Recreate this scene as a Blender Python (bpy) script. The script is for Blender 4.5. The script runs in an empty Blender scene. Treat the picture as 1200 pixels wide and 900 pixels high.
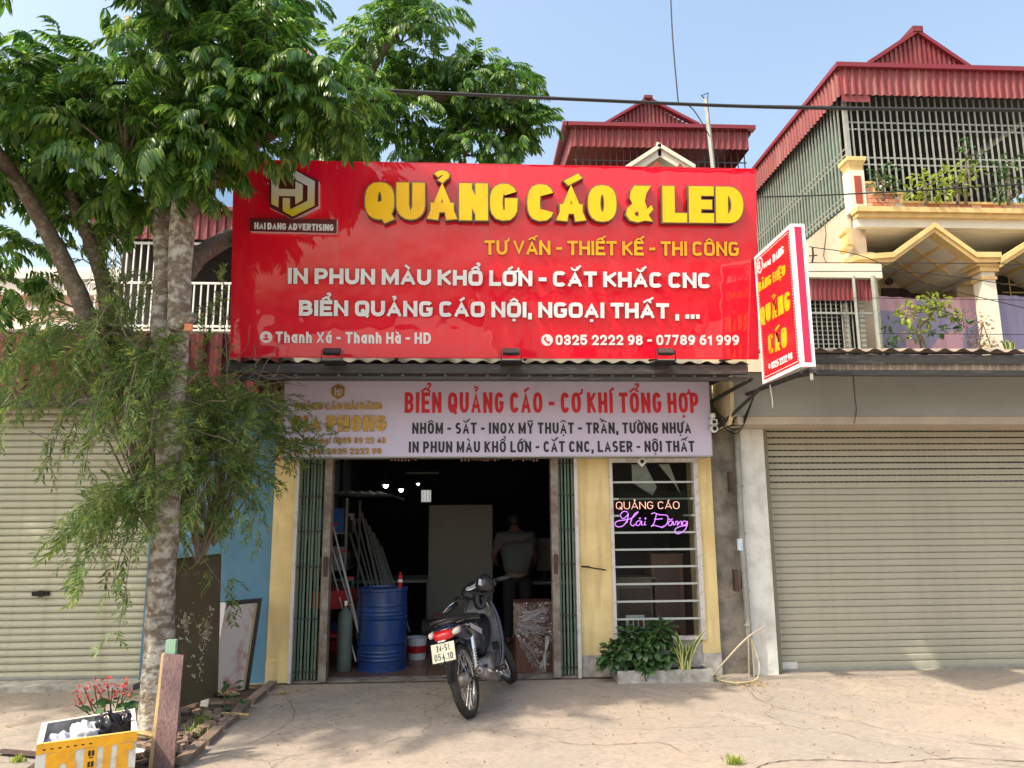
import bpy, math, random, unicodedata
from math import radians as R_, sin, cos, pi, sqrt, atan2
from mathutils import Vector, Matrix
random.seed(7)
sc = bpy.context.scene
COL = sc.collection
# ---------------- camera ----------------
F_PX, TILT, YAW, ROLL, CAM_H = 890.0, 10.2, 3.2, 0.45, 1.6
CAM_R = Matrix.Rotation(R_(-YAW), 3, 'Z') @ Matrix.Rotation(pi/2 + R_(TILT), 3, 'X') @ Matrix.Rotation(R_(-ROLL), 3, 'Z')
CAM_P = Vector((0, 0, CAM_H))
cd = bpy.data.cameras.new('camera'); cam = bpy.data.objects.new('camera', cd); COL.objects.link(cam)
cam.matrix_world = Matrix.Translation(CAM_P) @ CAM_R.to_4x4()
cd.sensor_width = 36; cd.lens = 36*F_PX/1200; cd.clip_start = .05; cd.clip_end = 3000
sc.camera = cam
# ---------------- world and sun ----------------
SUN = Vector((0.52, 0.272, -0.80)).normalized()      # direction the light travels
w = bpy.data.worlds.new('World'); sc.world = w; w.use_nodes = True
nt = w.node_tree; bg = nt.nodes['Background']
sky = nt.nodes.new('ShaderNodeTexSky'); sky.sky_type = 'NISHITA'; sky.sun_disc = False
sky.sun_elevation = math.asin(-SUN.z); sky.sun_rotation = atan2(-SUN.x, -SUN.y)
sky.air_density = 1.6; sky.dust_density = 5.5; sky.ozone_density = .6; sky.altitude = 0
nt.links.new(sky.outputs[0], bg.inputs[0]); bg.inputs[1].default_value = 0.15
ld = bpy.data.lights.new('sun', 'SUN'); ld.energy = 2.7; ld.angle = R_(1.1); ld.color = (1, .87, .70)
lo = bpy.data.objects.new('sun', ld); COL.objects.link(lo); lo.rotation_euler = SUN.to_track_quat('-Z', 'Y').to_euler()
sc.view_settings.view_transform = 'Standard'; sc.view_settings.look = 'None'
sc.view_settings.exposure = 1.03; sc.view_settings.gamma = 1
sc.cycles.max_bounces = 8

def at(px, py, Y=None, X=None, Z=None):
    d = CAM_R @ Vector(((px-600)/F_PX, (450-py)/F_PX, -1))
    k = Y/d.y if Y is not None else (X/d.x if X is not None else (Z-CAM_H)/d.z)
    return CAM_P + d*k
def at_plane(px, py, p, n):
    d = CAM_R @ Vector(((px-600)/F_PX, (450-py)/F_PX, -1))
    return CAM_P + d*((p-CAM_P).dot(n)/d.dot(n))

# ---------------- materials ----------------
def mat(name, col, rough=.7, metal=0, col2=None, scale=4, amount=1, bump=0, bscale=None, spec=.5, stretch=None,
        detail=6, emit=None, estr=0, coat=0, trans=0, lo_=.35, hi_=.65, streak=None):
    m = bpy.data.materials.new(name); m.use_nodes = True
    t = m.node_tree; N = t.nodes; L = t.links; b = N['Principled BSDF']
    b.inputs['Base Color'].default_value = (*col, 1); b.inputs['Roughness'].default_value = rough
    b.inputs['Metallic'].default_value = metal; b.inputs['Specular IOR Level'].default_value = spec
    if coat: b.inputs['Coat Weight'].default_value = coat; b.inputs['Coat Roughness'].default_value = .06
    if trans: b.inputs['Transmission Weight'].default_value = trans
    if emit: b.inputs['Emission Color'].default_value = (*emit, 1); b.inputs['Emission Strength'].default_value = estr
    if col2 or bump:
        tc = N.new('ShaderNodeTexCoord'); mp = N.new('ShaderNodeMapping'); L.new(tc.outputs['Object'], mp.inputs[0])
        if stretch: mp.inputs['Scale'].default_value = stretch
    if col2:
        n = N.new('ShaderNodeTexNoise'); n.inputs['Scale'].default_value = scale; n.inputs['Detail'].default_value = detail
        n.inputs['Roughness'].default_value = .62
        L.new(mp.outputs[0], n.inputs['Vector'])
        r = N.new('ShaderNodeMapRange'); r.inputs[1].default_value = lo_; r.inputs[2].default_value = hi_
        r.inputs[4].default_value = amount; L.new(n.outputs[0], r.inputs[0])
        x = N.new('ShaderNodeMix'); x.data_type = 'RGBA'; x.inputs[6].default_value = (*col, 1); x.inputs[7].default_value = (*col2, 1)
        L.new(r.outputs[0], x.inputs[0]); last = x.outputs[2]
        if streak:
            m2 = N.new('ShaderNodeMapping'); m2.inputs['Scale'].default_value = streak[1]; L.new(tc.outputs['Object'], m2.inputs[0])
            n2 = N.new('ShaderNodeTexNoise'); n2.inputs['Scale'].default_value = 1; n2.inputs['Detail'].default_value = 5; L.new(m2.outputs[0], n2.inputs['Vector'])
            r2 = N.new('ShaderNodeMapRange'); r2.inputs[1].default_value = .52; r2.inputs[2].default_value = .75; r2.inputs[4].default_value = streak[2]
            L.new(n2.outputs[0], r2.inputs[0])
            x2 = N.new('ShaderNodeMix'); x2.data_type = 'RGBA'; x2.inputs[7].default_value = (*streak[0], 1)
            L.new(r2.outputs[0], x2.inputs[0]); L.new(last, x2.inputs[6]); last = x2.outputs[2]
        L.new(last, b.inputs['Base Color'])
    if bump:
        n = N.new('ShaderNodeTexNoise'); n.inputs['Scale'].default_value = bscale or scale*3; n.inputs['Detail'].default_value = 8
        L.new(mp.outputs[0], n.inputs['Vector'])
        bp = N.new('ShaderNodeBump'); bp.inputs['Strength'].default_value = bump; bp.inputs['Distance'].default_value = .02
        L.new(n.outputs[0], bp.inputs['Height']); L.new(bp.outputs[0], b.inputs['Normal'])
    return m

def leaf_mat(name, c1, c2, c3, rough=.35, tr=.3):
    m = bpy.data.materials.new(name); m.use_nodes = True
    t = m.node_tree; N = t.nodes; L = t.links; b = N['Principled BSDF']; out = N['Material Output']
    g = N.new('ShaderNodeNewGeometry'); r = N.new('ShaderNodeValToRGB'); oi = N.new('ShaderNodeObjectInfo')
    ad = N.new('ShaderNodeMath'); ad.operation = 'ADD'; L.new(g.outputs['Random Per Island'], ad.inputs[0])
    fr = N.new('ShaderNodeMath'); fr.operation = 'FRACT'; L.new(oi.outputs['Random'], ad.inputs[1]); L.new(ad.outputs[0], fr.inputs[0])
    r.color_ramp.elements[0].color = (*c1, 1); r.color_ramp.elements[1].color = (*c3, 1)
    e = r.color_ramp.elements.new(.6); e.color = (*c2, 1)
    L.new(fr.outputs[0], r.inputs[0]); L.new(r.outputs[0], b.inputs['Base Color'])
    b.inputs['Roughness'].default_value = rough; b.inputs['Specular IOR Level'].default_value = .5
    tl = N.new('ShaderNodeBsdfTranslucent'); hs = N.new('ShaderNodeHueSaturation'); hs.inputs['Value'].default_value = 1.9
    L.new(r.outputs[0], hs.inputs['Color']); L.new(hs.outputs[0], tl.inputs[0])
    mx = N.new('ShaderNodeMixShader'); mx.inputs[0].default_value = tr
    L.new(b.outputs[0], mx.inputs[1]); L.new(tl.outputs[0], mx.inputs[2]); L.new(mx.outputs[0], out.inputs[0])
    return m

M = {}
M['yellow'] = mat('yellow_paint', (.80, .64, .31), .85, col2=(.66, .50, .23), scale=2.5, bump=.25, bscale=30, streak=((.30, .22, .12), (9, 9, .9), .55))
M['base'] = mat('whitewashed_base', (.55, .54, .50), .9, col2=(.28, .26, .23), scale=9, bump=.4, bscale=40)
M['blue'] = mat('blue_paint', (.12, .28, .42), .8, col2=(.09, .22, .34), scale=2, bump=.15, bscale=30, streak=((.10, .20, .28), (7, 7, .7), .5))
M['white'] = mat('white_paint', (.68, .69, .66), .8, col2=(.48, .48, .44), scale=5, bump=.3, bscale=25, lo_=.45, hi_=.75, streak=((.35, .32, .27), (14, 14, 1.4), .5))
M['greybeam'] = mat('grey_green_paint', (.30, .31, .285), .85, col2=(.25, .26, .24), scale=1.5, bump=.1)
M['beigebeam'] = mat('beige_paint', (.48, .41, .32), .85, col2=(.40, .34, .27), scale=2)
M['conc'] = mat('old_concrete', (.30, .27, .23), .95, col2=(.13, .115, .10), scale=5, bump=.8, bscale=20)
M['darkconc'] = mat('dark_concrete', (.12, .11, .10), .95, col2=(.06, .055, .05), scale=4, bump=.5)
M['shutR'] = mat('beige_shutter_paint', (.395, .38, .305), .45, col2=(.36, .345, .275), scale=1.1, streak=((.27, .235, .17), (7, 2, .55), .3))
M['shutL'] = mat('cream_shutter_paint', (.52, .52, .40), .5, col2=(.45, .445, .33), scale=1.5, streak=((.33, .25, .14), (6, 2, .6), .5))
M['olive'] = mat('olive_paint', (.19, .18, .12), .6)
M['black'] = mat('black_hole', (.01, .01, .01), .8)
M['gate'] = mat('green_gate_paint', (.13, .20, .145), .5, col2=(.09, .145, .105), scale=6, streak=((.16, .10, .06), (10, 10, 2), .5))
M['rustframe'] = mat('rusty_grey_steel', (.30, .27, .235), .7, .2, col2=(.15, .10, .07), scale=9, bump=.4, bscale=50)
M['darksteel'] = mat('dark_weathered_steel', (.045, .042, .04), .6, .3, col2=(.16, .15, .14), scale=8, stretch=(.5, 3, 5), lo_=.55, hi_=.8, bump=.3, bscale=40)
M['rusty'] = mat('rusty_steel', (.10, .055, .04), .8, .1, col2=(.04, .03, .03), scale=12, bump=.3)
M['awn'] = mat('dirty_roof_sheet', (.20, .175, .15), .8, .1, col2=(.09, .08, .07), scale=5, bump=.2)
M['awnR'] = mat('brown_fibre_sheet', (.30, .24, .19), .85, col2=(.17, .14, .11), scale=6, bump=.3)
M['maroon'] = mat('maroon_roof_sheet', (.235, .040, .042), .55, col2=(.17, .032, .034), scale=2.5, streak=((.30, .13, .11), (5, 5, .7), .75))
M['maroond'] = mat('dark_maroon_sheet', (.20, .030, .035), .55, col2=(.12, .02, .025), scale=2)
M['maroonedge'] = mat('maroon_trim', (.20, .022, .03), .4)
M['board'] = mat('glossy_red_panel', (.80, .003, .026), .5, col2=(.72, .005, .028), scale=1.4, streak=((.60, .06, .08), (8, 8, .8), .35), spec=.5, coat=.55)
M['boardback'] = mat('panel_back', (.35, .34, .33), .5, .3)
M['yface'] = mat('yellow_acrylic', (.93, .56, .003), .35, col2=(.82, .46, .01), scale=7, lo_=.5, hi_=.8)
M['yface2'] = mat('golden_yellow_acrylic', (.93, .46, .01), .35)
M['brownside'] = mat('letter_side_brown', (.10, .035, .025), .5)
M['goldrim'] = mat('letter_rim_bronze', (.22, .15, .09), .4, .3)
M['wface'] = mat('white_acrylic', (.80, .80, .80), .3, col2=(.70, .71, .73), scale=9)
M['greyside'] = mat('letter_side_grey', (.16, .13, .13), .5)
M['pinkside'] = mat('logo_side_pale', (.68, .55, .55), .4)
M['brownplate'] = mat('logo_plate_maroon', (.11, .012, .018), .35)
M['bannerface'] = mat('lilac_light_box_film', (.58, .525, .69), .5, col2=(.53, .48, .64), scale=.8)
M['bred'] = mat('banner_red_print', (.60, .012, .03), .5)
M['bblack'] = mat('banner_black_print', (.012, .012, .016), .5)
M['bgold'] = mat('banner_gold_print', (.50, .30, .05), .3, .4, col2=(.26, .13, .03), scale=22, stretch=(1, 1, 2.2))
M['signred'] = mat('sign_red_film', (.78, .008, .020), .4, coat=.2)
M['signwhite'] = mat('sign_white_edge', (.78, .76, .76), .4)
M['signpink'] = mat('sign_side_pinkish_red', (.74, .012, .07), .4, coat=.2)
M['cream'] = mat('cream_wall', (.70, .60, .40), .85, col2=(.62, .52, .33), scale=2, streak=((.40, .33, .22), (5, 5, .6), .5))
M['beigewall'] = mat('weathered_beige_wall', (.58, .48, .36), .9, col2=(.44, .35, .26), scale=1.6, bump=.3, streak=((.30, .24, .18), (4, 4, .5), .6))
M['cream2'] = mat('pale_cream_plaster', (.72, .68, .56), .85, col2=(.64, .60, .49), scale=2)
M['ochre'] = mat('ochre_trim', (.72, .52, .22), .8, col2=(.58, .41, .17), scale=6)
M['brick'] = mat('orange_wall_tile', (.56, .24, .13), .6, col2=(.62, .32, .20), scale=8)
M['brick2'] = mat('pale_orange_wall_tile', (.66, .42, .29), .6, col2=(.60, .36, .24), scale=8)
M['brick3'] = mat('deep_orange_wall_tile', (.48, .17, .09), .6)
M['mortar'] = mat('pale_mortar', (.62, .56, .48), .9)
M['redtile'] = mat('red_mosaic', (.38, .07, .04), .7, col2=(.25, .05, .03), scale=40)
M['bar'] = mat('pale_grey_bar_paint', (.36, .39, .355), .5, .2, col2=(.28, .29, .25), scale=9)
M['barw'] = mat('white_bar_paint', (.74, .74, .70), .5)
M['greensheet'] = mat('dark_green_sheet', (.035, .10, .065), .7, col2=(.025, .07, .05), scale=3)
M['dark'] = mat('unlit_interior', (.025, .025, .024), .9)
M['darkwood'] = mat('dark_window_frame', (.06, .03, .03), .5)
M['pink'] = mat('pinkish_house_wall', (.66, .44, .34), .85, col2=(.60, .38, .30), scale=1)
M['pinkw'] = mat('off_white_band', (.74, .68, .60), .85)
M['roofO'] = mat('orange_tile_roof', (.58, .20, .09), .7)
M['blueT'] = mat('blue_fascia', (.12, .26, .46), .6)
M['pipe'] = mat('grey_plastic_pipe', (.30, .31, .29), .55, col2=(.22, .22, .20), scale=8)
M['sticker'] = mat('pale_blue_label', (.40, .60, .78), .5, col2=(.75, .80, .85), scale=60, lo_=.5, hi_=.52)
M['hose'] = mat('dirty_hose', (.42, .36, .27), .7)
M['yhose'] = mat('yellow_hose', (.55, .50, .28), .5)
M['cable'] = mat('black_cable', (.012, .012, .013), .6)
M['flood'] = mat('black_lamp_body', (.015, .015, .017), .4)
M['soil'] = mat('dark_soil', (.10, .07, .045), 1, col2=(.045, .035, .025), scale=14, bump=1, bscale=40)
M['rubble'] = mat('brick_rubble', (.30, .20, .14), .9, col2=(.18, .15, .12), scale=12, bump=.5)
M['wood'] = mat('pale_timber', (.50, .36, .17), .75, col2=(.38, .26, .12), scale=5, stretch=(10, 10, .8))
M['purplewood'] = mat('purple_brown_wood_veneer', (.21, .125, .115), .5, col2=(.10, .058, .055), scale=4, stretch=(30, 30, 1.0), lo_=.42, hi_=.62)
M['greenpaint'] = mat('pale_green_paint', (.25, .42, .31), .6)
_gl = None
M['panelolive'] = mat('dark_olive_lacquer', (.10, .075, .035), .5, col2=(.075, .056, .027), scale=3)
M['pearl'] = mat('mother_of_pearl', (.62, .57, .47), .35, col2=(.30, .26, .18), scale=30)
M['goldinlay'] = mat('gold_inlay', (.50, .33, .08), .35)
M['marble'] = mat('pink_marble_print', (.56, .50, .47), .4, col2=(.40, .15, .14), scale=4, detail=12, lo_=.47, hi_=.62, stretch=(1, 1, .7))
M['foam'] = mat('dirty_foam', (.72, .70, .65), .8, col2=(.42, .36, .27), scale=9, lo_=.46, hi_=.7, bump=.35)
M['foamin'] = mat('grimy_foam_inside', (.46, .44, .41), .9, col2=(.20, .19, .17), scale=9, bump=.3)
M['foamy'] = mat('orange_yellow_tape', (.86, .42, .01), .4, col2=(.62, .30, .04), scale=8, lo_=.45, hi_=.7, bump=.5, bscale=16)
M['bagblack'] = mat('black_plastic_bag', (.012, .012, .015), .22)
M['bagwhite'] = mat('white_plastic_bag', (.66, .67, .70), .3, col2=(.5, .5, .55), scale=15)
M['bagblue'] = mat('lilac_plastic_bag', (.45, .45, .62), .35)
M['drum'] = mat('blue_drum_paint', (.010, .055, .24), .32, col2=(.02, .05, .14), scale=7, streak=((.10, .12, .18), (9, 9, 2), .55), bump=.15)
M['cyl'] = mat('grey_green_cylinder_paint', (.15, .18, .155), .55, col2=(.10, .12, .10), scale=8)
M['floor'] = mat('brown_floor_tile', (.19, .105, .065), .35, col2=(.14, .075, .05), scale=5)
M['grout'] = mat('floor_grout', (.07, .05, .035), .9)
M['panelgrey'] = mat('olive_grey_board', (.155, .15, .115), .6, col2=(.13, .125, .098), scale=1)
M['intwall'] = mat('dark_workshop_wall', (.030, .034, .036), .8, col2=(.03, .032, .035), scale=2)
M['tin'] = mat('dull_tin', (.2, .2, .19), .5, .4)
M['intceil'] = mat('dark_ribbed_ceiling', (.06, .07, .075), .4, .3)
M['cardwood'] = mat('reddish_brown_cabinet', (.14, .060, .038), .5, col2=(.10, .042, .028), scale=4, stretch=(8, 8, 1))
M['cardside'] = mat('ochre_cabinet_side', (.17, .13, .055), .6)
M['steelbar'] = mat('galvanised_tube', (.80, .80, .78), .35, .2)
M['dullbar'] = mat('dull_tube', (.24, .24, .22), .5, .3)
M['redp'] = mat('red_plastic', (.42, .012, .015), .4)
M['bluep'] = mat('blue_plastic', (.02, .12, .36), .4)
M['tyre'] = mat('tyre_rubber', (.018, .018, .019), .8, col2=(.045, .04, .035), scale=14)
M['chrome'] = mat('chrome', (.72, .72, .72), .22, 1)
M['alloy'] = mat('dusty_alloy', (.34, .33, .32), .45, .7, col2=(.20, .18, .17), scale=20)
M['bikeblack'] = mat('black_bike_plastic', (.016, .017, .020), .38)
M['bikenavy'] = mat('navy_bike_paint', (.012, .018, .045), .18, coat=.7)
M['bikegrey'] = mat('grey_bike_plastic', (.21, .22, .24), .35)
M['seat'] = mat('black_vinyl', (.014, .014, .015), .45)
M['taillight'] = mat('red_lens', (.55, .006, .012), .12, coat=.5)
M['lens'] = mat('clear_lens', (.62, .55, .48), .15)
M['plate'] = mat('number_plate_white', (.66, .65, .50), .5)
M['helmet'] = mat('matt_black_shell', (.014, .015, .018), .28)
M['decal'] = mat('silver_decal', (.55, .56, .60), .3, .3)
M['shirt'] = mat('grey_cotton', (.085, .088, .09), .9)
M['trouser'] = mat('dark_trousers', (.012, .012, .015), .9)
M['skin'] = mat('skin', (.16, .085, .055), .6)
M['hair'] = mat('black_hair', (.01, .008, .007), .6)
_b = M['board'].node_tree.nodes['Principled BSDF']; _b.inputs['Coat Weight'].default_value = 1; _b.inputs['Coat IOR'].default_value = 1.7; _b.inputs['Coat Roughness'].default_value = .02; _b.inputs['Specular IOR Level'].default_value = .1
_t = M['board'].node_tree; _n = _t.nodes.new('ShaderNodeTexNoise'); _n.inputs['Scale'].default_value = 2.2; _n.inputs['Detail'].default_value = 2
_tc = _t.nodes.new('ShaderNodeTexCoord'); _t.links.new(_tc.outputs['Object'], _n.inputs['Vector']); _u = _t.nodes.new('ShaderNodeBump'); _u.inputs['Strength'].default_value = .25; _u.inputs['Distance'].default_value = .03
_t.links.new(_n.outputs[0], _u.inputs['Height']); _t.links.new(_u.outputs[0], _b.inputs['Coat Normal'])
M['bulb'] = mat('lit_bulb', (1, 1, 1), .5, emit=(.9, .97, 1), estr=6)
M['screen'] = mat('lit_screen', (.8, .8, .8), .5, emit=(.9, .95, .85), estr=.22)
M['neonpink'] = mat('orange_pink_neon_tube', (.9, .5, .42), .4, emit=(1, .50, .36), estr=.55)
M['neonpurple'] = mat('purple_neon_tube', (.6, .25, .8), .4, emit=(.50, .17, .85), estr=.6)
M['pipew'] = mat('old_white_frame_paint', (.60, .57, .54), .7, col2=(.36, .31, .27), scale=12, lo_=.5, hi_=.75)
M['barglass'] = mat('pale_window_rail', (.42, .46, .44), .5)
M['fabric'] = mat('lilac_blue_curtain_cloth', (.30, .28, .42), .9, col2=(.62, .38, .46), scale=1.6, lo_=.52, hi_=.54, detail=1.0)
M['pot'] = mat('terracotta', (.40, .17, .09), .8)
M['bark'] = mat('mottled_bark', (.17, .135, .10), .95, col2=(.46, .435, .385), scale=12, detail=12, lo_=.44, hi_=.60, bump=1, bscale=22, stretch=(1, 1, 1.35), streak=((.10, .075, .05), (5, 5, 2.5), .7))
M['barkdark'] = mat('brown_bark', (.12, .09, .065), .95, col2=(.24, .21, .17), scale=18, lo_=.5, hi_=.7, bump=.8, bscale=30)
M['twig'] = mat('grey_twig', (.20, .16, .12), .9)
M['leaf'] = leaf_mat('glossy_green_leaf', (.030, .088, .016), (.070, .175, .025), (.24, .35, .055), .33, .36)
M['leafthin'] = leaf_mat('thin_green_leaf', (.07, .14, .04), (.15, .24, .06), (.30, .33, .09), .5, .42)
M['leafsucc'] = leaf_mat('dark_round_leaf', (.03, .085, .03), (.055, .125, .04), (.11, .19, .06), .32, .2)
M['leafyel'] = leaf_mat('yellow_green_leaf', (.12, .20, .03), (.22, .30, .04), (.36, .38, .07), .5, .4)
M['leafred'] = leaf_mat('red_flower', (.45, .02, .02), (.50, .05, .05), (.42, .12, .08), .6, .3)
M['leafpale'] = leaf_mat('withered_pinkish_leaf', (.22, .17, .10), (.36, .22, .18), (.25, .28, .10), .6, .3)
M['leafdead'] = leaf_mat('fallen_leaf', (.30, .18, .04), (.50, .36, .06), (.16, .09, .04), .8, .1)
M['snakeedge'] = mat('yellow_leaf_edge', (.55, .52, .20), .5)

def ground_mat():
    m = bpy.data.materials.new('worn_concrete_ground'); m.use_nodes = True
    t = m.node_tree; N = t.nodes; L = t.links; b = N['Principled BSDF']
    tc = N.new('ShaderNodeTexCoord')
    def noise(s, d=8, r=.6, dist=0, v=None):
        n = N.new('ShaderNodeTexNoise'); n.inputs['Scale'].default_value = s; n.inputs['Detail'].default_value = d
        n.inputs['Roughness'].default_value = r; n.inputs['Distortion'].default_value = dist
        L.new(v or tc.outputs['Object'], n.inputs['Vector']); return n.outputs[0]
    def rng(o, a, c, hi=1.0, lo=0.0):
        r = N.new('ShaderNodeMapRange'); r.inputs[1].default_value = a; r.inputs[2].default_value = c
        r.inputs[3].default_value = lo; r.inputs[4].default_value = hi; L.new(o, r.inputs[0]); return r.outputs[0]
    def mix(f, a, c, mode='MIX'):
        x = N.new('ShaderNodeMix'); x.data_type = 'RGBA'; x.blend_type = mode
        L.new(f, x.inputs[0])
        for i, v in ((6, a), (7, c)):
            if isinstance(v, tuple): x.inputs[i].default_value = (*v, 1)
            else: L.new(v, x.inputs[i])
        return x.outputs[2]
    c = mix(rng(noise(.55, 9, .65), .36, .64), (.365, .308, .25), (.29, .268, .237))
    c = mix(rng(noise(1.7, 8, .7, .8), .52, .72, .7), c, (.47, .395, .32))
    c = mix(rng(noise(3.1, 8, .7, 1.5), .52, .72, .65), c, (.20, .175, .15))
    c = mix(rng(noise(.9, 4, .5, 2.5), .60, .66, .45), c, (.23, .212, .19))
    c = mix(rng(noise(6.5, 5, .5, .5), .68, .75, .4), c, (.16, .135, .11))
    c = mix(rng(noise(22, 6, .8), .45, .75, .55), c, (.145, .12, .096))
    c = mix(rng(noise(70, 3, .8), .55, .75, .5), c, (.36, .31, .26))
    vo = N.new('ShaderNodeTexVoronoi'); vo.feature = 'DISTANCE_TO_EDGE'; vo.inputs['Scale'].default_value = .27
    wv = N.new('ShaderNodeVectorMath'); wv.operation = 'ADD'
    nz = N.new('ShaderNodeTexNoise'); nz.inputs['Scale'].default_value = 2.4; nz.inputs['Detail'].default_value = 7
    L.new(tc.outputs['Object'], nz.inputs['Vector'])
    sc_ = N.new('ShaderNodeVectorMath'); sc_.operation = 'SCALE'; sc_.inputs[3].default_value = .5; L.new(nz.outputs[1], sc_.inputs[0])
    L.new(tc.outputs['Object'], wv.inputs[0]); L.new(sc_.outputs[0], wv.inputs[1]); L.new(wv.outputs[0], vo.inputs['Vector'])
    crack = rng(vo.outputs['Distance'], .0, .004, 0, .38)
    c = mix(crack, c, (.07, .055, .045))
    L.new(c, b.inputs['Base Color']); b.inputs['Roughness'].default_value = .95; b.inputs['Specular IOR Level'].default_value = .2
    bp = N.new('ShaderNodeBump'); bp.inputs['Strength'].default_value = .5; bp.inputs['Distance'].default_value = .02
    s = N.new('ShaderNodeMath'); s.operation = 'SUBTRACT'; L.new(noise(9, 10, .75), s.inputs[0]); L.new(crack, s.inputs[1])
    L.new(s.outputs[0], bp.inputs['Height']); L.new(bp.outputs[0], b.inputs['Normal'])
    return m
M['ground'] = ground_mat()

def clear_mat(name, fac, rough, tint=(1, 1, 1)):
    m = bpy.data.materials.new(name); m.use_nodes = True
    t = m.node_tree; N = t.nodes; L = t.links; out = N['Material Output']; N.remove(N['Principled BSDF'])
    tr = N.new('ShaderNodeBsdfTransparent'); tr.inputs[0].default_value = (*tint, 1)
    gl = N.new('ShaderNodeBsdfGlossy'); gl.inputs['Roughness'].default_value = rough
    fr = N.new('ShaderNodeFresnel'); fr.inputs[0].default_value = 1.5
    mt = N.new('ShaderNodeMath'); mt.operation = 'MULTIPLY_ADD'; mt.inputs[1].default_value = .55; mt.inputs[2].default_value = fac
    mt.use_clamp = True
    L.new(fr.outputs[0], mt.inputs[0]); mx = N.new('ShaderNodeMixShader')
    L.new(mt.outputs[0], mx.inputs[0]); L.new(tr.outputs[0], mx.inputs[1]); L.new(gl.outputs[0], mx.inputs[2]); L.new(mx.outputs[0], out.inputs[0])
    return m
M['glass'] = clear_mat('window_glass', -.01, .02, (.8, .84, .82))
M['film'] = clear_mat('wrapping_film', .10, .14)

# ---------------- geometry helpers ----------------
class MB:
    def __init__(s): s.v = []; s.f = []; s.m = []
    def quad(s, *p, m=0):
        i = len(s.v); s.v += [tuple(q) for q in p]; s.f.append(tuple(range(i, i+len(p)))); s.m.append(m); return s
    def box(s, x0, x1, y0, y1, z0, z1, m=0, T=None):
        i = len(s.v)
        P = [Vector(p) for p in ((x0,y0,z0),(x1,y0,z0),(x1,y1,z0),(x0,y1,z0),(x0,y0,z1),(x1,y0,z1),(x1,y1,z1),(x0,y1,z1))]
        if T: P = [T @ p for p in P]
        s.v += [tuple(p) for p in P]
        for f in ((0,3,2,1),(4,5,6,7),(0,1,5,4),(1,2,6,5),(2,3,7,6),(3,0,4,7)): s.f.append(tuple(i+k for k in f)); s.m.append(m)
        return s
    def tube(s, pts, r, n=8, m=0, cap=True, flat=1):
        pts = [Vector(p) for p in pts]; N = len(pts)
        rs = r if isinstance(r, (list, tuple)) else [r]*N
        i0 = len(s.v); up = None
        for k, p in enumerate(pts):
            d = (pts[min(k+1, N-1)] - pts[max(k-1, 0)])
            d = d.normalized() if d.length > 1e-9 else Vector((0, 0, 1))
            if up is None: up = Vector((0, 0, 1)) if abs(d.z) < .9 else Vector((0, 1, 0))
            a = d.cross(up).normalized(); b_ = a.cross(d).normalized(); up = b_
            for j in range(n):
                t = 2*pi*j/n; s.v.append(tuple(p + a*cos(t)*rs[k] + b_*sin(t)*rs[k]*flat))
        for k in range(N-1):
            for j in range(n):
                a0 = i0+k*n+j; a1 = i0+k*n+(j+1) % n
                s.f.append((a0, a1, a1+n, a0+n)); s.m.append(m)
        if cap:
            s.f.append(tuple(i0+j for j in range(n-1, -1, -1))); s.m.append(m)
            s.f.append(tuple(i0+(N-1)*n+j for j in range(n))); s.m.append(m)
        return s
    def lathe(s, prof, c=(0, 0, 0), n=20, m=0, axis='Z', T=None):
        i0 = len(s.v); c = Vector(c)
        for r, z in prof:
            for j in range(n):
                t = 2*pi*j/n
                p = Vector((r*cos(t), r*sin(t), z)) if axis == 'Z' else (Vector((r*cos(t), z, r*sin(t))) if axis == 'Y' else Vector((z, r*cos(t), r*sin(t))))
                p = p + c
                if T: p = T @ p
                s.v.append(tuple(p))
        for k in range(len(prof)-1):
            for j in range(n):
                a0 = i0+k*n+j; a1 = i0+k*n+(j+1) % n
                s.f.append((a0, a1, a1+n, a0+n)); s.m.append(m)
        return s
    def prism(s, poly, o, u, v, w, m=0, ms=None):      # polygon in (u,v) extruded along w
        o = Vector(o); i = len(s.v); n = len(poly)
        s.v += [tuple(o+u*a+v*b_) for a, b_ in poly] + [tuple(o+u*a+v*b_+w) for a, b_ in poly]
        s.f.append(tuple(i+k for k in range(n-1, -1, -1))); s.m.append(m)
        s.f.append(tuple(i+n+k for k in range(n))); s.m.append(m)
        for k in range(n): s.f.append((i+k, i+(k+1) % n, i+n+(k+1) % n, i+n+k)); s.m.append(m if ms is None else ms)
        return s
    def build(s, name, mats, parent=None, smooth=False, local=False, kind=None, label=None):
        me = bpy.data.meshes.new(name)
        off = Vector((0, 0, 0))
        if parent is not None and not local: off = wloc(parent)
        me.from_pydata([(a-off.x, b-off.y, c-off.z) for a, b, c in s.v] if off.length else s.v, [], s.f)
        mats = mats if isinstance(mats, (list, tuple)) else [mats]
        for q in mats: me.materials.append(M[q] if isinstance(q, str) else q)
        if len(mats) > 1: me.polygons.foreach_set('material_index', s.m)
        if smooth: me.polygons.foreach_set('use_smooth', [True]*len(me.polygons))
        me.update()
        o = bpy.data.objects.new(name, me); COL.objects.link(o)
        if parent is not None: o.parent = parent
        if kind: o['kind'] = kind
        if label: o['label'] = label
        return o
def wloc(o):
    p = Vector(o.location)
    while o.parent is not None: o = o.parent; p += Vector(o.location)
    return p
def thing(name, label, cat, loc=(0, 0, 0), group=None):
    o = bpy.data.objects.new(name, None); COL.objects.link(o); o.location = loc; o.empty_display_size = .1
    o['label'] = label; o['category'] = cat
    if group: o['group'] = group
    return o
def tag(o, label, cat, group=None, kind=None):
    if label: o['label'] = label
    if cat: o['category'] = cat
    if group: o['group'] = group
    if kind: o['kind'] = kind
    return o
CACHE = {}
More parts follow.
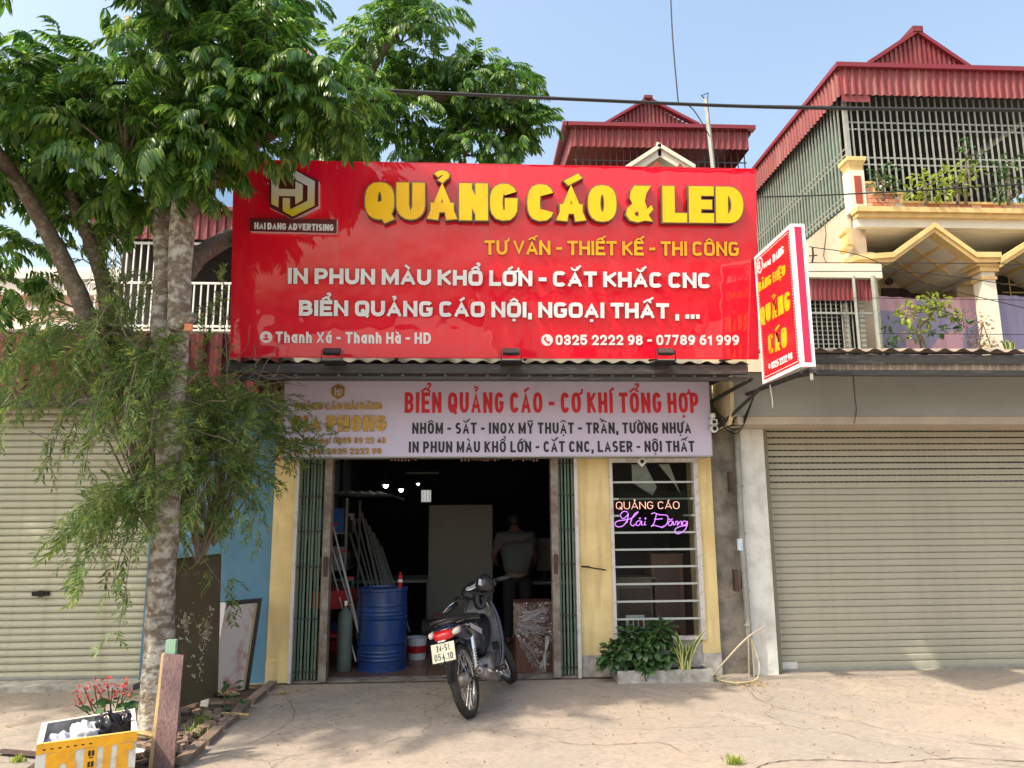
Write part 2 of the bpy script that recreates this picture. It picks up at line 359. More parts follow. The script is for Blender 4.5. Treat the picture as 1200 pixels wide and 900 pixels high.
def pbox(name, parent, m, x0, x1, y0, y1, z0, z1, rot=None):      # a box piece, its mesh shared with equal boxes
    sx, sy, sz = x1-x0, y1-y0, z1-z0
    key = (m, round(sx, 4), round(sy, 4), round(sz, 4))
    if key not in CACHE:
        b = MB().box(-sx/2, sx/2, -sy/2, sy/2, -sz/2, sz/2)
        me = bpy.data.meshes.new(name); me.from_pydata(b.v, [], b.f); me.materials.append(M[m]); CACHE[key] = me
    o = bpy.data.objects.new(name, CACHE[key]); COL.objects.link(o)
    c = Vector(((x0+x1)/2, (y0+y1)/2, (z0+z1)/2))
    if parent is not None: o.parent = parent; c = c - wloc(parent)
    o.location = c
    if rot: o.rotation_euler = rot
    return o
def piece(name, me, parent, loc, rot=None, scale=None):
    o = bpy.data.objects.new(name, me); COL.objects.link(o)
    loc = Vector(loc)
    if parent is not None: o.parent = parent; loc = loc - wloc(parent)
    o.location = loc
    if rot is not None: o.rotation_euler = rot
    if scale is not None: o.scale = scale
    return o
def corrugated(p0, pu, pv, pitch, depth, n_dir, trap=True):      # sheet p0 + u*pu + v*pv with ribs running along pv
    b = MB(); p0, pu, pv, nd = Vector(p0), Vector(pu), Vector(pv), Vector(n_dir)
    L = pu.length; n = max(1, int(L/pitch)); prof = []
    ks = ((0, 0), (.45, 0), (.6, 1), (.85, 1)) if trap else ((0, 0), (.125, .15), (.25, .5), (.375, .85), (.5, 1), (.625, .85), (.75, .5), (.875, .15))
    for i in range(n):
        for a, h in ks: prof.append(((i+a)/n, h*depth))
    prof.append((1, 0))
    for (a, h), (a2, h2) in zip(prof[:-1], prof[1:]):
        q0 = p0+pu*a+nd*h; q1 = p0+pu*a2+nd*h2
        b.quad(q0, q1, q1+pv, q0+pv)
    return b

# ---------------- stroke lettering ----------------
def arc(cx, cy, rx, ry, a0, a1, n=8):
    return [(cx+rx*cos(R_(a0+(a1-a0)*k/n)), cy+ry*sin(R_(a0+(a1-a0)*k/n))) for k in range(n+1)]
def sup(a0, a1, n, p):
    out = []
    for k in range(n+1):
        a = R_(a0+(a1-a0)*k/n); c, s = cos(a), sin(a)
        out.append((.5+.5*math.copysign(abs(c)**(2/p), c), .5+.5*math.copysign(abs(s)**(2/p), s)))
    return out
def glyphs(p=2.6):
    O = ('c', sup(0, 360, 20, p)[:-1])
    bowl = lambda y0, y1, x=1.: [(0, y1), (x*.55, y1)] + arc(x*.55, (y0+y1)/2, x*.45, (y1-y0)/2, 90, -90, 8)[1:] + [(0, y0)]
    G = {
     'A': (.98, [[(0,0),(.5,1),(1,0)], [(.2,.28),(.8,.28)]]),
     'B': (.84, [[(0,0),(0,1)], bowl(.52,1,.92), bowl(0,.52)]),
     'C': (.82, [sup(32,328,14,p)]),
     'D': (.9, [[(0,0),(0,1)], [(0,1),(.45,1)]+arc(.45,.5,.55,.5,90,-90,12)[1:]+[(0,0)]]),
     'E': (.74, [[(1,1),(0,1),(0,0),(1,0)], [(0,.5),(.85,.5)]]),
     'G': (.86, [sup(34,330,14,p)+[(1,.47),(.55,.47)]]),
     'H': (.88, [[(0,0),(0,1)], [(1,0),(1,1)], [(0,.5),(1,.5)]]),
     'I': (.0, [[(0,0),(0,1)]]),
     'J': (.6, [[(1,1),(1,.3)]+arc(.5,.3,.5,.3,0,-170,8)]),
     'K': (.86, [[(0,0),(0,1)], [(1,1),(.1,.48)], [(.28,.58),(1,0)]]),
     'L': (.7, [[(0,1),(0,0),(1,0)]]),
     'M': (1.15, [[(0,0),(0,1)], [(1,0),(1,1)], [(0,1),(.5,.12),(1,1)]]),
     'N': (.9, [[(0,0),(0,1)], [(0,1),(1,0)], [(1,0),(1,1)]]),
     'O': (.92, [O]),
     'P': (.8, [[(0,0),(0,1)], bowl(.42,1)]),
     'Q': (.92, [O, [(.58,.30),(.98,-.08)]]),
     'R': (.84, [[(0,0),(0,1)], bowl(.45,1), [(.45,.45),(1,0)]]),
     'S': (.8, [sup(48,190,9,p)[:-1][:7] + [(.0,.74),(.12,.56),(.5,.5),(.88,.44),(1.,.26)] + [(x,y) for x,y in sup(-10,-132,7,p)][1:]]),
     'T': (.82, [[(0,1),(1,1)], [(.5,1),(.5,0)]]),
     'U': (.88, [[(0,1),(0,.35)]+arc(.5,.35,.5,.35,180,360,10)[1:]+[(1,1)]]),
     'V': (.95, [[(0,1),(.5,0),(1,1)]]),
     'X': (.9, [[(0,0),(1,1)], [(0,1),(1,0)]]),
     'Y': (.9, [[(0,1),(.5,.48),(1,1)], [(.5,.5),(.5,0)]]),
     '-': (.35, [[(0,.45),(1,.45)]]),
     ',': (.0, [[(0,.06),(-.06,-.16)]]), '.': (.0, [[(0,.0),(0,.05)]]), ':': (.0, [[(0,.05),(0,.12)], [(0,.62),(0,.7)]]),
     '&': (.86, [[(.80,1),(.38,.97),(.24,.76),(.42,.52)], [(.42,.52),(.06,.30),(.06,.12),(.3,0),(.62,.02),(.74,.28),(.42,.52)], [(.62,.06),(1,.55)], [(.7,.12),(.95,.0)]]),
     '0': (.66, [O]), '1': (.3, [[(0,.8),(1,1),(1,0)]]),
     '2': (.66, [arc(.5,.68,.5,.32,170,-35,8)+[(0,0),(1,0)]]),
     '3': (.66, [arc(.5,.75,.48,.25,160,-80,8)+[(.35,.5)], [(.5,.5)]+arc(.5,.26,.5,.26,80,-160,8)]),
     '4': (.7, [[(.75,0),(.75,1),(0,.28),(1,.28)]]),
     '5': (.66, [[(.9,1),(.1,1),(.05,.55)]+arc(.5,.32,.5,.32,120,-150,9)]),
     '6': (.66, [('c', arc(.5,.31,.5,.31,0,360,12)[:-1]), [(0,.31),(.05,.62),(.35,.95),(.75,1)]]),
     '7': (.62, [[(0,1),(1,1),(.35,0)]]),
     '8': (.66, [('c', arc(.5,.75,.44,.25,0,360,12)[:-1]), ('c', arc(.5,.25,.5,.25,0,360,12)[:-1])]),
     '9': (.66, [('c', arc(.5,.69,.5,.31,0,360,12)[:-1]), [(1,.69),(.95,.38),(.65,.05),(.25,0)]]),
     'a': (.62, [('c', arc(.5,.36,.5,.36,0,360,12)[:-1]), [(1,.72),(1,0)]]),
     'o': (.64, [('c', arc(.5,.36,.5,.36,0,360,12)[:-1])]),
     'g': (.62, [('c', arc(.5,.36,.5,.36,0,360,12)[:-1]), [(1,.72),(1,-.1)]+arc(.5,-.1,.5,.2,0,-150,6)[1:]]),
     'h': (.58, [[(0,0),(0,1)], [(0,.42)]+arc(.5,.42,.5,.3,180,0,8)[1:]+[(1,0)]]),
     'n': (.58, [[(0,0),(0,.72)], [(0,.42)]+arc(.5,.42,.5,.3,180,0,8)[1:]+[(1,0)]]),
     'r': (.36, [[(0,0),(0,.72)], [(0,.4),(.35,.66),(1,.72)]]),
     'i': (.0, [[(0,0),(0,.72)], [(0,.95),(0,1.0)]]),
     ' ': (.30, []),
    }
    return G
GLY = glyphs(2.5); GLYSQ = glyphs(4.0)
def ribbon(b, pts, h, o, u, v, wv, z0, z1, closed=False, lo=None, hi=None, ext=True, m=0, ms=1, xl=None, xh=None):
    P = [Vector(p) for p in pts]; n = len(P)
    if n < 2: return
    if not closed and ext:
        d = (P[0]-P[1]).normalized(); P[0] = P[0]+d*h; d = (P[-1]-P[-2]).normalized(); P[-1] = P[-1]+d*h
    Lp, Rp = [], []
    for i in range(n):
        a = P[i-1] if (i > 0 or closed) else None; c = P[(i+1) % n] if (i < n-1 or closed) else None
        d1 = (P[i]-a).normalized() if a is not None else None; d2 = (c-P[i]).normalized() if c is not None else None
        if d1 is None: d1 = d2
        if d2 is None: d2 = d1
        n1 = Vector((-d1.y, d1.x)); n2 = Vector((-d2.y, d2.x)); mm = n1+n2
        if mm.length < .25: mm = n1
        mm.normalize(); k = min(h/max(mm.dot(n1), .35), 2.2*h)
        Lp.append(P[i]+mm*k); Rp.append(P[i]-mm*k)
    def W(p, z):
        y = p.y
        x = p.x
        if lo is not None: y = min(max(y, lo), hi)
        if xl is not None: x = min(max(x, xl), xh)
        return tuple(o + u*x + v*y + wv*z)
    i0 = len(b.v)
    for i in range(n): b.v += [W(Lp[i], z1), W(Rp[i], z1), W(Lp[i], z0), W(Rp[i], z0)]
    for i in range(n if closed else n-1):
        a = i0+4*i; c = i0+4*((i+1) % n)
        b.f += [(a, a+1, c+1, c), (a+2, a, c, c+2), (a+1, a+3, c+3, c+1)]; b.m += [m, ms, ms]
    if not closed:
        a = i0; c = i0+4*(n-1)
        b.f += [(a, a+2, a+3, a+1), (c, c+1, c+3, c+2)]; b.m += [ms, ms]
MARKS = '\u0309\u0301\u0300\u0302\u0306\u0303\u0323\u031b'
def text(s, O, U, V, width, cap, t, mats, parent, depth=.02, gap=.12, sq=False, per_letter=True, name=None, z0=0., rim=None, slant=0, xs=1.):
    """lettering on the plane O + U x + V y, drawn as thick strokes, stretched to the given width"""
    G = GLYSQ if sq else GLY
    U = Vector(U).normalized(); V = Vector(V).normalized(); Wn = U.cross(V).normalized()
    V = V + U*slant; U = U*xs; width = width/xs
    T = t*cap; g = gap*cap; chars = []
    for ch in s:
        d = unicodedata.normalize('NFD', ch); base = d[0]; mk = d[1:]; bar = False
        if ch == 'Đ': base = 'D'; bar = True
        chars.append((base, mk, bar))
    fixed = sum(T for c in chars if c[0] != ' ') + g*(len(chars)-1)
    k = (width-fixed)/max(.01, sum(G[c[0]][0] for c in chars))
    x = 0; allb = MB(); zi = 0
    for base, mk, bar in chars:
        w_, strokes = G[base]; wi = w_*k
        if base == ' ': x += wi+g; continue
        b = MB() if per_letter else allb
        if base == '&':
            pts = [(480,158),(578,158),(550,200),(541,242),(556,284),(578,262),(590,285),(562,315),(586,350),(540,345),(500,356),(455,345),(432,315),(440,280),(470,255),(455,225),(462,185)]
            f = lambda q: (x+(q[0]-432)/158*(wi+T), (354-q[1])/197*cap)
            P = [f(q) for q in pts][::-1]; Oq = Vector(O)
            cx_ = sum(p[0] for p in P)/len(P); cy_ = sum(p[1] for p in P)/len(P)
            b.prism([(cx_+(p[0]-cx_)*1.10, cy_+(p[1]-cy_)*1.06) for p in P], Oq, U, V, Wn*depth*.93, m=2, ms=1)
            b.prism(P, Oq+Wn*depth*.93, U, V, Wn*depth*.08, m=0, ms=1)
            b.prism([f(q) for q in [(505,318),(500,296),(480,306),(488,322)]], Oq+Wn*depth*1.005, U, V, Wn*.003, m=1, ms=1)
            b.build('letter', mats, parent); x += wi+T+g; continue
        low = base in 'aoghnri'
        def mp(p): return (x+T/2+p[0]*wi, T/2+p[1]*(cap-T))
        jobs = []
        for st in strokes:
            cl = isinstance(st, tuple); pts = [mp(p) for p in (st[1] if cl else st)]
            jobs.append((pts, T/2, cl, 0 if base not in 'Q,g' else -cap*.3, cap))
        if bar: jobs.append(([(x-T*.1, cap*.5), (x+T/2+wi*.5, cap*.5)], T*.36, False, 0, cap))
        cx = x+T/2+wi/2; top = cap*(.80 if low else 1.0); mt = max(T*.27, cap*.045); e = cap*.05 + mt*.8
        mw = cap*.20
        hat = any(c in mk for c in '\u0302\u0306')
        for c in mk:
            if c == '\u0302': jobs.append(([(cx-mw, top+e*.65), (cx, top+e*.65+cap*.13), (cx+mw, top+e*.65)], mt, False, None, None))
            elif c == '\u0306': jobs.append((arc(cx, top+e+cap*.10, mw, cap*.13, 190, 350, 6), mt, False, None, None))
            elif c == '\u0303': jobs.append(([(cx-mw, top+e), (cx-mw*.4, top+e+cap*.07), (cx+mw*.4, top+e), (cx+mw, top+e+cap*.07)], mt, False, None, None))
            elif c == '\u0301':
                dx, dy = (mw*.95, cap*.12) if hat else (0, 0)
                jobs.append(([(cx+dx-cap*.04, top+dy+e*.8), (cx+dx+cap*.13, top+dy+e*.8+cap*.12)], mt*1.1, False, None, None))
            elif c == '\u0300':
                dx, dy = (-mw*.8, cap*.12) if hat else (0, 0)
                jobs.append(([(cx+dx+cap*.04, top+dy+e*.8), (cx+dx-cap*.13, top+dy+e*.8+cap*.14)], mt*1.1, False, None, None))
            elif c == '\u0309':
                dx, dy = (mw*.85, cap*.16) if hat else (0, 0)
                jobs.append((arc(cx+dx, top+dy+e+cap*.10, cap*.085, cap*.075, 150, -60, 6)+[(cx+dx, top+dy+e-.02*cap)], mt*.9, False, None, None))
            elif c == '\u0323': jobs.append(([(cx-mt*.3, -cap*.17), (cx+mt*.3, -cap*.17)], mt*1.2, False, None, None))
            elif c == '\u031b': jobs.append(([(x+T+wi-T*.3, top*.93), (x+T+wi+T*.35, top*.98), (x+T+wi+T*.45, top*1.12)], mt, False, None, None))
        O_ = Vector(O)
        for pts, h, cl, lo_, hi_ in jobs:
            zi = (zi+1) % 12; cx0, cx1 = (x, x+wi+T) if (lo_ is not None and not bar and base not in ',') else (None, None)
            if rim: ribbon(b, pts, h+rim, O_, U, V, Wn, z0, depth*.93+zi*.0003, cl, None if lo_ is None else lo_-rim, None if hi_ is None else hi_+rim, m=2, ms=1, ext=base not in 'CGS' or h < T*.4, xl=None if cx0 is None else cx0-rim, xh=None if cx0 is None else cx1+rim)
            ribbon(b, pts, h, O_, U, V, Wn, z0, depth+zi*.0003, cl, lo_, hi_, xl=cx0, xh=cx1, ext=base not in 'CGS' or h < T*.4)
        if per_letter: b.build('letter', mats, parent)
        x += wi+T+g
    if not per_letter: return allb.build(name or 'lettering', mats, parent)
def px_text(s, pl, x0, x1, ytl, ybl, ytr, ybr, t, mats, parent, **kw):
    """lay a line of lettering on plane pl=(p,n) between the places its ends have in the photograph"""
    p, n = pl; a = at_plane(x0, ybl, p, n); b = at_plane(x1, ybr, p, n); c = at_plane(x0, ytl, p, n); d = at_plane(x1, ytr, p, n)
    U = (b-a); V = n.cross(U).normalized()
    if V.z < 0: V = -V
    U2 = U.normalized()
    if U2.cross(V).dot(n) < 0: raise ValueError('text plane')
    cap = ((c-a).dot(V)+(d-b).dot(V))/2
    return text(s, a, U, V, U.length, cap, t, mats, parent, **kw)
def catmull(pts, n=6):
    P = [Vector(p) for p in pts]; out = []
    P = [P[0]*2-P[1]] + P + [P[-1]*2-P[-2]]
    for i in range(1, len(P)-2):
        for k in range(n):
            t = k/n
            out.append(.5*((2*P[i])+(-P[i-1]+P[i+1])*t+(2*P[i-1]-5*P[i]+4*P[i+1]-P[i+2])*t*t+(-P[i-1]+3*P[i]-3*P[i+1]+P[i+2])*t**3))
    out.append(P[-2]); return out
X3, Y3, Z3 = Vector((1,0,0)), Vector((0,1,0)), Vector((0,0,1))
# ================= the setting =================
g = MB()
xs = [-400,-60,-15,-8,-4,0,4,8,15,60,400]; ys = [-400,-60,-12,-4,0,4,6,8.1,400]
for i in range(len(xs)-1):
    for j in range(len(ys)-1): g.quad((xs[i],ys[j],0),(xs[i+1],ys[j],0),(xs[i+1],ys[j+1],0),(xs[i],ys[j+1],0))
g.build('ground', 'ground')['kind'] = 'structure'
# tree pit: bare soil with a broken kerb
b = MB(); random.seed(3)
poly = [(-2.06,8.14),(-1.98,7.2),(-1.97,6.4),(-1.93,5.9),(-1.94,5.0),(-2.9,5.0),(-3.0,6.4),(-2.9,7.2),(-2.85,8.14)]
cx, cy = -2.4, 6.6
for ring in range(5):
    f = 1-ring*.2; f2 = 1-(ring+1)*.2
    for i in range(len(poly)):
        a, c = poly[i], poly[(i+1) % len(poly)]
        P = lambda q, f, z: (cx+(q[0]-cx)*f, cy+(q[1]-cy)*f, z)
        z1, z2 = .006+.012*ring, .006+.012*(ring+1)
        b.quad(P(a,f,z1), P(c,f,z1), P(c,f2,z2), P(a,f2,z2))
b.build('soil_bed', 'soil')['kind'] = 'structure'
kerb = thing('kerb_edging', 'broken brick and concrete edging along the tree pit beside the shop entrance', 'kerb', (-1.95, 7.2, 0))
for k, (x, y, a, l) in enumerate([(-1.96,7.95,.03,.34),(-1.955,7.5,-.02,.4),(-1.965,7.05,.05,.36),(-1.95,6.62,-.04,.34),(-1.94,6.2,.03,.36),(-1.93,5.75,.0,.36)]):
    pbox('kerb_stone', kerb, 'rubble', x-.04, x+.04, y-l/2, y+l/2, -.02, .045+.006*(k % 3), rot=(.03*(k % 2), .05, a))
# ---------- left shop ----------
ls = thing('left_shop', 'cream roller shuttered shop with blue side wall left of the tree', 'shop', (-4.2, 8.3, 0))
MB().box(-3.33,-2.06,8.25,8.5,0,3.3).build('blue_wall', 'blue', ls)
MB().box(-7,-3.28,8.0,8.34,0,.05).build('door_sill', 'base', ls)
sh = MB().box(-7,-3.33,8.42,8.5,.0,2.9).build('shutter', 'shutL', ls)
NS = 40; pz = 2.86/NS
prof = [(0,0),(-.014,.004),(-.020,pz*.35),(-.016,pz*.72),(-.002,pz*.86),(0,pz*.9)]
def slat_mesh(x0, x1, m, prof):
    b = MB()
    for (y,z),(y2,z2) in zip(prof[:-1],prof[1:]): b.quad((x0,y,z),(x1,y,z),(x1,y2,z2),(x0,y2,z2))
    b.quad((x0,0,prof[-1][1]),(x1,0,prof[-1][1]),(x1,.012,prof[-1][1]),(x0,.012,prof[-1][1]))
    b.quad((x0,.012,prof[-1][1]),(x1,.012,prof[-1][1]),(x1,.012,pz*1.02),(x0,.012,pz*1.02))
    me = bpy.data.meshes.new('slat'); me.from_pydata(b.v, [], b.f); me.materials.append(M[m]); return me
sm = slat_mesh(-7, -3.33, 'shutL', prof)
rsl = random.Random(4)
for k in range(NS): piece('slat', sm, sh, (0, 8.39+rsl.uniform(-.003,.003), .06+k*pz+rsl.uniform(-.002,.002)), (rsl.uniform(-.03,.03),0,0))
pbox('bottom_rail', sh, 'bar', -7,-3.33,8.36,8.4,.05,.075)
MB().lathe([(0,0),(.035,0),(.035,.02),(0,.02)], n=14, axis='Y', c=at(47,696,Y=8.34)).box(*(lambda c: (c.x-.085,c.x+.085,8.35,8.372,c.z-.02,c.z+.02))(at(47,696,Y=8.35))).build('lock', 'black', sh)
b = corrugated((-7,8.05,2.93), (5.0,0,0), (0,0,.66), .2, .035, (0,-1,0)); b.build('sheet_fascia', 'maroond', ls)
pbox('gutter_beam', ls, 'darksteel', -7,-2.04,7.98,8.06,2.80,2.92)
MB().box(-7,-2.1,8.06,11.2,3.56,3.62).build('flat_roof', 'conc', ls)
MB().box(-7,-3.33,8.5,8.6,0,3.5).box(-2.2,-2.06,8.5,14,0,3.5).build('rear_wall', 'darkconc', ls)
# upstairs of the left shop
lu = thing('left_rear_house', 'house with maroon corrugated eave and white railings behind the big tree', 'house', (-4.4, 11, 0))
corrugated((-5.6,10.9,5.72), (2.6,0,0), (0,0,.42), .12, .03, (0,-1,0)).build('eave_sheet', 'maroon', lu)
MB().box(-5.7,-2.9,10.8,14,6.14,6.2).build('roof', 'maroond', lu)
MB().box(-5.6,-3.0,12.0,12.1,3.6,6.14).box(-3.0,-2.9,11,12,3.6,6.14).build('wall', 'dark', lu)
MB().box(-5.6,-2.9,10.9,12,4.25,4.36).build('balcony_slab', 'pinkw', lu)
MB().box(-5.6,-2.9,11.0,11.1,3.5,4.25).build('lower_wall', 'cream2', lu)
rl = MB().box(-5.6,-2.9,10.93,10.96,5.05,5.08).box(-5.6,-2.9,10.93,10.96,4.4,4.43).box(-5.6,-2.9,10.93,10.96,5.66,5.69).build('railing', 'barw', lu)
for k in range(27): pbox('bar', rl, 'barw', -5.55+k*.1,-5.53+k*.1,10.935,10.955,4.36,5.70 if k < 14 else 5.08)
# pink house far left
ph = thing('pink_house', 'pale pink house with white cornice bands at the far left behind the branches', 'house', (-9, 15, 0))
MB().box(-13,-6.6,15,19,0,6.2).build('wall', 'pink', ph)
for z0, z1, d in ((6.05,6.35,.15),(6.35,6.5,.22),(5.35,5.5,.12),(5.75,5.82,.06),(4.7,4.8,.1)): pbox('cornice_band', ph, 'pinkw', -13,-6.55,15-d,15.0,z0,z1)
MB().box(-13,-6.5,14.9,19,6.5,6.62).build('roof', 'pinkw', ph)
for k in range(4): pbox('window', ph, 'dark', -8.2-k*1.3,-7.6-k*1.3,14.97,15.02,4.95,5.3)
# orange roofed house glimpsed between the crowns
oh = thing('orange_roof_house', 'far house with orange tiled gable and blue fascia glimpsed between the two crowns', 'house', (-3.2, 17, 0))
q = at(352,42,Y=17); q2 = at(425,195,Y=17); z0 = q2.z-1.2
b = MB().quad((q.x,17,q.z),(q2.x+.3,17,q2.z-.3),(q2.x+.3,21,q2.z-.3),(q.x,21,q.z)); b.quad((q.x,17,q.z),(q.x,21,q.z),(q.x-3.4,21,q2.z-.3),(q.x-3.4,17,q2.z-.3)); b.build('roof', 'roofO', oh)
d = Vector((q2.x+.3-q.x,0,q2.z-.3-q.z))
MB().prism([(0,0),(1,0),(1,-.16),(0,-.16)], (q.x,16.95,q.z-.02), d, Z3, Vector((0,-.12,0))).prism([(0,0),(1,0),(1,-.16),(0,-.16)], (q.x,16.95,q.z-.02), Vector((-3.4,0,q2.z-.3-q.z)), Z3, Vector((0,-.12,0))).build('fascia', 'roofO', oh)
MB().prism([(0,0),(-3.3,q2.z-.5-q.z),(-3.3,-9),(d.x-.1,-9),(d.x-.1,q2.z-.5-q.z)], (q.x,17.1,q.z-.2), X3, Z3, Vector((0,3,0))).build('wall', 'blueT', oh)
# ---------- the workshop ----------
ws = thing('workshop_building', 'open fronted sign workshop with yellow painted pillars and dark interior', 'shop', (0.3, 8.3, 0))
for x0, x1 in ((-2.06,-1.83),(1.155,1.515),(2.44,2.63)):
    MB().box(x0,x1,8.2,8.5,.22,3.1).build('pillar', 'yellow', ws)
    MB().box(x0-.002,x1+.002,8.19,8.5,0,.2205).build('pillar_base', 'base' if x0 > 0 else 'yellow', ws)
MB().box(1.515,2.44,8.21,8.45,0,.36).build('window_parapet', 'base', ws)
MB().box(1.5151,2.4399,8.21,8.45,2.24,3.1).box(-1.83,1.155,8.21,8.45,2.3,3.1).build('lintel', 'darkconc', ws)
MB().box(-2.06,2.63,8.3,8.5,3.1,4.6).build('upper_wall', 'cream2', ws)
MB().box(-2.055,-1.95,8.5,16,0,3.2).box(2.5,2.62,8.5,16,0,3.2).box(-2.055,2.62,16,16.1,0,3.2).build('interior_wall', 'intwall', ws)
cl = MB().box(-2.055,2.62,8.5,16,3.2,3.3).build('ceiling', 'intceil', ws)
for k in range(9): pbox('ceiling_rib', cl, 'intceil', -1.95,2.5,8.9+k*.8,8.95+k*.8,3.12,3.2)
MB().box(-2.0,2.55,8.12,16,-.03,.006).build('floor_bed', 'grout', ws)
for i in range(9):
    for j in range(6):
        pbox('floor_tile', ws, 'floor', -1.95+i*.5+.004,-1.45+i*.5-.004,8.35+j*.5+.004,8.85+j*.5-.004,.004,.014)
MB().box(-1.83,1.155,8.16,8.345,.0,.02).build('threshold', 'conc', ws)
# door frames (steel posts) and folding gates
for x0, x1, y0, h in ((-1.83,-1.79,8.17,2.3),(-1.515,-1.445,8.10,2.3),(.855,.935,8.10,2.3),(1.105,1.15,8.15,2.3)):
    pass
def gate(x0, x1, label, post_left):
    t = thing('folding_gate', label, 'gate', ((x0+x1)/2, 8.2, 0), 'green folding gates of the workshop')
    n = int((x1-x0)/.034)
    for k in range(n):
        x = x0+(k+.5)*(x1-x0)/n
        pbox('slat', t, 'gate', x-.010,x+.010,8.20+.022*(k % 2),8.212+.022*(k % 2),.03,2.32)
    for z in (.1,.62,1.14,1.5,1.86,2.2):
        pbox('cross_bar', t, 'darksteel', x0,x1,8.192,8.198,z,z+.012)
    p0, p1 = (x1, x1+.075) if not post_left else (x0-.075, x0)
    pbox('end_post', t, 'rustframe', p0,p1,8.12,8.26,.02,2.32)
    q0 = (x0-.03) if not post_left else x1
    pbox('wall_post', t, 'pipew', q0,q0+.035,8.14,8.24,.0,2.32)
    pbox('lock_plate', t, 'rusty', (p0+p1)/2-.02,(p0+p1)/2+.02,8.10,8.12,1.05,1.25)
    pbox('wheel', t, 'darksteel', p0+.01,p0+.06,8.14,8.22,0.02,.06)
gate(-1.80,-1.52,'green folding gate bunched up at the left side of the doorway', False)
gate(.935,1.115,'narrow green folding gate folded at the right side of the doorway', True)
# window with rails
wn = MB().box(1.50,1.535,8.17,8.3,.36,2.26).box(2.425,2.475,8.17,8.3,.36,2.26).box(1.535,2.425,8.17,8.3,2.215,2.26).box(1.535,2.425,8.17,8.3,.36,.39).build('window', 'pipew', ws)
for k in range(9):
    z = .57+k*.1785
    if k == 6:
        pbox('window_rail', wn, 'barglass', 1.535,1.62,8.20,8.225,z-.008,z+.012); pbox('window_rail', wn, 'barglass', 2.30,2.425,8.20,8.225,z-.008,z+.012)
    else: pbox('window_rail', wn, 'barglass', 1.535,2.425,8.20,8.225,z-.008,z+.012)
MB().quad((1.535,8.262,.39),(2.425,8.262,.39),(2.425,8.262,2.215),(1.535,8.262,2.215)).build('pane', 'glass', wn)
wi = MB().box(1.5,1.53,8.5,9.4,.3,2.3).box(2.46,2.5,8.5,9.4,.3,2.3).box(1.5,2.5,9.4,9.44,.3,2.3).build('display_box', 'intwall', ws)
# things in the window
MB().box(1.66,1.86,8.32,8.328,.43,.60).build('leaflet', 'bagwhite')
tag(bpy.data.objects['leaflet'], 'small printed leaflet stuck inside the window above the planter', 'leaflet')
for k in range(3): pbox('print', bpy.data.objects['leaflet'], 'cardwood', 1.69+k*.055,1.73+k*.055,8.315,8.319,.47,.56)
for x0,x1,z0,z1,m,lb in ((1.60,2.05,.50,.95,'panelgrey','grey storage box behind the window at lower left'),(2.02,2.38,.45,1.2,'cardwood','tall brown box standing behind the window at right')):
    o = MB().box(x0,x1,8.6,9.0,.36,z1).box(x0+.05,x1-.05,8.59,8.6,z0,z1-.1,1).box(x0-.01,x1+.01,8.585,9.01,z1,z1+.02).build('storage_box',[m,'darkwood']); tag(o,lb,'box')
# back drop photo print at top of the window
b = MB().quad((1.78,8.32,2.0),(2.0,8.32,1.86),(2.05,8.32,1.95),(1.93,8.32,2.2),(1.78,8.32,2.2)).quad((2.08,8.32,2.2),(2.2,8.32,2.2),(2.32,8.32,1.85),(2.25,8.32,1.98))
tag(b.build('poster','bar'),'torn grey poster at the top of the shop window','poster')
# neon lettering
ns = thing('neon_sign', 'orange and purple neon lettering QUẢNG CÁO Hải Đăng glowing in the window', 'neon sign', (2.0, 8.2, 1.7))
def wpt(px, py, d=0): return at(px, py, Y=8.185-d)
def zc(x, y): return (700+x/7.2, 535+y/7.2)       # close-up pixel -> photo pixel
def neon(stroke, m, r=.0055):
    pts = catmull([wpt(*zc(*p)) for p in stroke], 5); return pts
cap0 = at(*zc(158,445),Y=8.185); cap1 = at(*zc(158,382),Y=8.185); endx = at(*zc(693,445),Y=8.185)
text('QUẢNG CÁO', cap0, X3, Z3, (endx-cap0).x, (cap1-cap0).z, .07, ['neonpink','neonpink'], ns, depth=.008, gap=.2)
S = [[(258,470),(225,462),(195,490),(215,525),(250,500),(262,480),(250,540),(215,585),(170,592),(148,570),(170,545),(230,535),(290,520),(345,470)],
     [(262,480),(250,560)], [(345,465),(310,490),(280,560),(300,585),(318,570)],
     [(372,545),(340,545),(325,575),(350,580),(375,545),(372,575),(385,578)], [(352,525),(362,518),(358,530)],
     [(405,545),(395,575),(412,575)], [(398,525),(410,518),(405,530)],
     [(455,485),(480,475),(520,490),(590,500),(590,560),(550,595),(480,580),(455,590),(480,560),(500,480)], [(480,530),(550,525)], [(530,590),(545,600),(560,585)],
     [(630,545),(605,550),(600,575),(622,580),(640,545),(640,575),(650,575)], [(605,525),(620,535),(635,522)],
     [(655,575),(665,548),(680,550),(675,580),(700,548),(712,555),(708,578)],
     [(750,545),(725,548),(720,575),(742,578),(760,545),(745,610),(690,650),(655,640),(660,610),(700,590),(762,580)]]
for st in S:
    MB().tube([wpt(*zc(*p)) for p in st] if len(st) < 3 else catmull([wpt(*zc(*p)) for p in st], 5), .0048, 5).build('neon_tube', 'neonpurple', ns)
MB().box(1.60,2.38,8.194,8.20,1.515,1.90).build('backing_plate', 'glass', ns)
# outdoor lamp at window top
c = at(752,541,Y=8.1)
lp = thing('small_wall_lamp','small diamond shaped white lamp under the banner above the window','lamp',c)
MB().box(-.04,.04,-.015,.015,-.04,.04,T=Matrix.Translation(c)@Matrix.Rotation(pi/4,4,'Y')).build('lamp_shade','barw',lp)
MB().box(-.018,.018,-.03,-.016,-.018,.018,T=Matrix.Translation(c)@Matrix.Rotation(pi/4,4,'Y')).build('lamp_glass','dark',lp)
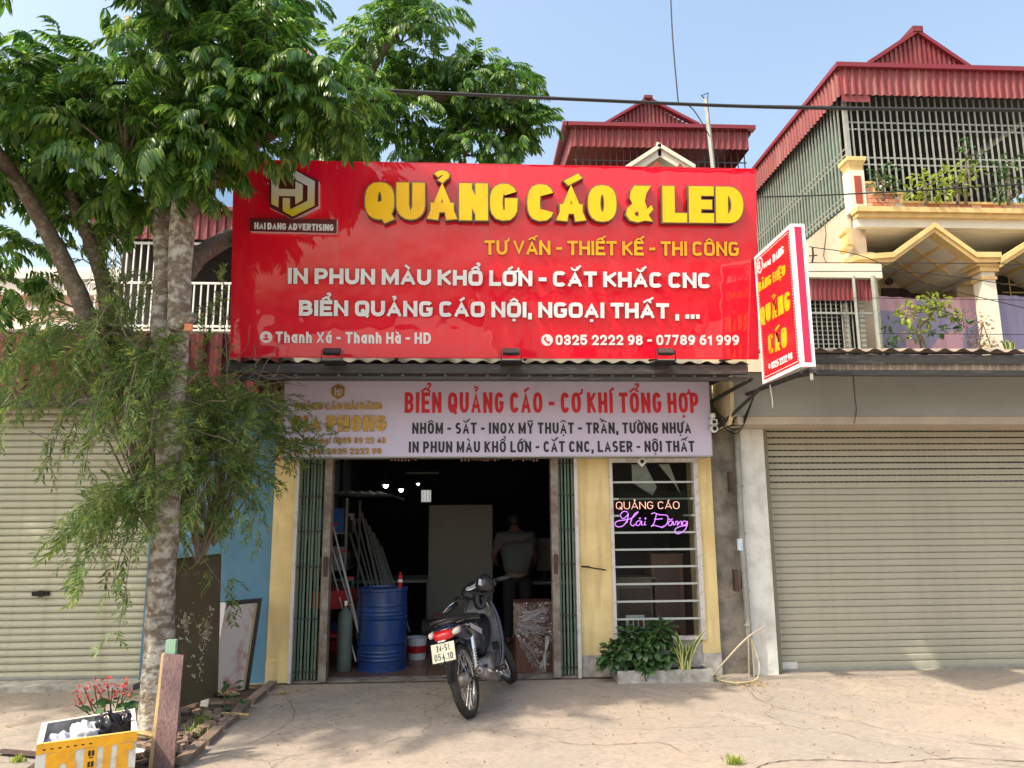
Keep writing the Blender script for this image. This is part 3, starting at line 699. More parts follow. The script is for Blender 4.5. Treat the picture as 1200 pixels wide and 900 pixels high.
# ---------- gap column, pipe, white pillar ----------
MB().box(2.63,2.93,8.27,8.6,0,2.9).build('concrete_column', 'conc'); tag(bpy.data.objects['concrete_column'],'bare dirty concrete column between yellow pillar and white pillar','column')
wp = MB().box(2.93,3.215,8.15,8.6,0,2.57).build('white_pillar','white'); tag(wp,'whitewashed pillar left of the closed beige shutter','pillar')
dp = thing('drain_pipe','grey plastic drain pipe clamped between the concrete column and white pillar','pipe',(2.86,8.1,0))
pp = [at(862,470,Y=8.08),at(866,560,Y=8.08),at(870,640,Y=8.08),at(876,720,Y=8.08),Vector((2.90,8.08,.02))]
MB().tube(pp,.032,12).build('pipe','pipe',dp,smooth=True)
for y_ in (570,625,692,732):
    c = at(864+(y_-520)*.058,y_,Y=8.08); MB().lathe([(.036,-.012),(.040,-.012),(.040,.012),(.036,.012)],c,14).build('collar','pipe',dp)
MB().lathe([(.034,0),(.034,.12)],at(868,645,Y=8.08),14).build('sticker','sticker',dp)
for (x, y) in ((862,680),(872,680),(856,565)):
    c = at(x,y,Y=8.1); MB().box(c.x-.02,c.x+.02,8.06,8.14,c.z-.11,c.z+.11).build('bracket','rusty',dp)
# ---------- right shop ----------
rs = thing('right_shop', 'closed right hand shop with wide beige roller shutter and grey lintel box', 'shop', (5, 8.3, 0))
MB().box(3.215,3.285,8.22,8.5,0,2.57).build('shutter_guide','olive',rs)
sh = MB().box(3.285,9.5,8.40,8.5,0,2.6).build('shutter','shutR',rs)
NS = 36; pz = 2.56/NS
prof = [(0,0),(-.006,.003),(-.009,pz*.3),(-.0085,pz*.78),(-.002,pz*.9),(0,pz*.92)]
sm = slat_mesh(3.285,9.5,'shutR',prof)
for k in range(NS): piece('slat', sm, sh, (0,8.37+rsl.uniform(-.002,.002),.012+k*pz+rsl.uniform(-.0015,.0015)), (rsl.uniform(-.03,.03),0,0))
b = MB()
for k in range(NS-9, NS):
    z = .012+k*pz+pz*.87
    x = 3.33
    while x < 7.6: b.box(x,x+.042,8.355,8.372,z,z+.009); x += .062
b.build('vent_slots','black',sh,kind='stuff')
pbox('bottom_rail', sh, 'bar', 3.285,9.5,8.345,8.37,.0,.02)
MB().box(3.30,3.50,8.343,8.35,.02,.09).build('pale_patch','white',sh)  # white patch at the lower left corner of the shutter
MB().box(2.76,9.5,7.75,8.6,2.66,3.12).build('lintel_box','greybeam',rs)
MB().box(2.80,9.5,7.76,8.6,2.575,2.657).build('lintel_soffit','beigebeam',rs)
b = MB().prism([(7.72,2.70),(7.85,2.58),(8.3,2.575),(8.3,3.12),(7.72,3.12)],(2.72,0,0),Y3,Z3,X3*.04); b.build('lintel_end','cream',rs)
MB().box(3.3,9.5,8.6,9.2,0,2.66).box(2.93,9.5,8.6,8.8,2.66,3.3).build('rear_wall','darkconc',rs)
# crack line on the lintel box
MB().tube([at(1000,440,Y=7.745),at(1002,465,Y=7.745),at(1004,480,Y=7.745),at(1001,496,Y=7.745)],.004,4).build('crack','darkconc',rs)
# awnings
def awning(name, label, x0, x1, yb, zb, yf, zf, m, pitch, dep, beams):
    t = thing(name, label, 'awning', ((x0+x1)/2, 8.2, zb))
    n = max(1, round((x1-x0)/1.05)); wd = (x1-x0)/n
    for i in range(n):
        corrugated((x0+i*wd,yf,zf+.004*(i%2)),(wd+.02,0,0),(0,yb-yf,zb-zf),pitch,dep,(0,0,1),False).build('roof_sheet', m, t)
    for (z0,z1,y0,y1,mm) in beams: pbox('beam', t, mm, x0,x1,y0,y1,z0,z1)
    return t
aw = awning('shop_awning','low dark corrugated awning with weathered steel gutter under the red board',-2.35,2.74,8.2,3.24,7.2,3.10,'awn',.165,.03,
      [(3.005,3.095,7.22,7.27,'darksteel'),(2.945,2.978,7.24,7.29,'darksteel')])
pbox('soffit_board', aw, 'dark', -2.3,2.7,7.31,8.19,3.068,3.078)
for k in range(24): pbox('hook', aw, 'pipe', -2.1+k*.205,-2.075+k*.205,7.275,7.3,2.978,3.005)
for x in (-2.2,-.6,1.0,2.6): pbox('rafter', aw, 'darksteel', x,x+.04,7.3,8.16,3.079,3.092)
ar = awning('shutter_awning','brown corrugated awning with twin steel gutters above the right shutter',2.98,9.5,8.6,3.52,7.12,3.215,'awnR',.17,.035,
      [(3.10,3.19,7.14,7.19,'darksteel'),(2.985,3.04,7.16,7.22,'darksteel')])
corrugated((2.98,7.17,3.04),(6.5,0,0),(0,0,.07),.085,.012,(0,-1,0)).build('valance','awnR',ar)
for x in (3.2,5.0,6.8,8.6): pbox('rafter', ar, 'darksteel', x,x+.04,7.2,8.5,3.12,3.17)
# sign brackets to the right of the awning
br = thing('sign_bracket','rusty angle iron bracket carrying the projecting red sign','bracket',(2.8,8.1,2.6))
MB().tube([(2.62,8.19,2.50),(2.92,7.15,2.93),(2.99,6.28,2.84)],.022,4).build('diagonal_arm','darksteel',br)
MB().tube([(2.62,8.19,2.86),(2.80,7.3,2.97)],.022,4).tube([(2.9,8.1,2.9),(2.95,6.3,2.86)],.02,4).tube([(2.84,7.2,2.87),(2.86,6.3,2.85)],.02,4).build('upper_arm','darksteel',br)
MB().tube([(2.96,6.32,2.78),(2.96,6.32,2.90)],.018,4).tube([(2.99,6.38,2.78),(2.99,6.38,2.92)],.01,4).build('bolt','pipe',br)
MB().tube([(2.82,6.9,2.84),(2.825,6.9,2.78),(2.83,6.89,2.68),(2.825,6.89,2.62)],.006,5).build('loose_wire','pipe',br)
cb = MB()
for k in range(4): cb.tube(catmull([(2.62,8.0,2.8-k*.03),(2.70+.02*k,7.9,2.66-.05*k),(2.85,7.8,2.62-.03*k),(2.9,7.5,2.85)],6),.006,4)
tag(cb.build('cable_bundle','cable'),'tangled black cables hanging beside the security camera','cable')
# security camera
c = at(835,492,Y=7.9)
sc_ = thing('security_camera','white twin lens security camera beside the right end of the banner','camera',c)
MB().lathe([(0,.07),(.03,.07),(.035,.03),(.02,.02),(.02,.0)],c,14).build('mount','barw',sc_,smooth=True)
MB().box(c.x-.035,c.x+.035,7.85,7.93,c.z-.055,c.z+.0).build('body','barw',sc_)
MB().box(c.x-.018,c.x+.018,7.84,7.851,c.z-.045,c.z-.012).build('upper_lens','black',sc_)
MB().lathe([(0,-.05),(.035,-.045),(.042,0),(.035,.04),(0,.05)],(c.x,7.88,c.z-.10),16,axis='Y').build('lens_ball','barw',sc_,smooth=True)
MB().lathe([(0,-.006),(.024,-.004),(.026,.01)],(c.x-.003,7.835,c.z-.10),14,axis='Y').build('lower_lens','black',sc_)
# ================= signs =================
TB = Vector((0,-.25,1.92)).normalized(); NB = X3.cross(TB).normalized()
BL = Vector((0,7.35,3.195)); HB = sqrt(.25**2+1.92**2)
TM = Matrix(((1,TB.x,NB.x,0),(0,TB.y,NB.y,7.35),(0,TB.z,NB.z,3.195),(0,0,0,1)))
XL, XR = -2.33, 2.905
bd = thing('red_billboard','huge glossy red billboard lettered QUẢNG CÁO & LED above the shop awning','billboard',(.3,7.4,3.2))
n = 5; wd = (XR-XL)/n
for k in range(n): MB().box(XL+k*wd+(.0003 if k else 0),XL+(k+1)*wd-.0003,.0,HB,-.03,0,T=TM).build('panel','board',bd)
MB().box(XL+.01,XR-.01,.02,HB-.02,-.036,-.031,T=TM).build('backing_sheet','darkwood',bd)
MB().box(XL,XR,0,.04,-.13,-.037,T=TM).box(XL,XR,HB-.04,HB,-.13,-.031,T=TM).box(XL,XL+.04,.04,HB-.04,-.13,-.031,T=TM).box(XR-.04,XR,.04,HB-.04,-.13,-.031,T=TM).box(XL+.04,XR-.04,.9,.94,-.13,-.031,T=TM).build('frame','boardback',bd)
MB().box(XL,XR,-.012,.0,-.03,.002,T=TM).box(XR,XR+.004,0,HB,-.13,.002,T=TM).box(XL,XR,HB,HB+.006,-.03,.002,T=TM).build('edge_trim','signred',bd)
for x in (-2.2,-.8,.6,2.0,2.8):
    MB().tube([(x,7.45,3.25),(x,8.2,3.35)],.02,4).tube([(x,7.2,4.9),(x,8.25,4.3)],.02,4).build('strut','rusty',bd)
PL = (BL, NB)
px_text('QUẢNG CÁO & LED', PL, 429,868, 215,259.5, 223.5,264, .255, ['yface','brownside','goldrim'], bd, depth=.085, gap=.045, rim=.010, z0=.002, xs=1.3)
px_text('TƯ VẤN - THIẾT KẾ - THI CÔNG', PL, 568,865, 281.5,299, 284.7,300.5, .19, ['yface2','greyside'], bd, depth=.022, gap=.10, sq=True)
px_text('IN PHUN MÀU KHỔ LỚN - CẮT KHẮC CNC', PL, 338,832, 315,333, 320,338.3, .245, ['wface','greyside'], bd, depth=.025, gap=.10, sq=True)
px_text('BIỂN QUẢNG CÁO NỘI, NGOẠI THẤT , ...', PL, 351,819, 352.3,370.5, 356,374, .245, ['wface','greyside'], bd, depth=.025, gap=.10, sq=True)
px_text('Thanh Xá - Thanh Hà - HD', PL, 323,505, 388.5,402, 390,403, .20, ['wface','greyside'], bd, depth=.006, gap=.13)
px_text('0325 2222 98 - 07789 61 999', PL, 651,866, 392.5,404.5, 392.5,404.5, .21, ['wface','greyside'], bd, depth=.006, gap=.11)
def bpt(px, py, d=0): return at_plane(px, py, BL+NB*d, NB)
def badge(px, py, kind):
    c = bpt(px, py); r = .058
    b = MB().prism([(r*cos(a*pi/12), r*sin(a*pi/12)) for a in range(24)], c, X3, TB, NB*.005)
    if kind == 'person':
        b.prism([(.016*cos(a*pi/6), .012+.016*sin(a*pi/6)) for a in range(12)], c, X3, TB, NB*.007, m=1)
        b.prism([(-.032,-.03),(.032,-.03),(.024,-.012),(.0,-.004),(-.024,-.012)], c, X3, TB, NB*.0075, m=1)
    else:
        b2 = [(-.030,.022),(-.014,.034),(-.006,.016),(-.014,.006),(.006,-.016),(.018,-.010),(.034,-.020),(.022,-.034),(.006,-.036),(-.018,-.014),(-.032,.006)]
        b.prism(b2, c, X3, TB, NB*.007, m=1)
    b.build('icon_badge', ['wface','signred'], bd)
badge(312,395,'person'); badge(641,398.5,'phone')
# logo: hexagon monogram on a plate
def lz(x, y): return (285+x/9., 190+y/9.)
lg = thing('hexagon_logo','raised gold hexagon monogram with HAI DANG ADVERTISING plate on the red board','logo',bpt(347,240))
lg['category'] = 'logo'
def lpoly(pts, d0, d1, mats, name, ms=1):
    o = bpt(*lz(500,400)); P = []
    for p in pts:
        v = bpt(*lz(*p))-o; P.append((v.dot(X3), v.dot(TB)))
    # orientation must be counter-clockwise seen from the front
    A = sum(P[i][0]*P[(i+1)%len(P)][1]-P[(i+1)%len(P)][0]*P[i][1] for i in range(len(P)))
    if A < 0: P.reverse()
    MB().prism(P, o+NB*d0, X3, TB, NB*(d1-d0), m=0, ms=ms).build(name, mats, lg)
lpoly([(555,95),(812,225),(812,490),(545,628),(300,500),(300,215)], .002,.085,['brownplate','pinkside'],'hexagon_plate')
gr = mat('silver_to_gold_film',(.62,.62,.60),.3)
t_ = gr.node_tree; tcn = t_.nodes.new('ShaderNodeTexCoord'); sx_ = t_.nodes.new('ShaderNodeSeparateXYZ'); mr = t_.nodes.new('ShaderNodeMapRange'); rp = t_.nodes.new('ShaderNodeValToRGB')
t_.links.new(tcn.outputs['Object'], sx_.inputs[0]); t_.links.new(sx_.outputs['Z'], mr.inputs[0]); mr.inputs[1].default_value = -.24; mr.inputs[2].default_value = .26
t_.links.new(mr.outputs[0], rp.inputs[0]); rp.color_ramp.elements[0].color = (.62,.52,.01,1); rp.color_ramp.elements[0].position=.25; rp.color_ramp.elements[1].color = (.62,.62,.60,1); rp.color_ramp.elements[1].position=.8
t_.links.new(rp.outputs[0], t_.nodes['Principled BSDF'].inputs['Base Color']); M['logograd'] = gr
HDs = [[(333,175),(400,205),(400,310),(520,320),(520,180),(655,270),(655,430),(575,478),(575,392),(400,385),(395,505),(325,470)]]
lpoly([(325,215),(400,250),(400,312),(575,318),(575,235),(652,272),(650,432),(575,478),(572,392),(402,388),(398,508),(325,472)], .087,.10,['logograd','greyside'],'monogram')
lpoly([(555,112),(778,235),(772,490),(545,600),(443,545),(443,408),(518,410),(518,530),(700,438),(703,285),(520,190),(525,130)], .087,.1005,['logograd','greyside'],'monogram')
lpoly([(95,610),(1000,625),(1000,770),(92,748)], .002,.075,['brownplate','pinkside'],'name_plate')
P1 = (BL+NB*.077, NB)
px_text('HAI DANG ADVERTISING', P1, *[lz(118,0)[0], lz(955,0)[0]], lz(0,640)[1], lz(0,708)[1], lz(0,655)[1], lz(0,728)[1], .24, ['wface','greyside'], lg, depth=.006, gap=.07, per_letter=False)
# flood lamps in front of the board
for i, (px, lb) in enumerate(((389,'leftmost black flood lamp below the address line of the red board'),(599,'middle black flood lamp below the centre of the red board'),(780,'black flood lamp below the phone number on the red board'))):
    c = at(px, 412, Y=7.0)
    t = thing('flood_lamp', lb, 'lamp', c, 'flood lamps along the foot of the billboard')
    Tm = Matrix.Translation(c)@Matrix.Rotation(R_(-35),4,'X')
    MB().box(-.08,.08,-.012,.012,-.035,.035,T=Tm).box(-.06,.06,.012,.028,-.025,.025,T=Tm).build('lamp_housing','flood',t)
    MB().box(-.07,.07,-.015,-.0125,-.028,.028,T=Tm).build('lamp_glass','darkwood',t)
    MB().box(c.x-.1,c.x-.09,7.0,7.012,c.z-.08,c.z+.02).box(c.x+.09,c.x+.1,7.0,7.012,c.z-.08,c.z+.02).box(c.x-.1,c.x+.1,7.0,7.3,c.z-.09,c.z-.08).build('lamp_bracket','flood',t)
# lilac banner light box
YB = 7.94
a_ = at(330,536,Y=YB); c_ = at(830,449,Y=YB); XA, XB, ZA, ZB = a_.x, c_.x, 2.265, 3.055
bn = thing('light_box_banner','lilac white light box banner lettered BIỂN QUẢNG CÁO above the doorway','banner',((XA+XB)/2,8.05,2.3))
MB().box(XA,XB,YB,8.17,ZA,ZB).build('box_body','bannerface',bn)
MB().box(XA-.006,XB+.006,YB-.004,8.16,ZA-.012,ZA).box(XA-.006,XB+.006,YB-.004,8.16,ZB,ZB+.008).box(XB,XB+.006,YB-.004,8.16,ZA,ZB).box(XA-.006,XA,YB-.004,8.16,ZA,ZB).build('trim','bar',bn)
PN = (Vector((0,YB,0)), Vector((0,-1,0)))
px_text('BIỂN QUẢNG CÁO - CƠ KHÍ TỔNG HỢP', PN, 474,819, 460,484, 460,484, .185, ['bred','bred'], bn, depth=.003, gap=.12, xs=.88, per_letter=True)
px_text('NHÔM - SẮT - INOX MỸ THUẬT - TRẦN, TƯỜNG NHỰA', PN, 483,810, 495.5,508.5, 495,508, .19, ['bblack','bblack'], bn, depth=.003, gap=.13)
px_text('IN PHUN MÀU KHỔ LỚN - CẮT CNC, LASER - NỘI THẤT', PN, 479,814, 517.5,530.5, 516.5,529.5, .19, ['bblack','bblack'], bn, depth=.003, gap=.13)
px_text('QUẢNG CÁO HẢI ĐĂNG', PN, 345,448, 472.5,480.5, 472,480, .27, ['bgold','brownside'], bn, depth=.012, gap=.08, per_letter=False, name='gold_lettering')
px_text('GIA PHONG', PN, 341,453, 487,506, 486.5,505.5, .30, ['bgold','brownside'], bn, depth=.012, gap=.07)
px_text('Mr. Phong: 0339 89 22 43', PN, 341,452, 513,520, 512,519.5, .24, ['bgold','brownside'], bn, depth=.010, gap=.10, per_letter=False, name='gold_lettering')
px_text('Mr. Hải: 0325 2222 98', PN, 345,447, 525.5,533, 525,532, .24, ['bgold','brownside'], bn, depth=.010, gap=.10, per_letter=False, name='gold_lettering')
c = at(396.5,459,Y=YB); hx = [(.077*cos(pi/2+k*pi/3), .083*sin(pi/2+k*pi/3)) for k in range(6)]
b = MB().prism(hx, c, X3, Z3, Vector((0,-.012,0)))
for x0,x1,z0,z1 in ((-.035,-.022,-.035,.04),(-.022,-.003,-.006,.006),(-.003,.009,-.045,.03),(.022,.034,-.03,.035),(.009,.022,-.042,-.03)): b.box(c.x+x0,c.x+x1,YB-.015,YB-.012,c.z+z0,c.z+z1,1)
b.build('hexagon_badge',['bgold','bannerface'],bn)
# torn edge under the banner
b = MB(); random.seed(5)
for x0 in (458,540,555,600): 
    for k in range(8):
        q = at(x0+k*4, 537, Y=8.0); b.box(q.x,q.x+.02,7.99,8.02,q.z-.015-random.random()*.02,q.z+.01)
b.build('torn_edge','cardwood',bn)
# projecting sign
pj = thing('projecting_sign','red projecting sign lettered BẢNG HIỆU QUẢNG CÁO at the right end','sign',(2.9,6.8,2.9))
x0, x1, y0, y1, z0, z1 = 2.865, 2.99, 6.30, 7.18, 2.895, 4.20
MB().box(x0+.004,x1-.004,y0+.004,y1-.004,z0+.004,z1-.004).build('core','boardback',pj)
MB().box(x0-.001,x0+.003,y0+.035,y1-.035,z0+.035,z1-.035).build('red_face','signred',pj)
MB().box(x0+.03,x1-.03,y0-.001,y0+.003,z0+.035,z1-.03).build('red_end','signpink',pj)
f = MB()
for (a,b1,c1,d1) in ((y0,y0+.034,z0,z1),(y1-.034,y1,z0,z1),(y0+.034,y1-.034,z0,z0+.034),(y0+.034,y1-.034,z1-.034,z1)): f.box(x0-.004,x0+.004,a,b1,c1,d1)
f.box(x0+.004,x0+.029,y0-.004,y0+.004,z0,z1).box(x1-.029,x1,y0-.004,y0+.004,z0,z1).box(x0+.029,x1-.029,y0-.004,y0+.004,z0,z0+.034).box(x0+.029,x1-.029,y0-.004,y0+.004,z1-.028,z1)
f.box(x0,x1,y0,y1,z0-.004,z0+.004)
f.build('white_frame','signwhite',pj)
PJ = (Vector((x0-.0015,0,0)), Vector((-1,0,0)))
def jpt(px, py): return at_plane(px, py, *PJ)
def jz(x, y): return (870+x/4.39, 255+y/4.39)
def jtext(s, ax, ay, bx, by, h, t, m, xs=1.9, **kw):
    a = jpt(*jz(ax,ay)); b_ = jpt(*jz(bx,by)); U = b_-a; V = Vector((-1,0,0)).cross(U).normalized()
    text(s, a, U, V, U.length, h, t, [m,m], pj, depth=.004, xs=xs, **kw)
jtext('HAI', 112,262,146,240,.055,.15,'signwhite',gap=.1,per_letter=False)
jtext('DANG', 160,232,214,185,.075,.15,'signwhite',gap=.08,per_letter=False)
jtext('BẢNG HIỆU', 85,385,222,295,.095,.14,'yface2',gap=.1)
jtext('QUẢNG', 95,556,248,475,.175,.15,'yface2',gap=.1)
jtext('CÁO', 138,706,232,665,.19,.16,'yface2',gap=.1)
jtext('0325 2222 98', 152,780,258,728,.065,.13,'signwhite',gap=.12,per_letter=False,name='phone_lettering',xs=1.3)
c = jpt(*jz(90,245)); b = MB()
hexp = [(.075*cos(pi/2+k*pi/3), .08*sin(pi/2+k*pi/3)) for k in range(6)]
ribbon(b, hexp, .007, c, Vector((0,-1,0)), Z3, Vector((-1,0,0)), 0, .003, closed=True)
ribbon(b, [(-.03,.035),(-.03,-.035)], .007, c, Vector((0,-1,0)), Z3, Vector((-1,0,0)), 0, .0034); ribbon(b, [(.0,.035),(.0,-.035)], .007, c, Vector((0,-1,0)), Z3, Vector((-1,0,0)), 0, .0034)
ribbon(b, [(-.03,0),(.0,0)], .007, c, Vector((0,-1,0)), Z3, Vector((-1,0,0)), 0, .0038)
b.build('hexagon_mark',['signwhite','signwhite'],pj)
c = jpt(*jz(140,765)); MB().prism([(.022*cos(k*pi/6),.028*sin(k*pi/6)) for k in range(12)], c, Vector((0,-1,0)), Z3, Vector((-.003,0,0))).build('phone_icon','signwhite',pj)
b = MB()     # dashed white border print
yy = y0+.06
while yy < y1-.06:
    for zz in (z0+.055, z1-.058): b.box(x0-.0035,x0-.001,yy,yy+.018,zz,zz+.006)
    yy += .018*1.05
zz = z0+.07
while zz < z1-.07:
    for y_ in (y0+.055, y1-.06): b.box(x0-.0035,x0-.001,y_,y_+.007,zz,zz+.012)
    zz += .028
b.build('dotted_border','signwhite',pj)
# ================= villa at the right =================
vh = thing('villa', 'cream villa with caged roof terrace and zigzag gable cornice at the upper right', 'house', (6, 8.6, 3.4))
XV, YV = 4.73, 8.6
MB().box(XV,XV+.18,YV+.12,12.5,3.3,5.46).build('side_wall','beigewall',vh)
MB().box(XV+.18,9.5,9.9,10.0,3.3,5.46).build('recessed_wall','cream',vh)
MB().box(XV+.18,9.5,YV+.02,12.5,5.16,5.40).build('terrace_floor','cream2',vh)
MB().box(XV-.02,9.5,YV-.06,YV+.02,5.10,5.21).build('white_cornice','cream2',vh)
MB().box(XV-.03,9.5,YV-.12,YV+.0,5.212,5.262).box(XV-.05,9.5,YV-.16,YV+.0,5.264,5.325).build('yellow_cornice','ochre',vh)
MB().box(XV+.181,9.5,YV+.03,9.9,5.09,5.158).build('soffit','cream2',vh)
MB().tube([at(966,255,X=XV-.005),at(968,275,X=XV-.005),at(965,300,X=XV-.005),at(972,318,X=XV-.005)],.006,4).build('crack','darkconc',vh)
# parapet of tiles in steps
zt = [(XV+.16,5.02,5.71),(5.02,5.36,5.58),(5.36,9.5,5.46)]
par = MB()
for x0,x1,z1 in zt: par.box(x0,x1,YV,YV+.1,5.327,z1-.03)
par = par.build('parapet','mortar',vh)
for i,(x0,x1,z1) in enumerate(zt):
    pbox('coping',par,'ochre',x0-(.0 if i==0 else .03),x1,YV-.03,YV+.13,z1-.03,z1)
    if i: pbox('coping_riser',par,'ochre',x0-.03,x0,YV-.03,YV+.13,z1,zt[i-1][2]-.03)
random.seed(11); row = 0; z = 5.335
while z < 5.68:
    x = XV+.165-(.07 if row % 2 else 0)
    while x < 8.2:
        top = 5.71 if x < 5.0 else (5.58 if x < 5.34 else 5.46)
        a, b_ = max(x+.004, XV+.163), x+.136
        if z+.05 < top-.02 and b_-a > .03:
            if not (x < 5.0 < b_ and z+.05 > 5.55) and not (x < 5.34 < b_ and z+.05 > 5.43):
                pbox('brick',par,random.choice(['brick','brick','brick2','brick3']),a,b_,YV-.012,YV,z,z+.046)
        x += .14
    z += .053; row += 1
# corner post with flared cap
ps = MB().box(XV-.03,XV+.155,YV-.02,YV+.16,5.327,5.86).build('corner_post','cream2',vh)
MB().lathe([(.10,5.86),(.12,5.87),(.12,5.90),(.15,5.96),(.17,5.98),(.17,6.03),(0,6.04)],(XV+.062,YV+.07,0),4,T=Matrix.Translation((XV+.062,YV+.07,0))@Matrix.Rotation(pi/4,4,'Z')@Matrix.Translation((-XV-.062,-YV-.07,0))).build('post_cap','ochre',ps)
MB().box(XV+.02,XV+.105,YV-.03,YV-.02,5.42,5.78).build('tile_inset','redtile',ps)
# cage
cg = MB().box(XV-.01,XV+.04,YV+.02,YV+.07,5.86,6.85).build('cage','bar',vh)
def zat(py): return at(1050,py+1.5,Y=YV+.05).z
for zz in [zat(143),zat(151),zat(184),zat(192)]:
    pbox('rail',cg,'bar',XV,9.4,YV+.06,YV+.075,zz,zz+.018)
for k in range(54):
    x = XV+.09+k*.086
    pbox('bar',cg,'bar',x,x+.018,YV+.045,YV+.06,(5.71 if x<5.02 else 5.58 if x<5.36 else 5.46),6.9)
for zz in (5.53,5.60,6.1,6.18): pbox('rail',cg,'bar',XV-.012,XV,YV+.07,12.2,zz,zz+.018)
for k in range(40):
    y = YV+.14+k*.092
    pbox('bar',cg,'bar',XV-.03,XV-.014,y,y+.016,5.47,6.9)
corrugated((XV+.06,YV+.3,5.47),(0,3.8,0),(0,0,1.5),.1,.02,(-1,0,0)).build('side_sheet','greensheet',vh)
MB().box(XV+.2,9.5,12.2,12.3,5.4,7.2).build('terrace_back_wall','dark',vh)  # depth of shade on the terrace put into this near-black wall colour
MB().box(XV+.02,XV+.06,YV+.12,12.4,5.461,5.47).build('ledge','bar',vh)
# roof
MB().box(XV+.2,9.5,YV+.12,12.2,7.12,7.135).build('terrace_shade_sheet','dark',vh)  # dark sheet added under the roof, the terrace shade put into its colour
rf = MB().box(XV-.05,9.6,YV-.05,12.6,7.14,7.17).build('roof','maroond',vh)
corrugated((XV-.09,YV-.10,6.83),(5.0,0,0),(0,0,.37),.095,.022,(0,-1,0)).build('front_fascia','maroon',rf)
MB().box(XV-.08,XV+.28,YV-.098,YV-.09,6.74,6.85).build('fascia_step','maroon',rf)
b = corrugated((XV-.09,YV-.09,6.83),(0,4.0,0),(0,0,.37),.095,.022,(-1,0,0)); b.build('side_fascia','maroon',rf)
MB().box(XV-.14,9.6,YV-.16,YV-.04,7.19,7.25).box(XV-.14,XV-.04,YV-.04,12.6,7.19,7.25).build('eave_trim','maroonedge',rf)
# dormer gable
p0, p1, p2 = at(1018,76,Y=8.9), at(1072,40,Y=8.9), at(1130,80,Y=8.9)
b = MB(); N_ = 20
for k in range(N_):
    u0, u1 = k/N_, (k+1)/N_; xa, xb = p0.x+(p2.x-p0.x)*u0, p0.x+(p2.x-p0.x)*u1
    def top(x): return p0.z+(p1.z-p0.z)*((x-p0.x)/(p1.x-p0.x) if x < p1.x else (p2.x-x)/(p2.x-p1.x))
    xm = (xa+xb)/2
    b.quad((xa,8.9,7.2),(xm,8.9,7.2),(xm,8.9,max(7.2,top(xm))),(xa,8.9,max(7.2,top(xa))))
    b.quad((xm,8.9,7.2),(xm,8.875,7.2),(xm,8.875,max(7.2,top(xm))),(xm,8.9,max(7.2,top(xm))))
    b.quad((xm,8.875,7.2),(xb,8.875,7.2),(xb,8.875,max(7.2,top(xb))),(xm,8.875,max(7.2,top(xm))))
b.build('gable_sheet','maroon',rf)
MB().prism([(0,0),(1,0),(1,.06),(0,.06)],(p0.x-.05,8.83,p0.z-.05),Vector((p1.x-p0.x+.05,0,p1.z-p0.z+.03)),Z3,Vector((0,.12,0))).prism([(0,0),(1,0),(1,.06),(0,.06)],(p1.x,8.83,p1.z-.02),Vector((p2.x-p1.x+.05,0,p2.z-p1.z-.03)),Z3,Vector((0,.12,0))).build('gable_trim','maroonedge',rf)
MB().quad((p0.x,8.9,7.2),(p1.x,8.9,p1.z),(p1.x,11.5,p1.z),(p0.x,11.5,7.2)).quad((p2.x,8.9,7.2),(p1.x,8.9,p1.z),(p1.x,11.5,p1.z),(p2.x,11.5,7.2)).box(p1.x-.07,p1.x+.07,8.82,11.5,p1.z-.01,p1.z+.07).build('gable_roof','maroond',rf)
MB().tube([at(1200,140,Y=9.6),at(1141,183,Y=9.6)],.05,8).build('diagonal_pipe','bar',vh)
# zigzag gable cornice with coffered ceiling
zz = [(988,309),(1003,303),(1046,300),(1094,265),(1143,300),(1172,300)]
zz2 = [(1172,306),(1200,288),(1245,262),(1300,300),(1420,300)]
for pts in (zz, zz2):
    W = [at(x,y,Y=8.50) for x, y in pts]
    for (a, c_) in zip(W[:-1], W[1:]):
        d = c_-a; d.y = 0
        o = Vector((a.x,8.50,a.z))
        MB().prism([(0,-.075),(1,-.075),(1,0),(0,0)],o,d,Z3,Vector((0,.14,0))).build('cornice','ochre',vh)
        MB().prism([(0,-.035),(1,-.035),(1,.03),(0,.03)],o+Vector((0,-.03,.012)),d,Z3,Vector((0,.10,0))).build('cornice_lip','ochre',vh)
        ce = MB().prism([(0,.0),(1,.0),(1,.04),(0,.04)],o+Vector((0,.14,-.06)),d,Z3,Vector((0,1.25,0))).build('gable_ceiling','cream2',vh)
        if d.length > .4:
            for s in (.33,.72): MB().prism([(s,-.02),(s+.04,-.02),(s+.04,0),(s,0)],o+Vector((0,.14,-.06)),d,Z3,Vector((0,1.24,0))).build('ceiling_rib','ochre',ce)
            for s in (.35,.8): MB().prism([(0.02,-.021),(.98,-.021),(.98,0),(0.02,0)],o+Vector((0,.14+s,-.06)),d,Z3,Vector((0,.03,0))).build('ceiling_rib','ochre',ce)
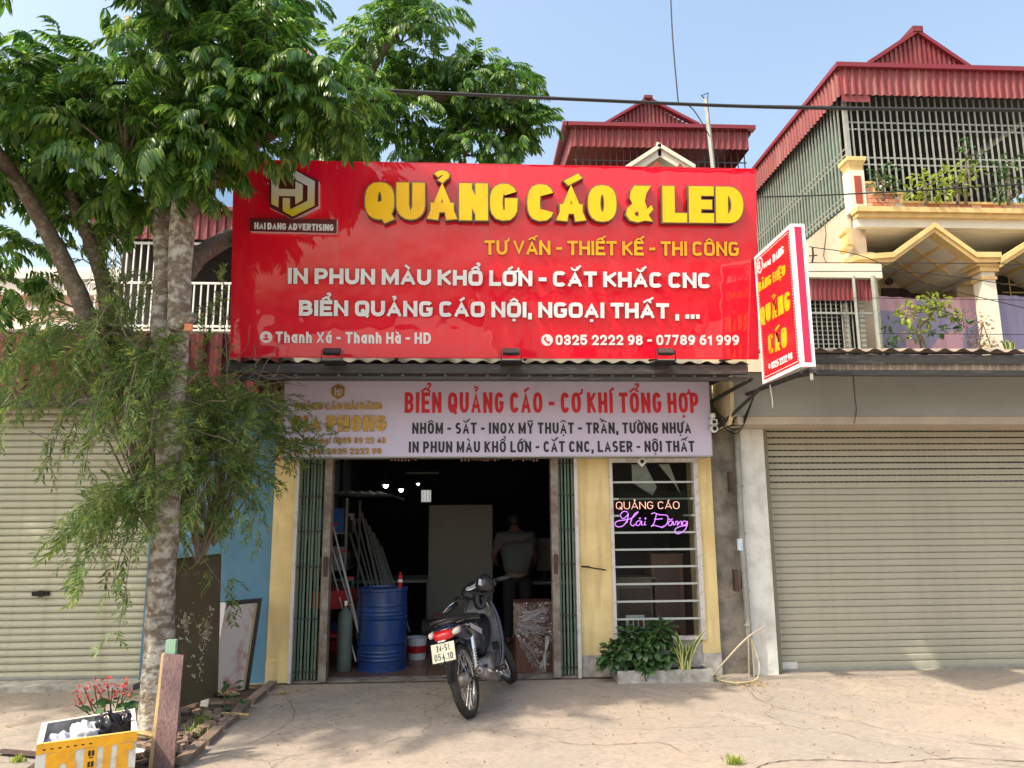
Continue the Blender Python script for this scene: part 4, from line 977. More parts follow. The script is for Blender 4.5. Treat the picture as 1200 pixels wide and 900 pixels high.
# columns
for px_, nm in ((1157,'column'),(1290,'column')):
    c = at(px_,360,Y=8.68); cx_, cy_ = c.x, 8.68
    co = MB().box(cx_-.085,cx_+.085,cy_-.085,cy_+.085,3.3,4.56).build(nm,'cream2',vh)
    MB().box(cx_-.10,cx_+.10,cy_-.10,cy_+.10,4.46,4.50).box(cx_-.12,cx_+.12,cy_-.12,cy_+.12,4.56,4.62).box(cx_-.17,cx_+.17,cy_-.15,cy_+.15,4.62,4.70).build('capital','ochre',co)
c = at(1137,360,Y=9.55)
MB().box(c.x-.16,c.x+.16,9.55,9.9,3.3,4.85).build('pilaster','cream',vh)
MB().box(c.x-.2,c.x+.2,9.5,9.9,4.68,4.74).box(c.x-.18,c.x+.18,9.52,9.9,4.5,4.54).build('pilaster_trim','ochre',vh)
c = at(988,290,Y=8.68)
MB().box(c.x-.0,c.x+.06,YV-.04,YV+.1,4.88,5.08).lathe([(0,-.03),(.05,-.03),(.05,.14),(0,.14)],(c.x+.02,8.6,4.86),10,axis='Y').lathe([(0,-.03),(.045,-.03),(.045,.14),(0,.14)],(c.x+.02,8.6,5.06),10,axis='Y').build('scroll_bracket','ochre',vh)
MB().box(XV+.18,at(1030,330,Y=8.7).x,YV+.14,YV+.3,3.3,4.85).build('front_wall','cream',vh)
a, c_ = at(1033,338,Y=9.88), at(1079,352,Y=9.88)
MB().box(a.x,c_.x,9.86,9.9,4.3,a.z).box((a.x+c_.x)/2-.02,(a.x+c_.x)/2+.02,9.85,9.86,4.3,a.z).build('doorway','darkwood',vh)
a = at(1162,325,Y=9.88); w_ = MB().box(a.x,8.4,9.86,9.9,4.3,a.z+.02).build('window','dark',vh)
for k in range(4): pbox('grille',w_,'ochre',a.x+.1,8.3,9.83,9.85,a.z-.12-.12*k,a.z-.105-.12*k)
for k in range(5): pbox('grille',w_,'ochre',a.x+.2+k*.25,a.x+.215+k*.25,9.82,9.83,4.3,a.z)
MB().lathe([(0,-.03),(.05,-.02),(.05,.02),(0,.03)],at(1042,330,Y=9.8),12,axis='Y').build('wall_lamp','darkwood',vh)
# curtain cloth
b = MB(); xa, xb = at(1030,380,Y=8.98).x, 8.6; n = 120; rows = 7
zb_, ztp = 3.45, at(1100,347,Y=8.98).z
P = [[None]*(rows+1) for _ in range(n+1)]
for i in range(n+1):
    x = xa+(xb-xa)*i/n
    for j in range(rows+1):
        v = j/rows; sag = .05*sin(pi*((x-xa) % 1.55)/1.55)*v
        P[i][j] = (x, 8.98+.018*sin(x*17)*(1-.3*v)+.012*sin(x*41+v*3), zb_+(ztp-zb_)*v - sag + .02*(x-xa)*v)
for i in range(n):
    for j in range(rows): b.quad(P[i][j],P[i+1][j],P[i+1][j+1],P[i][j+1])
cu = b.build('curtain','fabric',None,smooth=True); tag(cu,'faded lilac and pink cloth hung along the villa balcony','curtain')
MB().box(xa,8.6,9.2,9.3,3.3,3.62).build('balcony_wall','cream',vh)
# small caged balcony box at left of the villa
bc = thing('balcony_cage','small barred balcony enclosure with white top beam and maroon valance beside the projecting sign','cage',(4.5,8.45,3.4))
YC = 8.42
a, c_ = at(946,310,Y=YC), at(1032,330,Y=YC)
MB().box(a.x-.3,c_.x,YC-.05,YC+.5,c_.z+.03,a.z+.0).build('top_beam','cream2',bc)
v0, v1 = at(948,352,Y=YC), at(1028,333,Y=YC)
corrugated((a.x-.3,YC,v0.z),(v1.x-a.x+.3-.02,0,0),(0,0,v1.z-v0.z+.05),.055,.015,(0,-1,0)).build('valance','maroon',bc)
for px_, w_ in ((1003,.03),(1026,.045)):
    q = at(px_,370,Y=YC-.03); MB().tube([(q.x,YC-.05,3.4),(q.x,YC-.05,c_.z+.05)],w_/1.6,8).build('post','bar',bc)
q = at(980,367,Y=YC); pbox('rail',bc,'bar',a.x-.3,v1.x,YC-.01,YC+.01,q.z-.012,q.z+.012)
for k in range(14):
    x = a.x-.25+k*.062+.0
    if x < v1.x: pbox('bar',bc,'bar',x,x+.009,YC+.01,YC+.02,3.42,v0.z)
for k in range(14): pbox('louvre',bc,'bar',a.x-.3,at(985,380,Y=YC+.3).x,YC+.3,YC+.31,3.50+k*.055,3.515+k*.055)
MB().box(a.x-.3,v1.x+.0,YC+.34,YC+.36,3.4,4.3).build('dark_backing','dark',bc)
for k in range(2):
    q = at(990+k*18,380,Y=YC+.2); fr = MB().box(q.x,q.x+.06,YC+.2,YC+.24,3.4,v0.z+.02).build('shutter_post','cream2',bc)
    for j in range(12): pbox('slat',fr,'bar',q.x-.004,q.x+.064,YC+.19,YC+.2,3.48+j*.06,3.495+j*.06)
# ================= middle rear house =================
mh = thing('middle_rear_house','rear house with maroon hipped eave above cream pediment behind the billboard','house',(3.5,13,4))
corrugated((1.86,13.0,8.42),(3.36,0,0),(0,0,.36),.115,.03,(0,-1,0)).build('front_fascia','maroon',mh)
b = MB().quad((1.86,13.0,8.42),(1.86,13.0,8.80),(1.70,18,8.8),(1.70,18,8.42)); b.build('left_fascia','maroon',mh)
MB().quad((5.22,13.0,8.42),(5.22,13.0,8.80),(5.22,18,8.8),(5.22,18,8.42)).build('right_fascia','maroon',mh)
MB().box(1.78,5.34,12.9,13.06,8.80,8.875).box(1.70,1.80,12.9,18,8.80,8.875).build('eave_trim','maroonedge',mh)
MB().box(1.8,5.3,13.05,18,8.76,8.8).build('roof','maroond',mh)
p0, p1, p2 = at(712,148,Y=13.2), at(758,119,Y=13.2), at(812,148,Y=13.2)
b = MB()
for k in range(22):
    xa = p0.x+(p2.x-p0.x)*k/22; xb = p0.x+(p2.x-p0.x)*(k+1)/22; xm = (xa+xb)/2
    def top(x): return max(8.87, p0.z+(p1.z-p0.z)*((x-p0.x)/(p1.x-p0.x) if x < p1.x else (p2.x-x)/(p2.x-p1.x)))
    b.quad((xa,13.2,8.8),(xm,13.2,8.8),(xm,13.2,top(xm)),(xa,13.2,top(xa)))
    b.quad((xm,13.2,8.8),(xm,13.16,8.8),(xm,13.16,top(xm)),(xm,13.2,top(xm)))
    b.quad((xm,13.16,8.8),(xb,13.16,8.8),(xb,13.16,top(xb)),(xm,13.16,top(xm)))
b.build('gable_sheet','maroon',mh)
MB().quad((p0.x,13.2,8.87),(p1.x,13.2,p1.z),(p1.x,17,p1.z),(p0.x,17,8.87)).quad((p2.x,13.2,8.87),(p1.x,13.2,p1.z),(p1.x,17,p1.z),(p2.x,17,8.87)).box(p1.x-.08,p1.x+.08,13.05,17,p1.z-.01,p1.z+.05).build('gable_roof','maroond',mh)
MB().prism([(0,0),(1,0),(1,.06),(0,.06)],(p0.x-.1,13.08,p0.z-.05),Vector((p1.x-p0.x+.1,0,p1.z-p0.z+.03)),Z3,Vector((0,.12,0))).prism([(0,0),(1,0),(1,.06),(0,.06)],(p1.x,13.08,p1.z-.02),Vector((p2.x-p1.x+.1,0,p2.z-p1.z-.03)),Z3,Vector((0,.12,0))).build('gable_trim','maroonedge',mh)
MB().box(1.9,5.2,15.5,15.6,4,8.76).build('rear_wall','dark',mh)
MB().box(1.9,5.2,13.4,18,4,7.6).build('body_wall','cream',mh)
cgm = MB().box(1.9,5.2,13.1,13.12,8.0,8.02).build('cage','darksteel',mh)
for k in range(26): pbox('bar',cgm,'darksteel',1.95+k*.128,1.965+k*.128,13.08,13.1,7.6,8.45)
for z in (7.75,8.2): pbox('rail',cgm,'darksteel',1.9,5.2,13.1,13.115,z,z+.02)
# cream pediment
q0, q1, q2 = at(735,197,Y=12.8), at(772,173,Y=12.8), at(812,197,Y=12.8)
pe = MB()
for (a, c_) in ((q0,q1),(q1,q2)):
    d = c_-a; d.y = 0
    pe.prism([(-.05,-.2),(1.05,-.2),(1.05,.0),(-.05,.0)],(a.x,12.75,a.z),d,Z3,Vector((0,.5,0)))
    pe.prism([(-.08,-.05),(1.03,-.05),(1.03,.035),(-.08,.035)],(a.x,12.7,a.z),d,Z3,Vector((0,.1,0)))
pe.prism([(0,-.6),(q2.x-q0.x,-.6),(q2.x-q0.x,0),(q1.x-q0.x,q1.z-q0.z),(0,0)],(q0.x,12.95,q0.z-.15),X3,Z3,Vector((0,.2,0)))
pe.build('pediment','cream2',mh)
MB().prism([(0,0),(.22,0),(.11,.13)],at(763,196,Y=12.74),X3,Z3,Vector((0,.1,0))).build('pediment_tile','redtile',mh)
MB().prism([(0,0),(.16,0),(.08,.10)],at(792,197,Y=12.74),X3,Z3,Vector((0,.1,0))).build('pediment_tile','redtile',mh)
# antenna pole
a, c_ = at(836,200,Y=10.5), at(827,116,Y=10.5)
po = thing('roof_pole','thin grey steel pole with wire hook rising above the board','pole',(a.x,10.5,a.z-1))
MB().tube([(a.x,10.5,a.z-2.2),(a.x,10.5,a.z),(c_.x,10.5,c_.z)],.035,8).build('pole','bar',po)
MB().tube([at(827,117,Y=10.5),at(822,112,Y=10.5),at(830,109,Y=10.5),at(829,116,Y=10.5)],.012,4).build('hook','cable',po)
# wall behind the billboard so nothing floats
# ---------- cables ----------
def cab(pts, r, label, n=10):
    o = MB().tube(catmull(pts, n), r, 5).build('cable','cable'); tag(o, label, 'cable'); return o
cab([at(-60,95,Y=6.2),at(300,100,Y=6.2),at(640,115,Y=6.2),at(920,126,Y=6.2),at(1260,130,Y=6.2)],.016,'thick black power cable crossing the sky above the billboard')
cab([at(640,113.5,Y=6.22),at(780,121,Y=6.22),at(1000,125.5,Y=6.22),at(1260,128,Y=6.22)],.007,'thin black wire twisted along the thick power cable')
cab([at(880,231,Y=7.6),at(960,229,Y=7.3),at(1100,222,Y=7),at(1260,212,Y=6.8)],.008,'thin black wire running from the board edge past the tiled parapet')
cab([at(785,-30,Y=7),at(788,40,Y=7),at(793,100,Y=7),at(795,122,Y=7)],.007,'single thin wire hanging down out of the sky')
cab([at(795,122,Y=6.3),at(812,128,Y=7),at(832,160,Y=9)],.006,'thin wire sagging from the power cable to the roof pole')
cab([at(948,308,Y=7.6),at(1050,308,Y=7.8),at(1230,310,Y=7.6)],.005,'highest thin wire crossing the small balcony cage')
cab([at(948,289,Y=8.2),at(1010,300,Y=8.1),at(1090,333,Y=7.9),at(1230,368,Y=7.6)],.005,'thin slanting wire in front of the lilac cloth')
cab([at(940,318,Y=8),at(1080,320,Y=8),at(1230,341,Y=7.6)],.005,'thin wire sagging across the villa column')
cab([at(1000,349,Y=7.9),at(1230,352,Y=7.6)],.004,'nearly level thin wire across the top of the cloth')
cab([at(1030,391,Y=7.9),at(1230,392,Y=7.6)],.004,'lowest level thin wire across the middle of the cloth')
cab([at(0,325,Y=7.5),at(45,343,Y=7.5),at(110,370,Y=7.5)],.010,'thick black wire in front of the pink house at far left')
c = at(953,300,Y=8.2); MB().tube([c,c+Vector((0,0,.10))],.012,6).tube([c-Vector((.05,0,0)),c+Vector((.05,0,.01))],.007,4).tube([c,c+Vector((-.02,0,-.08))],.012,6).build('cable_clamp','cable')
tag(bpy.data.objects['cable_clamp'],'black cable clamp on the beige wall right of the projecting sign','clamp')
# ================= vegetation =================
def frond_mesh(name, m, L=.30, nl=8, ll=.095, lw=.026, droop=.9, seed=0, up=.35):
    """a pinnate leaf: arched stalk with pairs of folded leaflets, growing along +X"""
    rd = random.Random(seed); b = MB(); pts = []
    ang = up; p = Vector((0,0,0)); n = nl+1
    for k in range(n+1):
        pts.append(p.copy()); p = p+Vector((cos(ang),0,sin(ang)))*(L/n); ang -= droop*1.3/n
    for k in range(n):
        a, c = pts[k], pts[k+1]; b.quad(a+Vector((0,-.0018,0)), c+Vector((0,-.0012,0)), c+Vector((0,.0012,0)), a+Vector((0,.0018,0)))
    for k in range(1, n+1):
        for s in (-1, 1):
            base = pts[k]; l = ll*(.75+.5*sin(pi*(k/(n+1))))*rd.uniform(.85,1.15)
            d = Vector((.40+.3*(k/n), s*(.75-.3*k/n), -.40-.35*rd.random())).normalized(); side = Vector((-d.y*s, d.x*s, 0)).normalized()
            nrm = Vector((0,0,1)); w_ = lw*rd.uniform(.85,1.15)
            m1 = base+d*l*.42+Vector((0,0,-l*.04)); m2 = base+d*l*.8+Vector((0,0,-l*.25)); tip = base+d*l*1.0+Vector((0,0,-l*.52))
            f = Vector((0,0,w_*.25))
            i = len(b.v); b.v += [tuple(base),tuple(m1+side*w_/2+f),tuple(m1),tuple(m1-side*w_/2+f),tuple(m2+side*w_*.4+f),tuple(m2),tuple(m2-side*w_*.4+f),tuple(tip)]
            b.f += [(i,i+2,i+1),(i,i+3,i+2),(i+1,i+2,i+5,i+4),(i+2,i+3,i+6,i+5),(i+4,i+5,i+7),(i+5,i+6,i+7)]; b.m += [0]*6
    me = bpy.data.meshes.new(name); me.from_pydata(b.v,[],b.f); me.materials.append(M[m]); me.polygons.foreach_set('use_smooth',[True]*len(me.polygons)); return me
def basis(d, roll=0):
    d = d.normalized(); up = Z3 if abs(d.z) < .95 else X3
    y = up.cross(d).normalized(); z = d.cross(y)
    Mx = Matrix((d, y, z)).transposed()
    return Mx @ Matrix.Rotation(roll, 3, 'X')
def bake(meshes, items, name, m, parent):
    import numpy as np
    V, F, off = [], [], 0
    cache = [(np.array([v.co[:] for v in me.vertices]), [tuple(p.vertices) for p in me.polygons]) for me in meshes]
    for mi, pos, Rm, s in items:
        v, f = cache[mi]; Rn = np.array(Rm)
        V.append(v @ Rn.T * s + np.array(pos)); F += [tuple(i+off for i in q) for q in f]; off += len(v)
    V = np.concatenate(V); w0 = np.array(wloc(parent)) if parent else 0
    me = bpy.data.meshes.new(name); me.from_pydata((V-w0).tolist(), [], F); me.materials.append(M[m] if isinstance(m, str) else m)
    me.polygons.foreach_set('use_smooth', [True]*len(me.polygons))
    o = bpy.data.objects.new(name, me); COL.objects.link(o); o['kind'] = 'stuff'
    if parent: o.parent = parent
    return o
tree = thing('street_tree','big tree with mottled pale trunk and glossy drooping leaves left of the billboard','tree',(-2.35,6.35,0))
def W(px, py, Y): return at(px, py, Y=Y)
def limb(name, pts, rs, m='bark', n=14, parent=tree, wob=.012):
    P = catmull([p for p in pts], 7); rr = []
    for i in range(len(P)):
        t = i/(len(P)-1)*(len(rs)-1); k = min(int(t), len(rs)-2); rr.append((rs[k]+(rs[k+1]-rs[k])*(t-k))*(1+wob*4*(random.random()-.5)))
    P = [p+Vector((random.uniform(-wob,wob)*.5,random.uniform(-wob,wob)*.5,0)) for p in P]
    return MB().tube(P, rr, n).build(name, m, parent, smooth=True)
random.seed(21)
limb('trunk',[Vector((-2.37,6.35,-.05)),W(186,800,6.35),W(188,700,6.35),W(196,600,6.3),W(200,500,6.3),W(208,400,6.3),W(212,300,6.3),W(215,220,6.3),W(222,120,6.3),W(228,20,6.3)],[.18,.128,.108,.100,.100,.095,.09,.10,.08,.06,.04])
limb('trunk_fork',[W(196,560,6.42),W(190,470,6.45),W(189,380,6.45),W(192,300,6.45),W(180,210,6.5),W(160,120,6.5),W(150,20,6.5)],[.08,.085,.085,.08,.06,.05,.03])
limb('branch',[W(186,520,6.45),W(150,460,6.5),W(114,400,6.5),W(92,345,6.45),W(55,270,6.4),W(15,205,6.35),W(-30,150,6.3)],[.06,.075,.08,.075,.068,.06,.05],'barkdark')
limb('branch',[W(122,410,6.5),W(125,350,6.55),W(112,300,6.6),W(92,250,6.65),W(70,190,6.7),W(50,120,6.7)],[.06,.068,.062,.055,.045,.03],'barkdark')
limb('branch',[W(216,318,6.45),W(235,298,6.8),W(262,282,7.3),W(300,262,7.95),W(360,190,8.3),W(420,128,8.4),W(470,112,8.5),W(520,115,8.6),W(570,100,8.6)],[.10,.085,.085,.09,.085,.08,.07,.05,.03],'barkdark')
limb('branch',[W(360,190,8.3),W(400,140,8.2),W(450,60,8.4),W(500,-10,8.5)],[.06,.05,.04,.02],'barkdark')
limb('branch',[W(215,250,6.3),W(270,190,6.2),W(330,150,6.1),W(390,120,6.1)],[.09,.06,.045,.02],'barkdark')
limb('branch',[W(216,180,6.3),W(270,90,6.4),W(320,10,6.5)],[.07,.05,.03],'barkdark')
limb('branch',[W(213,230,6.3),W(170,180,6.3),W(120,140,6.35)],[.08,.05,.02],'barkdark')
limb('stub',[W(204,382,6.2),W(224,372,6.0)],[.06,.045])
MB().box(*(lambda c:(c.x-.03,c.x+.03,c.y-.01,c.y+.01,c.z-.025,c.z+.03))(at(221,384,Y=6.0))).build('orange_tag','roofO',tree)
# crown clusters: (px,py,depth,radius,count)
CL = [(20,110,6.2,.50,74),(70,150,6.0,.40,66),(30,215,7.0,.46,60),(110,110,6.3,.5,84),(60,85,6.8,.45,50),(150,165,6.0,.46,84),(130,220,6.8,.38,56),
      (200,40,6.3,.6,105),(170,-30,6.5,.7,90),(250,-15,6.5,.5,90),(250,80,6.0,.5,95),(305,55,6.2,.34,70),(300,90,5.9,.42,90),(378,98,6.0,.28,56),(345,118,6.0,.24,40),
      (215,150,5.9,.42,80),(285,150,6.0,.22,36),(235,200,6.0,.24,34),(330,-10,6.6,.2,22),(90,245,6.95,.36,40),(0,290,7.1,.34,36),(190,110,6.8,.6,80),(265,60,6.9,.45,66),
      (-95,115,6.3,.6,60),(-90,180,6.3,.55,60),(165,230,6.8,.26,30),(260,-90,6.5,.5,60),(200,-110,6.5,.9,110),
      (-40,280,7.0,.5,40),(298,172,6.1,.12,10),(395,130,6.0,.2,22)]
CL2 = [(425,75,8.5,.42,62),(470,35,8.5,.48,78),(450,120,8.4,.48,70),(515,80,8.6,.5,90),(560,95,8.6,.46,75),(540,140,8.7,.42,62),(588,135,8.6,.38,60),(485,150,8.6,.42,60),
       (425,170,8.4,.40,52),(475,-8,8.6,.45,56),(392,180,8.2,.32,34),(600,172,8.6,.26,34),(415,135,8.2,.36,36),(545,172,8.6,.28,26),(370,190,8.2,.2,14),(590,105,8.6,.34,50),(615,150,8.6,.24,30),(500,178,8.7,.25,16)]
fm = [frond_mesh('frond','leaf',.28,7,.084,.034,1.1,1), frond_mesh('frond','leaf',.32,8,.086,.034,1.5,2,.55), frond_mesh('frond','leaf',.24,6,.082,.034,.9,3,.3)]
items = []; twigs = MB(); random.seed(33)
for CLX, s0 in ((CL, .98), (CL2, .95)):
    for px_, py_, Y_, r, cnt in CLX:
        c = at(px_, py_, Y=Y_); cnt = int(cnt*1.25)
        sub = [c+Vector((random.gauss(0,.5),random.gauss(0,.5),random.gauss(0,.42)))*r for _ in range(max(1, cnt//7))]
        for sC in sub[:int(len(sub)*.6)]:
            m_ = (c+sC)/2+Vector((0,0,-.08)); twigs.tube([c+Vector((0,0,-r*.4)), m_, sC], [.016,.010,.005], 4, cap=False)
        for _ in range(cnt):
            sC = random.choice(sub); out = (sC-c); 
            a = random.uniform(0, 2*pi)
            d = Vector((cos(a), sin(a), random.uniform(-.45,.35)))+out*(.9/r)*.8
            if d.length < .1: d = Vector((0,-1,0))
            d.z = max(min(d.z,.6),-.9)
            p = sC+d.normalized()*.05+Vector((random.gauss(0,.07),random.gauss(0,.07),random.gauss(0,.06)))
            items.append((random.randrange(3), p, basis(d, random.uniform(-.5,.5)), s0*random.uniform(.75,1.15)))
for c, r, cnt in ((Vector((-4.6,5.0,5.6)),.7,130),(Vector((-3.9,4.9,6.3)),.6,80),(Vector((-5.0,5.6,5.1)),.6,90),(Vector((-3.2,5.3,7.0)),.65,60),(Vector((-4.4,4.4,6.3)),.5,60)):
    for _ in range(cnt):
        v = Vector((random.gauss(0,.5),random.gauss(0,.5),random.gauss(0,.4)))*r
        items.append((random.randrange(3), c+v, basis(Vector((v.x+random.gauss(0,.4),v.y+random.gauss(0,.4),random.uniform(-.5,.3)))), 1.15))
limb('branch',[W(15,205,6.35),Vector((-4.3,5.8,5.2)),Vector((-4.4,5.1,5.8)),Vector((-4.1,4.8,6.3))],[.07,.06,.04,.02],'barkdark')
twigs.build('twig','barkdark',tree,kind='stuff')
# the nearest leaves are pieces of their own, the rest one mass
def dist_cam(p): 
    v = CAM_R.transposed() @ (Vector(p)-CAM_P); x = 600+F_PX*v.x/-v.z; y = 450-F_PX*v.y/-v.z
    return (v.length if (-20 < x < 1220 and -20 < y < 900) else 99)
items.sort(key=lambda it: dist_cam(it[1]))
for mi, p, Rm, s in items[:290]:
    o = piece('leaf', fm[mi], tree, p); o.matrix_local = Matrix.Translation(Vector(p)-wloc(tree)) @ (Rm.to_4x4()) @ Matrix.Scale(s, 4)
bake(fm, items[290:], 'foliage', 'leaf', tree)
nb = thing('street_tree','leafy tree added out of view at the left to shade the left shutter','tree',(-8.2,6.4,0))  # unseen tree, added to keep the sun off the left shutter
MB().tube([(-8.2,6.4,-.05),(-8.15,6.4,2.2),(-8.0,6.45,4.2),(-7.9,6.5,6.2)],[.2,.15,.12,.05],12).build('trunk','bark',nb,smooth=True)
nit = []; random.seed(91)
for cx_,cy_,cz_,r in ((-8.3,6.4,5.4,.9),(-7.6,6.3,5.9,.8),(-8.6,6.6,6.4,.9),(-7.5,6.7,5.0,.6),(-7.9,5.9,6.6,.8),(-8.9,6.2,5.4,.8),(-7.3,6.4,6.6,.6)):
    for _ in range(95):
        v = Vector((random.gauss(0,.5),random.gauss(0,.5),random.gauss(0,.45)))*r
        nit.append((random.randrange(3), Vector((cx_,cy_,cz_))+v, basis(Vector((v.x+random.gauss(0,.4),v.y+random.gauss(0,.4),random.uniform(-.5,.3)))), 1.2))
bake(fm, nit, 'foliage', 'leaf', nb)
# neighbour done
# ---------- thin leaved shrub hanging round the trunk ----------
def sprig_mesh(seed, m='leafthin', n=9, L=.25, ll=.08, lw=.017):
    rd = random.Random(seed); b = MB(); p = Vector((0,0,0)); ang = .2
    for k in range(n):
        q = p+Vector((cos(ang),0,sin(ang)))*(L/n); ang -= .16
        b.quad(p+Vector((0,-.0014,0)),q+Vector((0,-.001,0)),q+Vector((0,.001,0)),p+Vector((0,.0014,0)))
        for s in (-1,1):
            if rd.random() < .12: continue
            d = Vector((.8,s*rd.uniform(.3,.8),rd.uniform(-.55,.35))).normalized(); l = ll*rd.uniform(.6,1.2); sd = d.cross(Z3).normalized()*lw/2
            mid = q+d*l*.5; tip = q+d*l+Vector((0,0,-l*.2))
            i = len(b.v); b.v += [tuple(q),tuple(mid+sd),tuple(tip),tuple(mid-sd)]; b.f.append((i,i+1,i+2,i+3)); b.m.append(0)
        p = q
    me = bpy.data.meshes.new('sprig'); me.from_pydata(b.v,[],b.f); me.materials.append(M[m]); return me
sp = [sprig_mesh(i) for i in range(4)]
shrub = thing('hanging_shrub','thin leaved sprawling shrub arching round the tree trunk and over the left shutter','shrub',(-2.3,6.6,0))
random.seed(44); st = MB(); items = []
anchors = [(188,640,6.65),(240,650,6.9),(250,640,6.95),(232,660,6.8)]
targets = []
for _ in range(28): targets.append((random.uniform(-30,180), random.uniform(395,520), random.uniform(5.6,7.0)))
for _ in range(7): targets.append((random.uniform(0,180), random.uniform(500,610), random.uniform(5.8,6.8)))
for _ in range(18): targets.append((random.uniform(225,320), random.uniform(425,520), random.uniform(6.4,7.4)))
for _ in range(15): targets.append((random.uniform(210,320), random.uniform(500,625), random.uniform(6.3,7.2)))
for _ in range(7): targets.append((random.uniform(60,200), random.uniform(560,650), random.uniform(5.9,6.4)))
targets += [(205,470,6.0),(180,450,6.0),(215,540,6.0),(190,575,5.95),(160,500,6.0),(222,600,6.05),(175,620,6.0),(210,500,5.95),(198,430,6.0),(95,660,6.1),(130,690,6.1),(140,735,6.0),(100,675,6.0),(270,700,6.9),(330,470,7.3),(372,520,7.3),(350,505,7.2),(385,500,7.3),(350,480,7.2),(340,530,7.2),(120,330,6.5),(45,345,6.6),(140,350,6.5),(155,370,6.4),(250,360,6.7),(258,330,6.8)]
for tx, ty, tY in targets:
    ax, ay, aY = random.choice(anchors[:1] if tx < 190 else anchors)
    base = at(ax, ay, Y=aY); tip = at(tx, ty, Y=tY)
    mid = (base+tip)/2 + Vector((random.gauss(0,.12), random.gauss(0,.1), .25+.25*random.random()))
    if ty > 640: mid = at(170, 560, Y=6.2)
    if tx < 190 and ty < 560: mid = at((tx+190)/2+random.gauss(0,15), min(ty,440)-random.uniform(0,40), Y=(tY+6.5)/2)
    P = catmull([base, mid, tip], 9)
    st.tube(P, [.010-.007*i/(len(P)-1) for i in range(len(P))], 4, cap=False)
    for k in range(6, len(P)):
        if ty < 620 or k > 10:
            for _ in range(1 if k < 10 else 2):
                d = (P[k]-P[k-1]).normalized()+Vector((random.gauss(0,.55),random.gauss(0,.55),random.gauss(-.15,.45)))
                items.append((random.randrange(4), P[k]+Vector((random.gauss(0,.02),)*3), basis(d, random.uniform(-1,1)), random.uniform(.5,1.05)))
st.build('stem','twig',shrub,kind='stuff')
bake(sp, items, 'foliage', 'leafthin', shrub)
# bare tangled twigs at the end of the banner
tw = MB(); random.seed(9)
for _ in range(34):
    a = at(random.uniform(235,300),random.uniform(430,480),Y=random.uniform(6.9,7.4)); d = Vector((random.uniform(.3,1),random.gauss(0,.2),random.gauss(.0,.35)))
    P = [a]; 
    for k in range(6): d = (d+Vector((random.gauss(0,.25),random.gauss(0,.2),random.gauss(-.05,.3)))).normalized(); P.append(P[-1]+d*.09)
    tw.tube(P,[.004]*7,3,cap=False)
for _ in range(30):
    a = at(random.uniform(120,200),random.uniform(420,520),Y=random.uniform(6.0,6.4)); d = Vector((random.gauss(0,.6),random.gauss(0,.2),random.gauss(.0,.6)))
    P = [a]
    for k in range(6): d = (d+Vector((random.gauss(0,.3),random.gauss(0,.2),random.gauss(-.05,.35)))).normalized(); P.append(P[-1]+d*.1)
    tw.tube(P,[.004]*7,3,cap=False)
tw.build('dry_twigs','twig',shrub,kind='stuff')
# ---------- small plants ----------
def leaf_shape(m, L, Wd, bend=.4, fold=.2):
    b = MB(); n = 5; prev = None
    for k in range(n+1):
        t = k/n; w_ = Wd*sin(pi*min(1,t*.93+.07))*.5; x = L*t; z = -bend*L*t*t
        cur = (Vector((x,-w_,z+fold*w_)),Vector((x,0,z)),Vector((x,w_,z+fold*w_)))
        if prev: b.quad(prev[0],prev[1],cur[1],cur[0]).quad(prev[1],prev[2],cur[2],cur[1])
        prev = cur
    me = bpy.data.meshes.new('leaf'); me.from_pydata([tuple(v) for v in b.v],[],b.f); me.materials.append(M[m]); me.polygons.foreach_set('use_smooth',[True]*len(me.polygons)); return me
def leaf_pieces(parent, me, spots, nm='leaf'):
    for p, d, s, roll in spots:
        o = piece(nm, me, parent, p); o.matrix_local = Matrix.Translation(Vector(p)-wloc(parent)) @ basis(Vector(d), roll).to_4x4() @ Matrix.Scale(s, 4)
# planter by the window
pt = thing('concrete_planter','long whitewashed concrete trough under the shop window','planter',(1.95,7.95,0))
MB().box(1.47,2.43,7.86,7.90,0,.12).box(1.47,2.43,8.12,8.16,0,.12).box(1.47,1.51,7.90,8.12,0,.12).box(2.39,2.43,7.90,8.12,0,.12).build('trough','base',pt)
MB().box(1.51,2.39,7.90,8.12,0,.10).build('soil','soil',pt)
su = thing('round_leaf_plant','bushy dark green round leaved plant filling the left of the window trough','plant',(1.7,8.0,.1))
lm = leaf_shape('leafsucc',.105,.085,.35,.15); random.seed(6); sp_ = []; stm = MB()
for px_, py_, r in ((722,768,.13),(735,758,.14),(752,760,.15),(765,750,.17),(778,768,.11),(772,742,.12),(748,775,.12),(715,775,.09),(740,748,.12),(760,778,.12)):
    c = at(px_, py_, Y=7.95)
    stm.tube([(min(max(c.x,1.52),2.3),8.0,.08),c],.006,4)
    for _ in range(62):
        d = Vector((random.gauss(0,1),random.gauss(-.35,1),random.gauss(.35,.8))).normalized(); p = c+Vector((d.x*r,d.y*r*.8,d.z*r))*random.uniform(.5,1)
        dd = (d+Vector((0,0,-.25))).normalized(); sp_.append((p,dd,random.uniform(.6,1.05),random.uniform(-.6,.6)))
leaf_pieces(su, lm, sp_); stm.build('stem','twig',su)
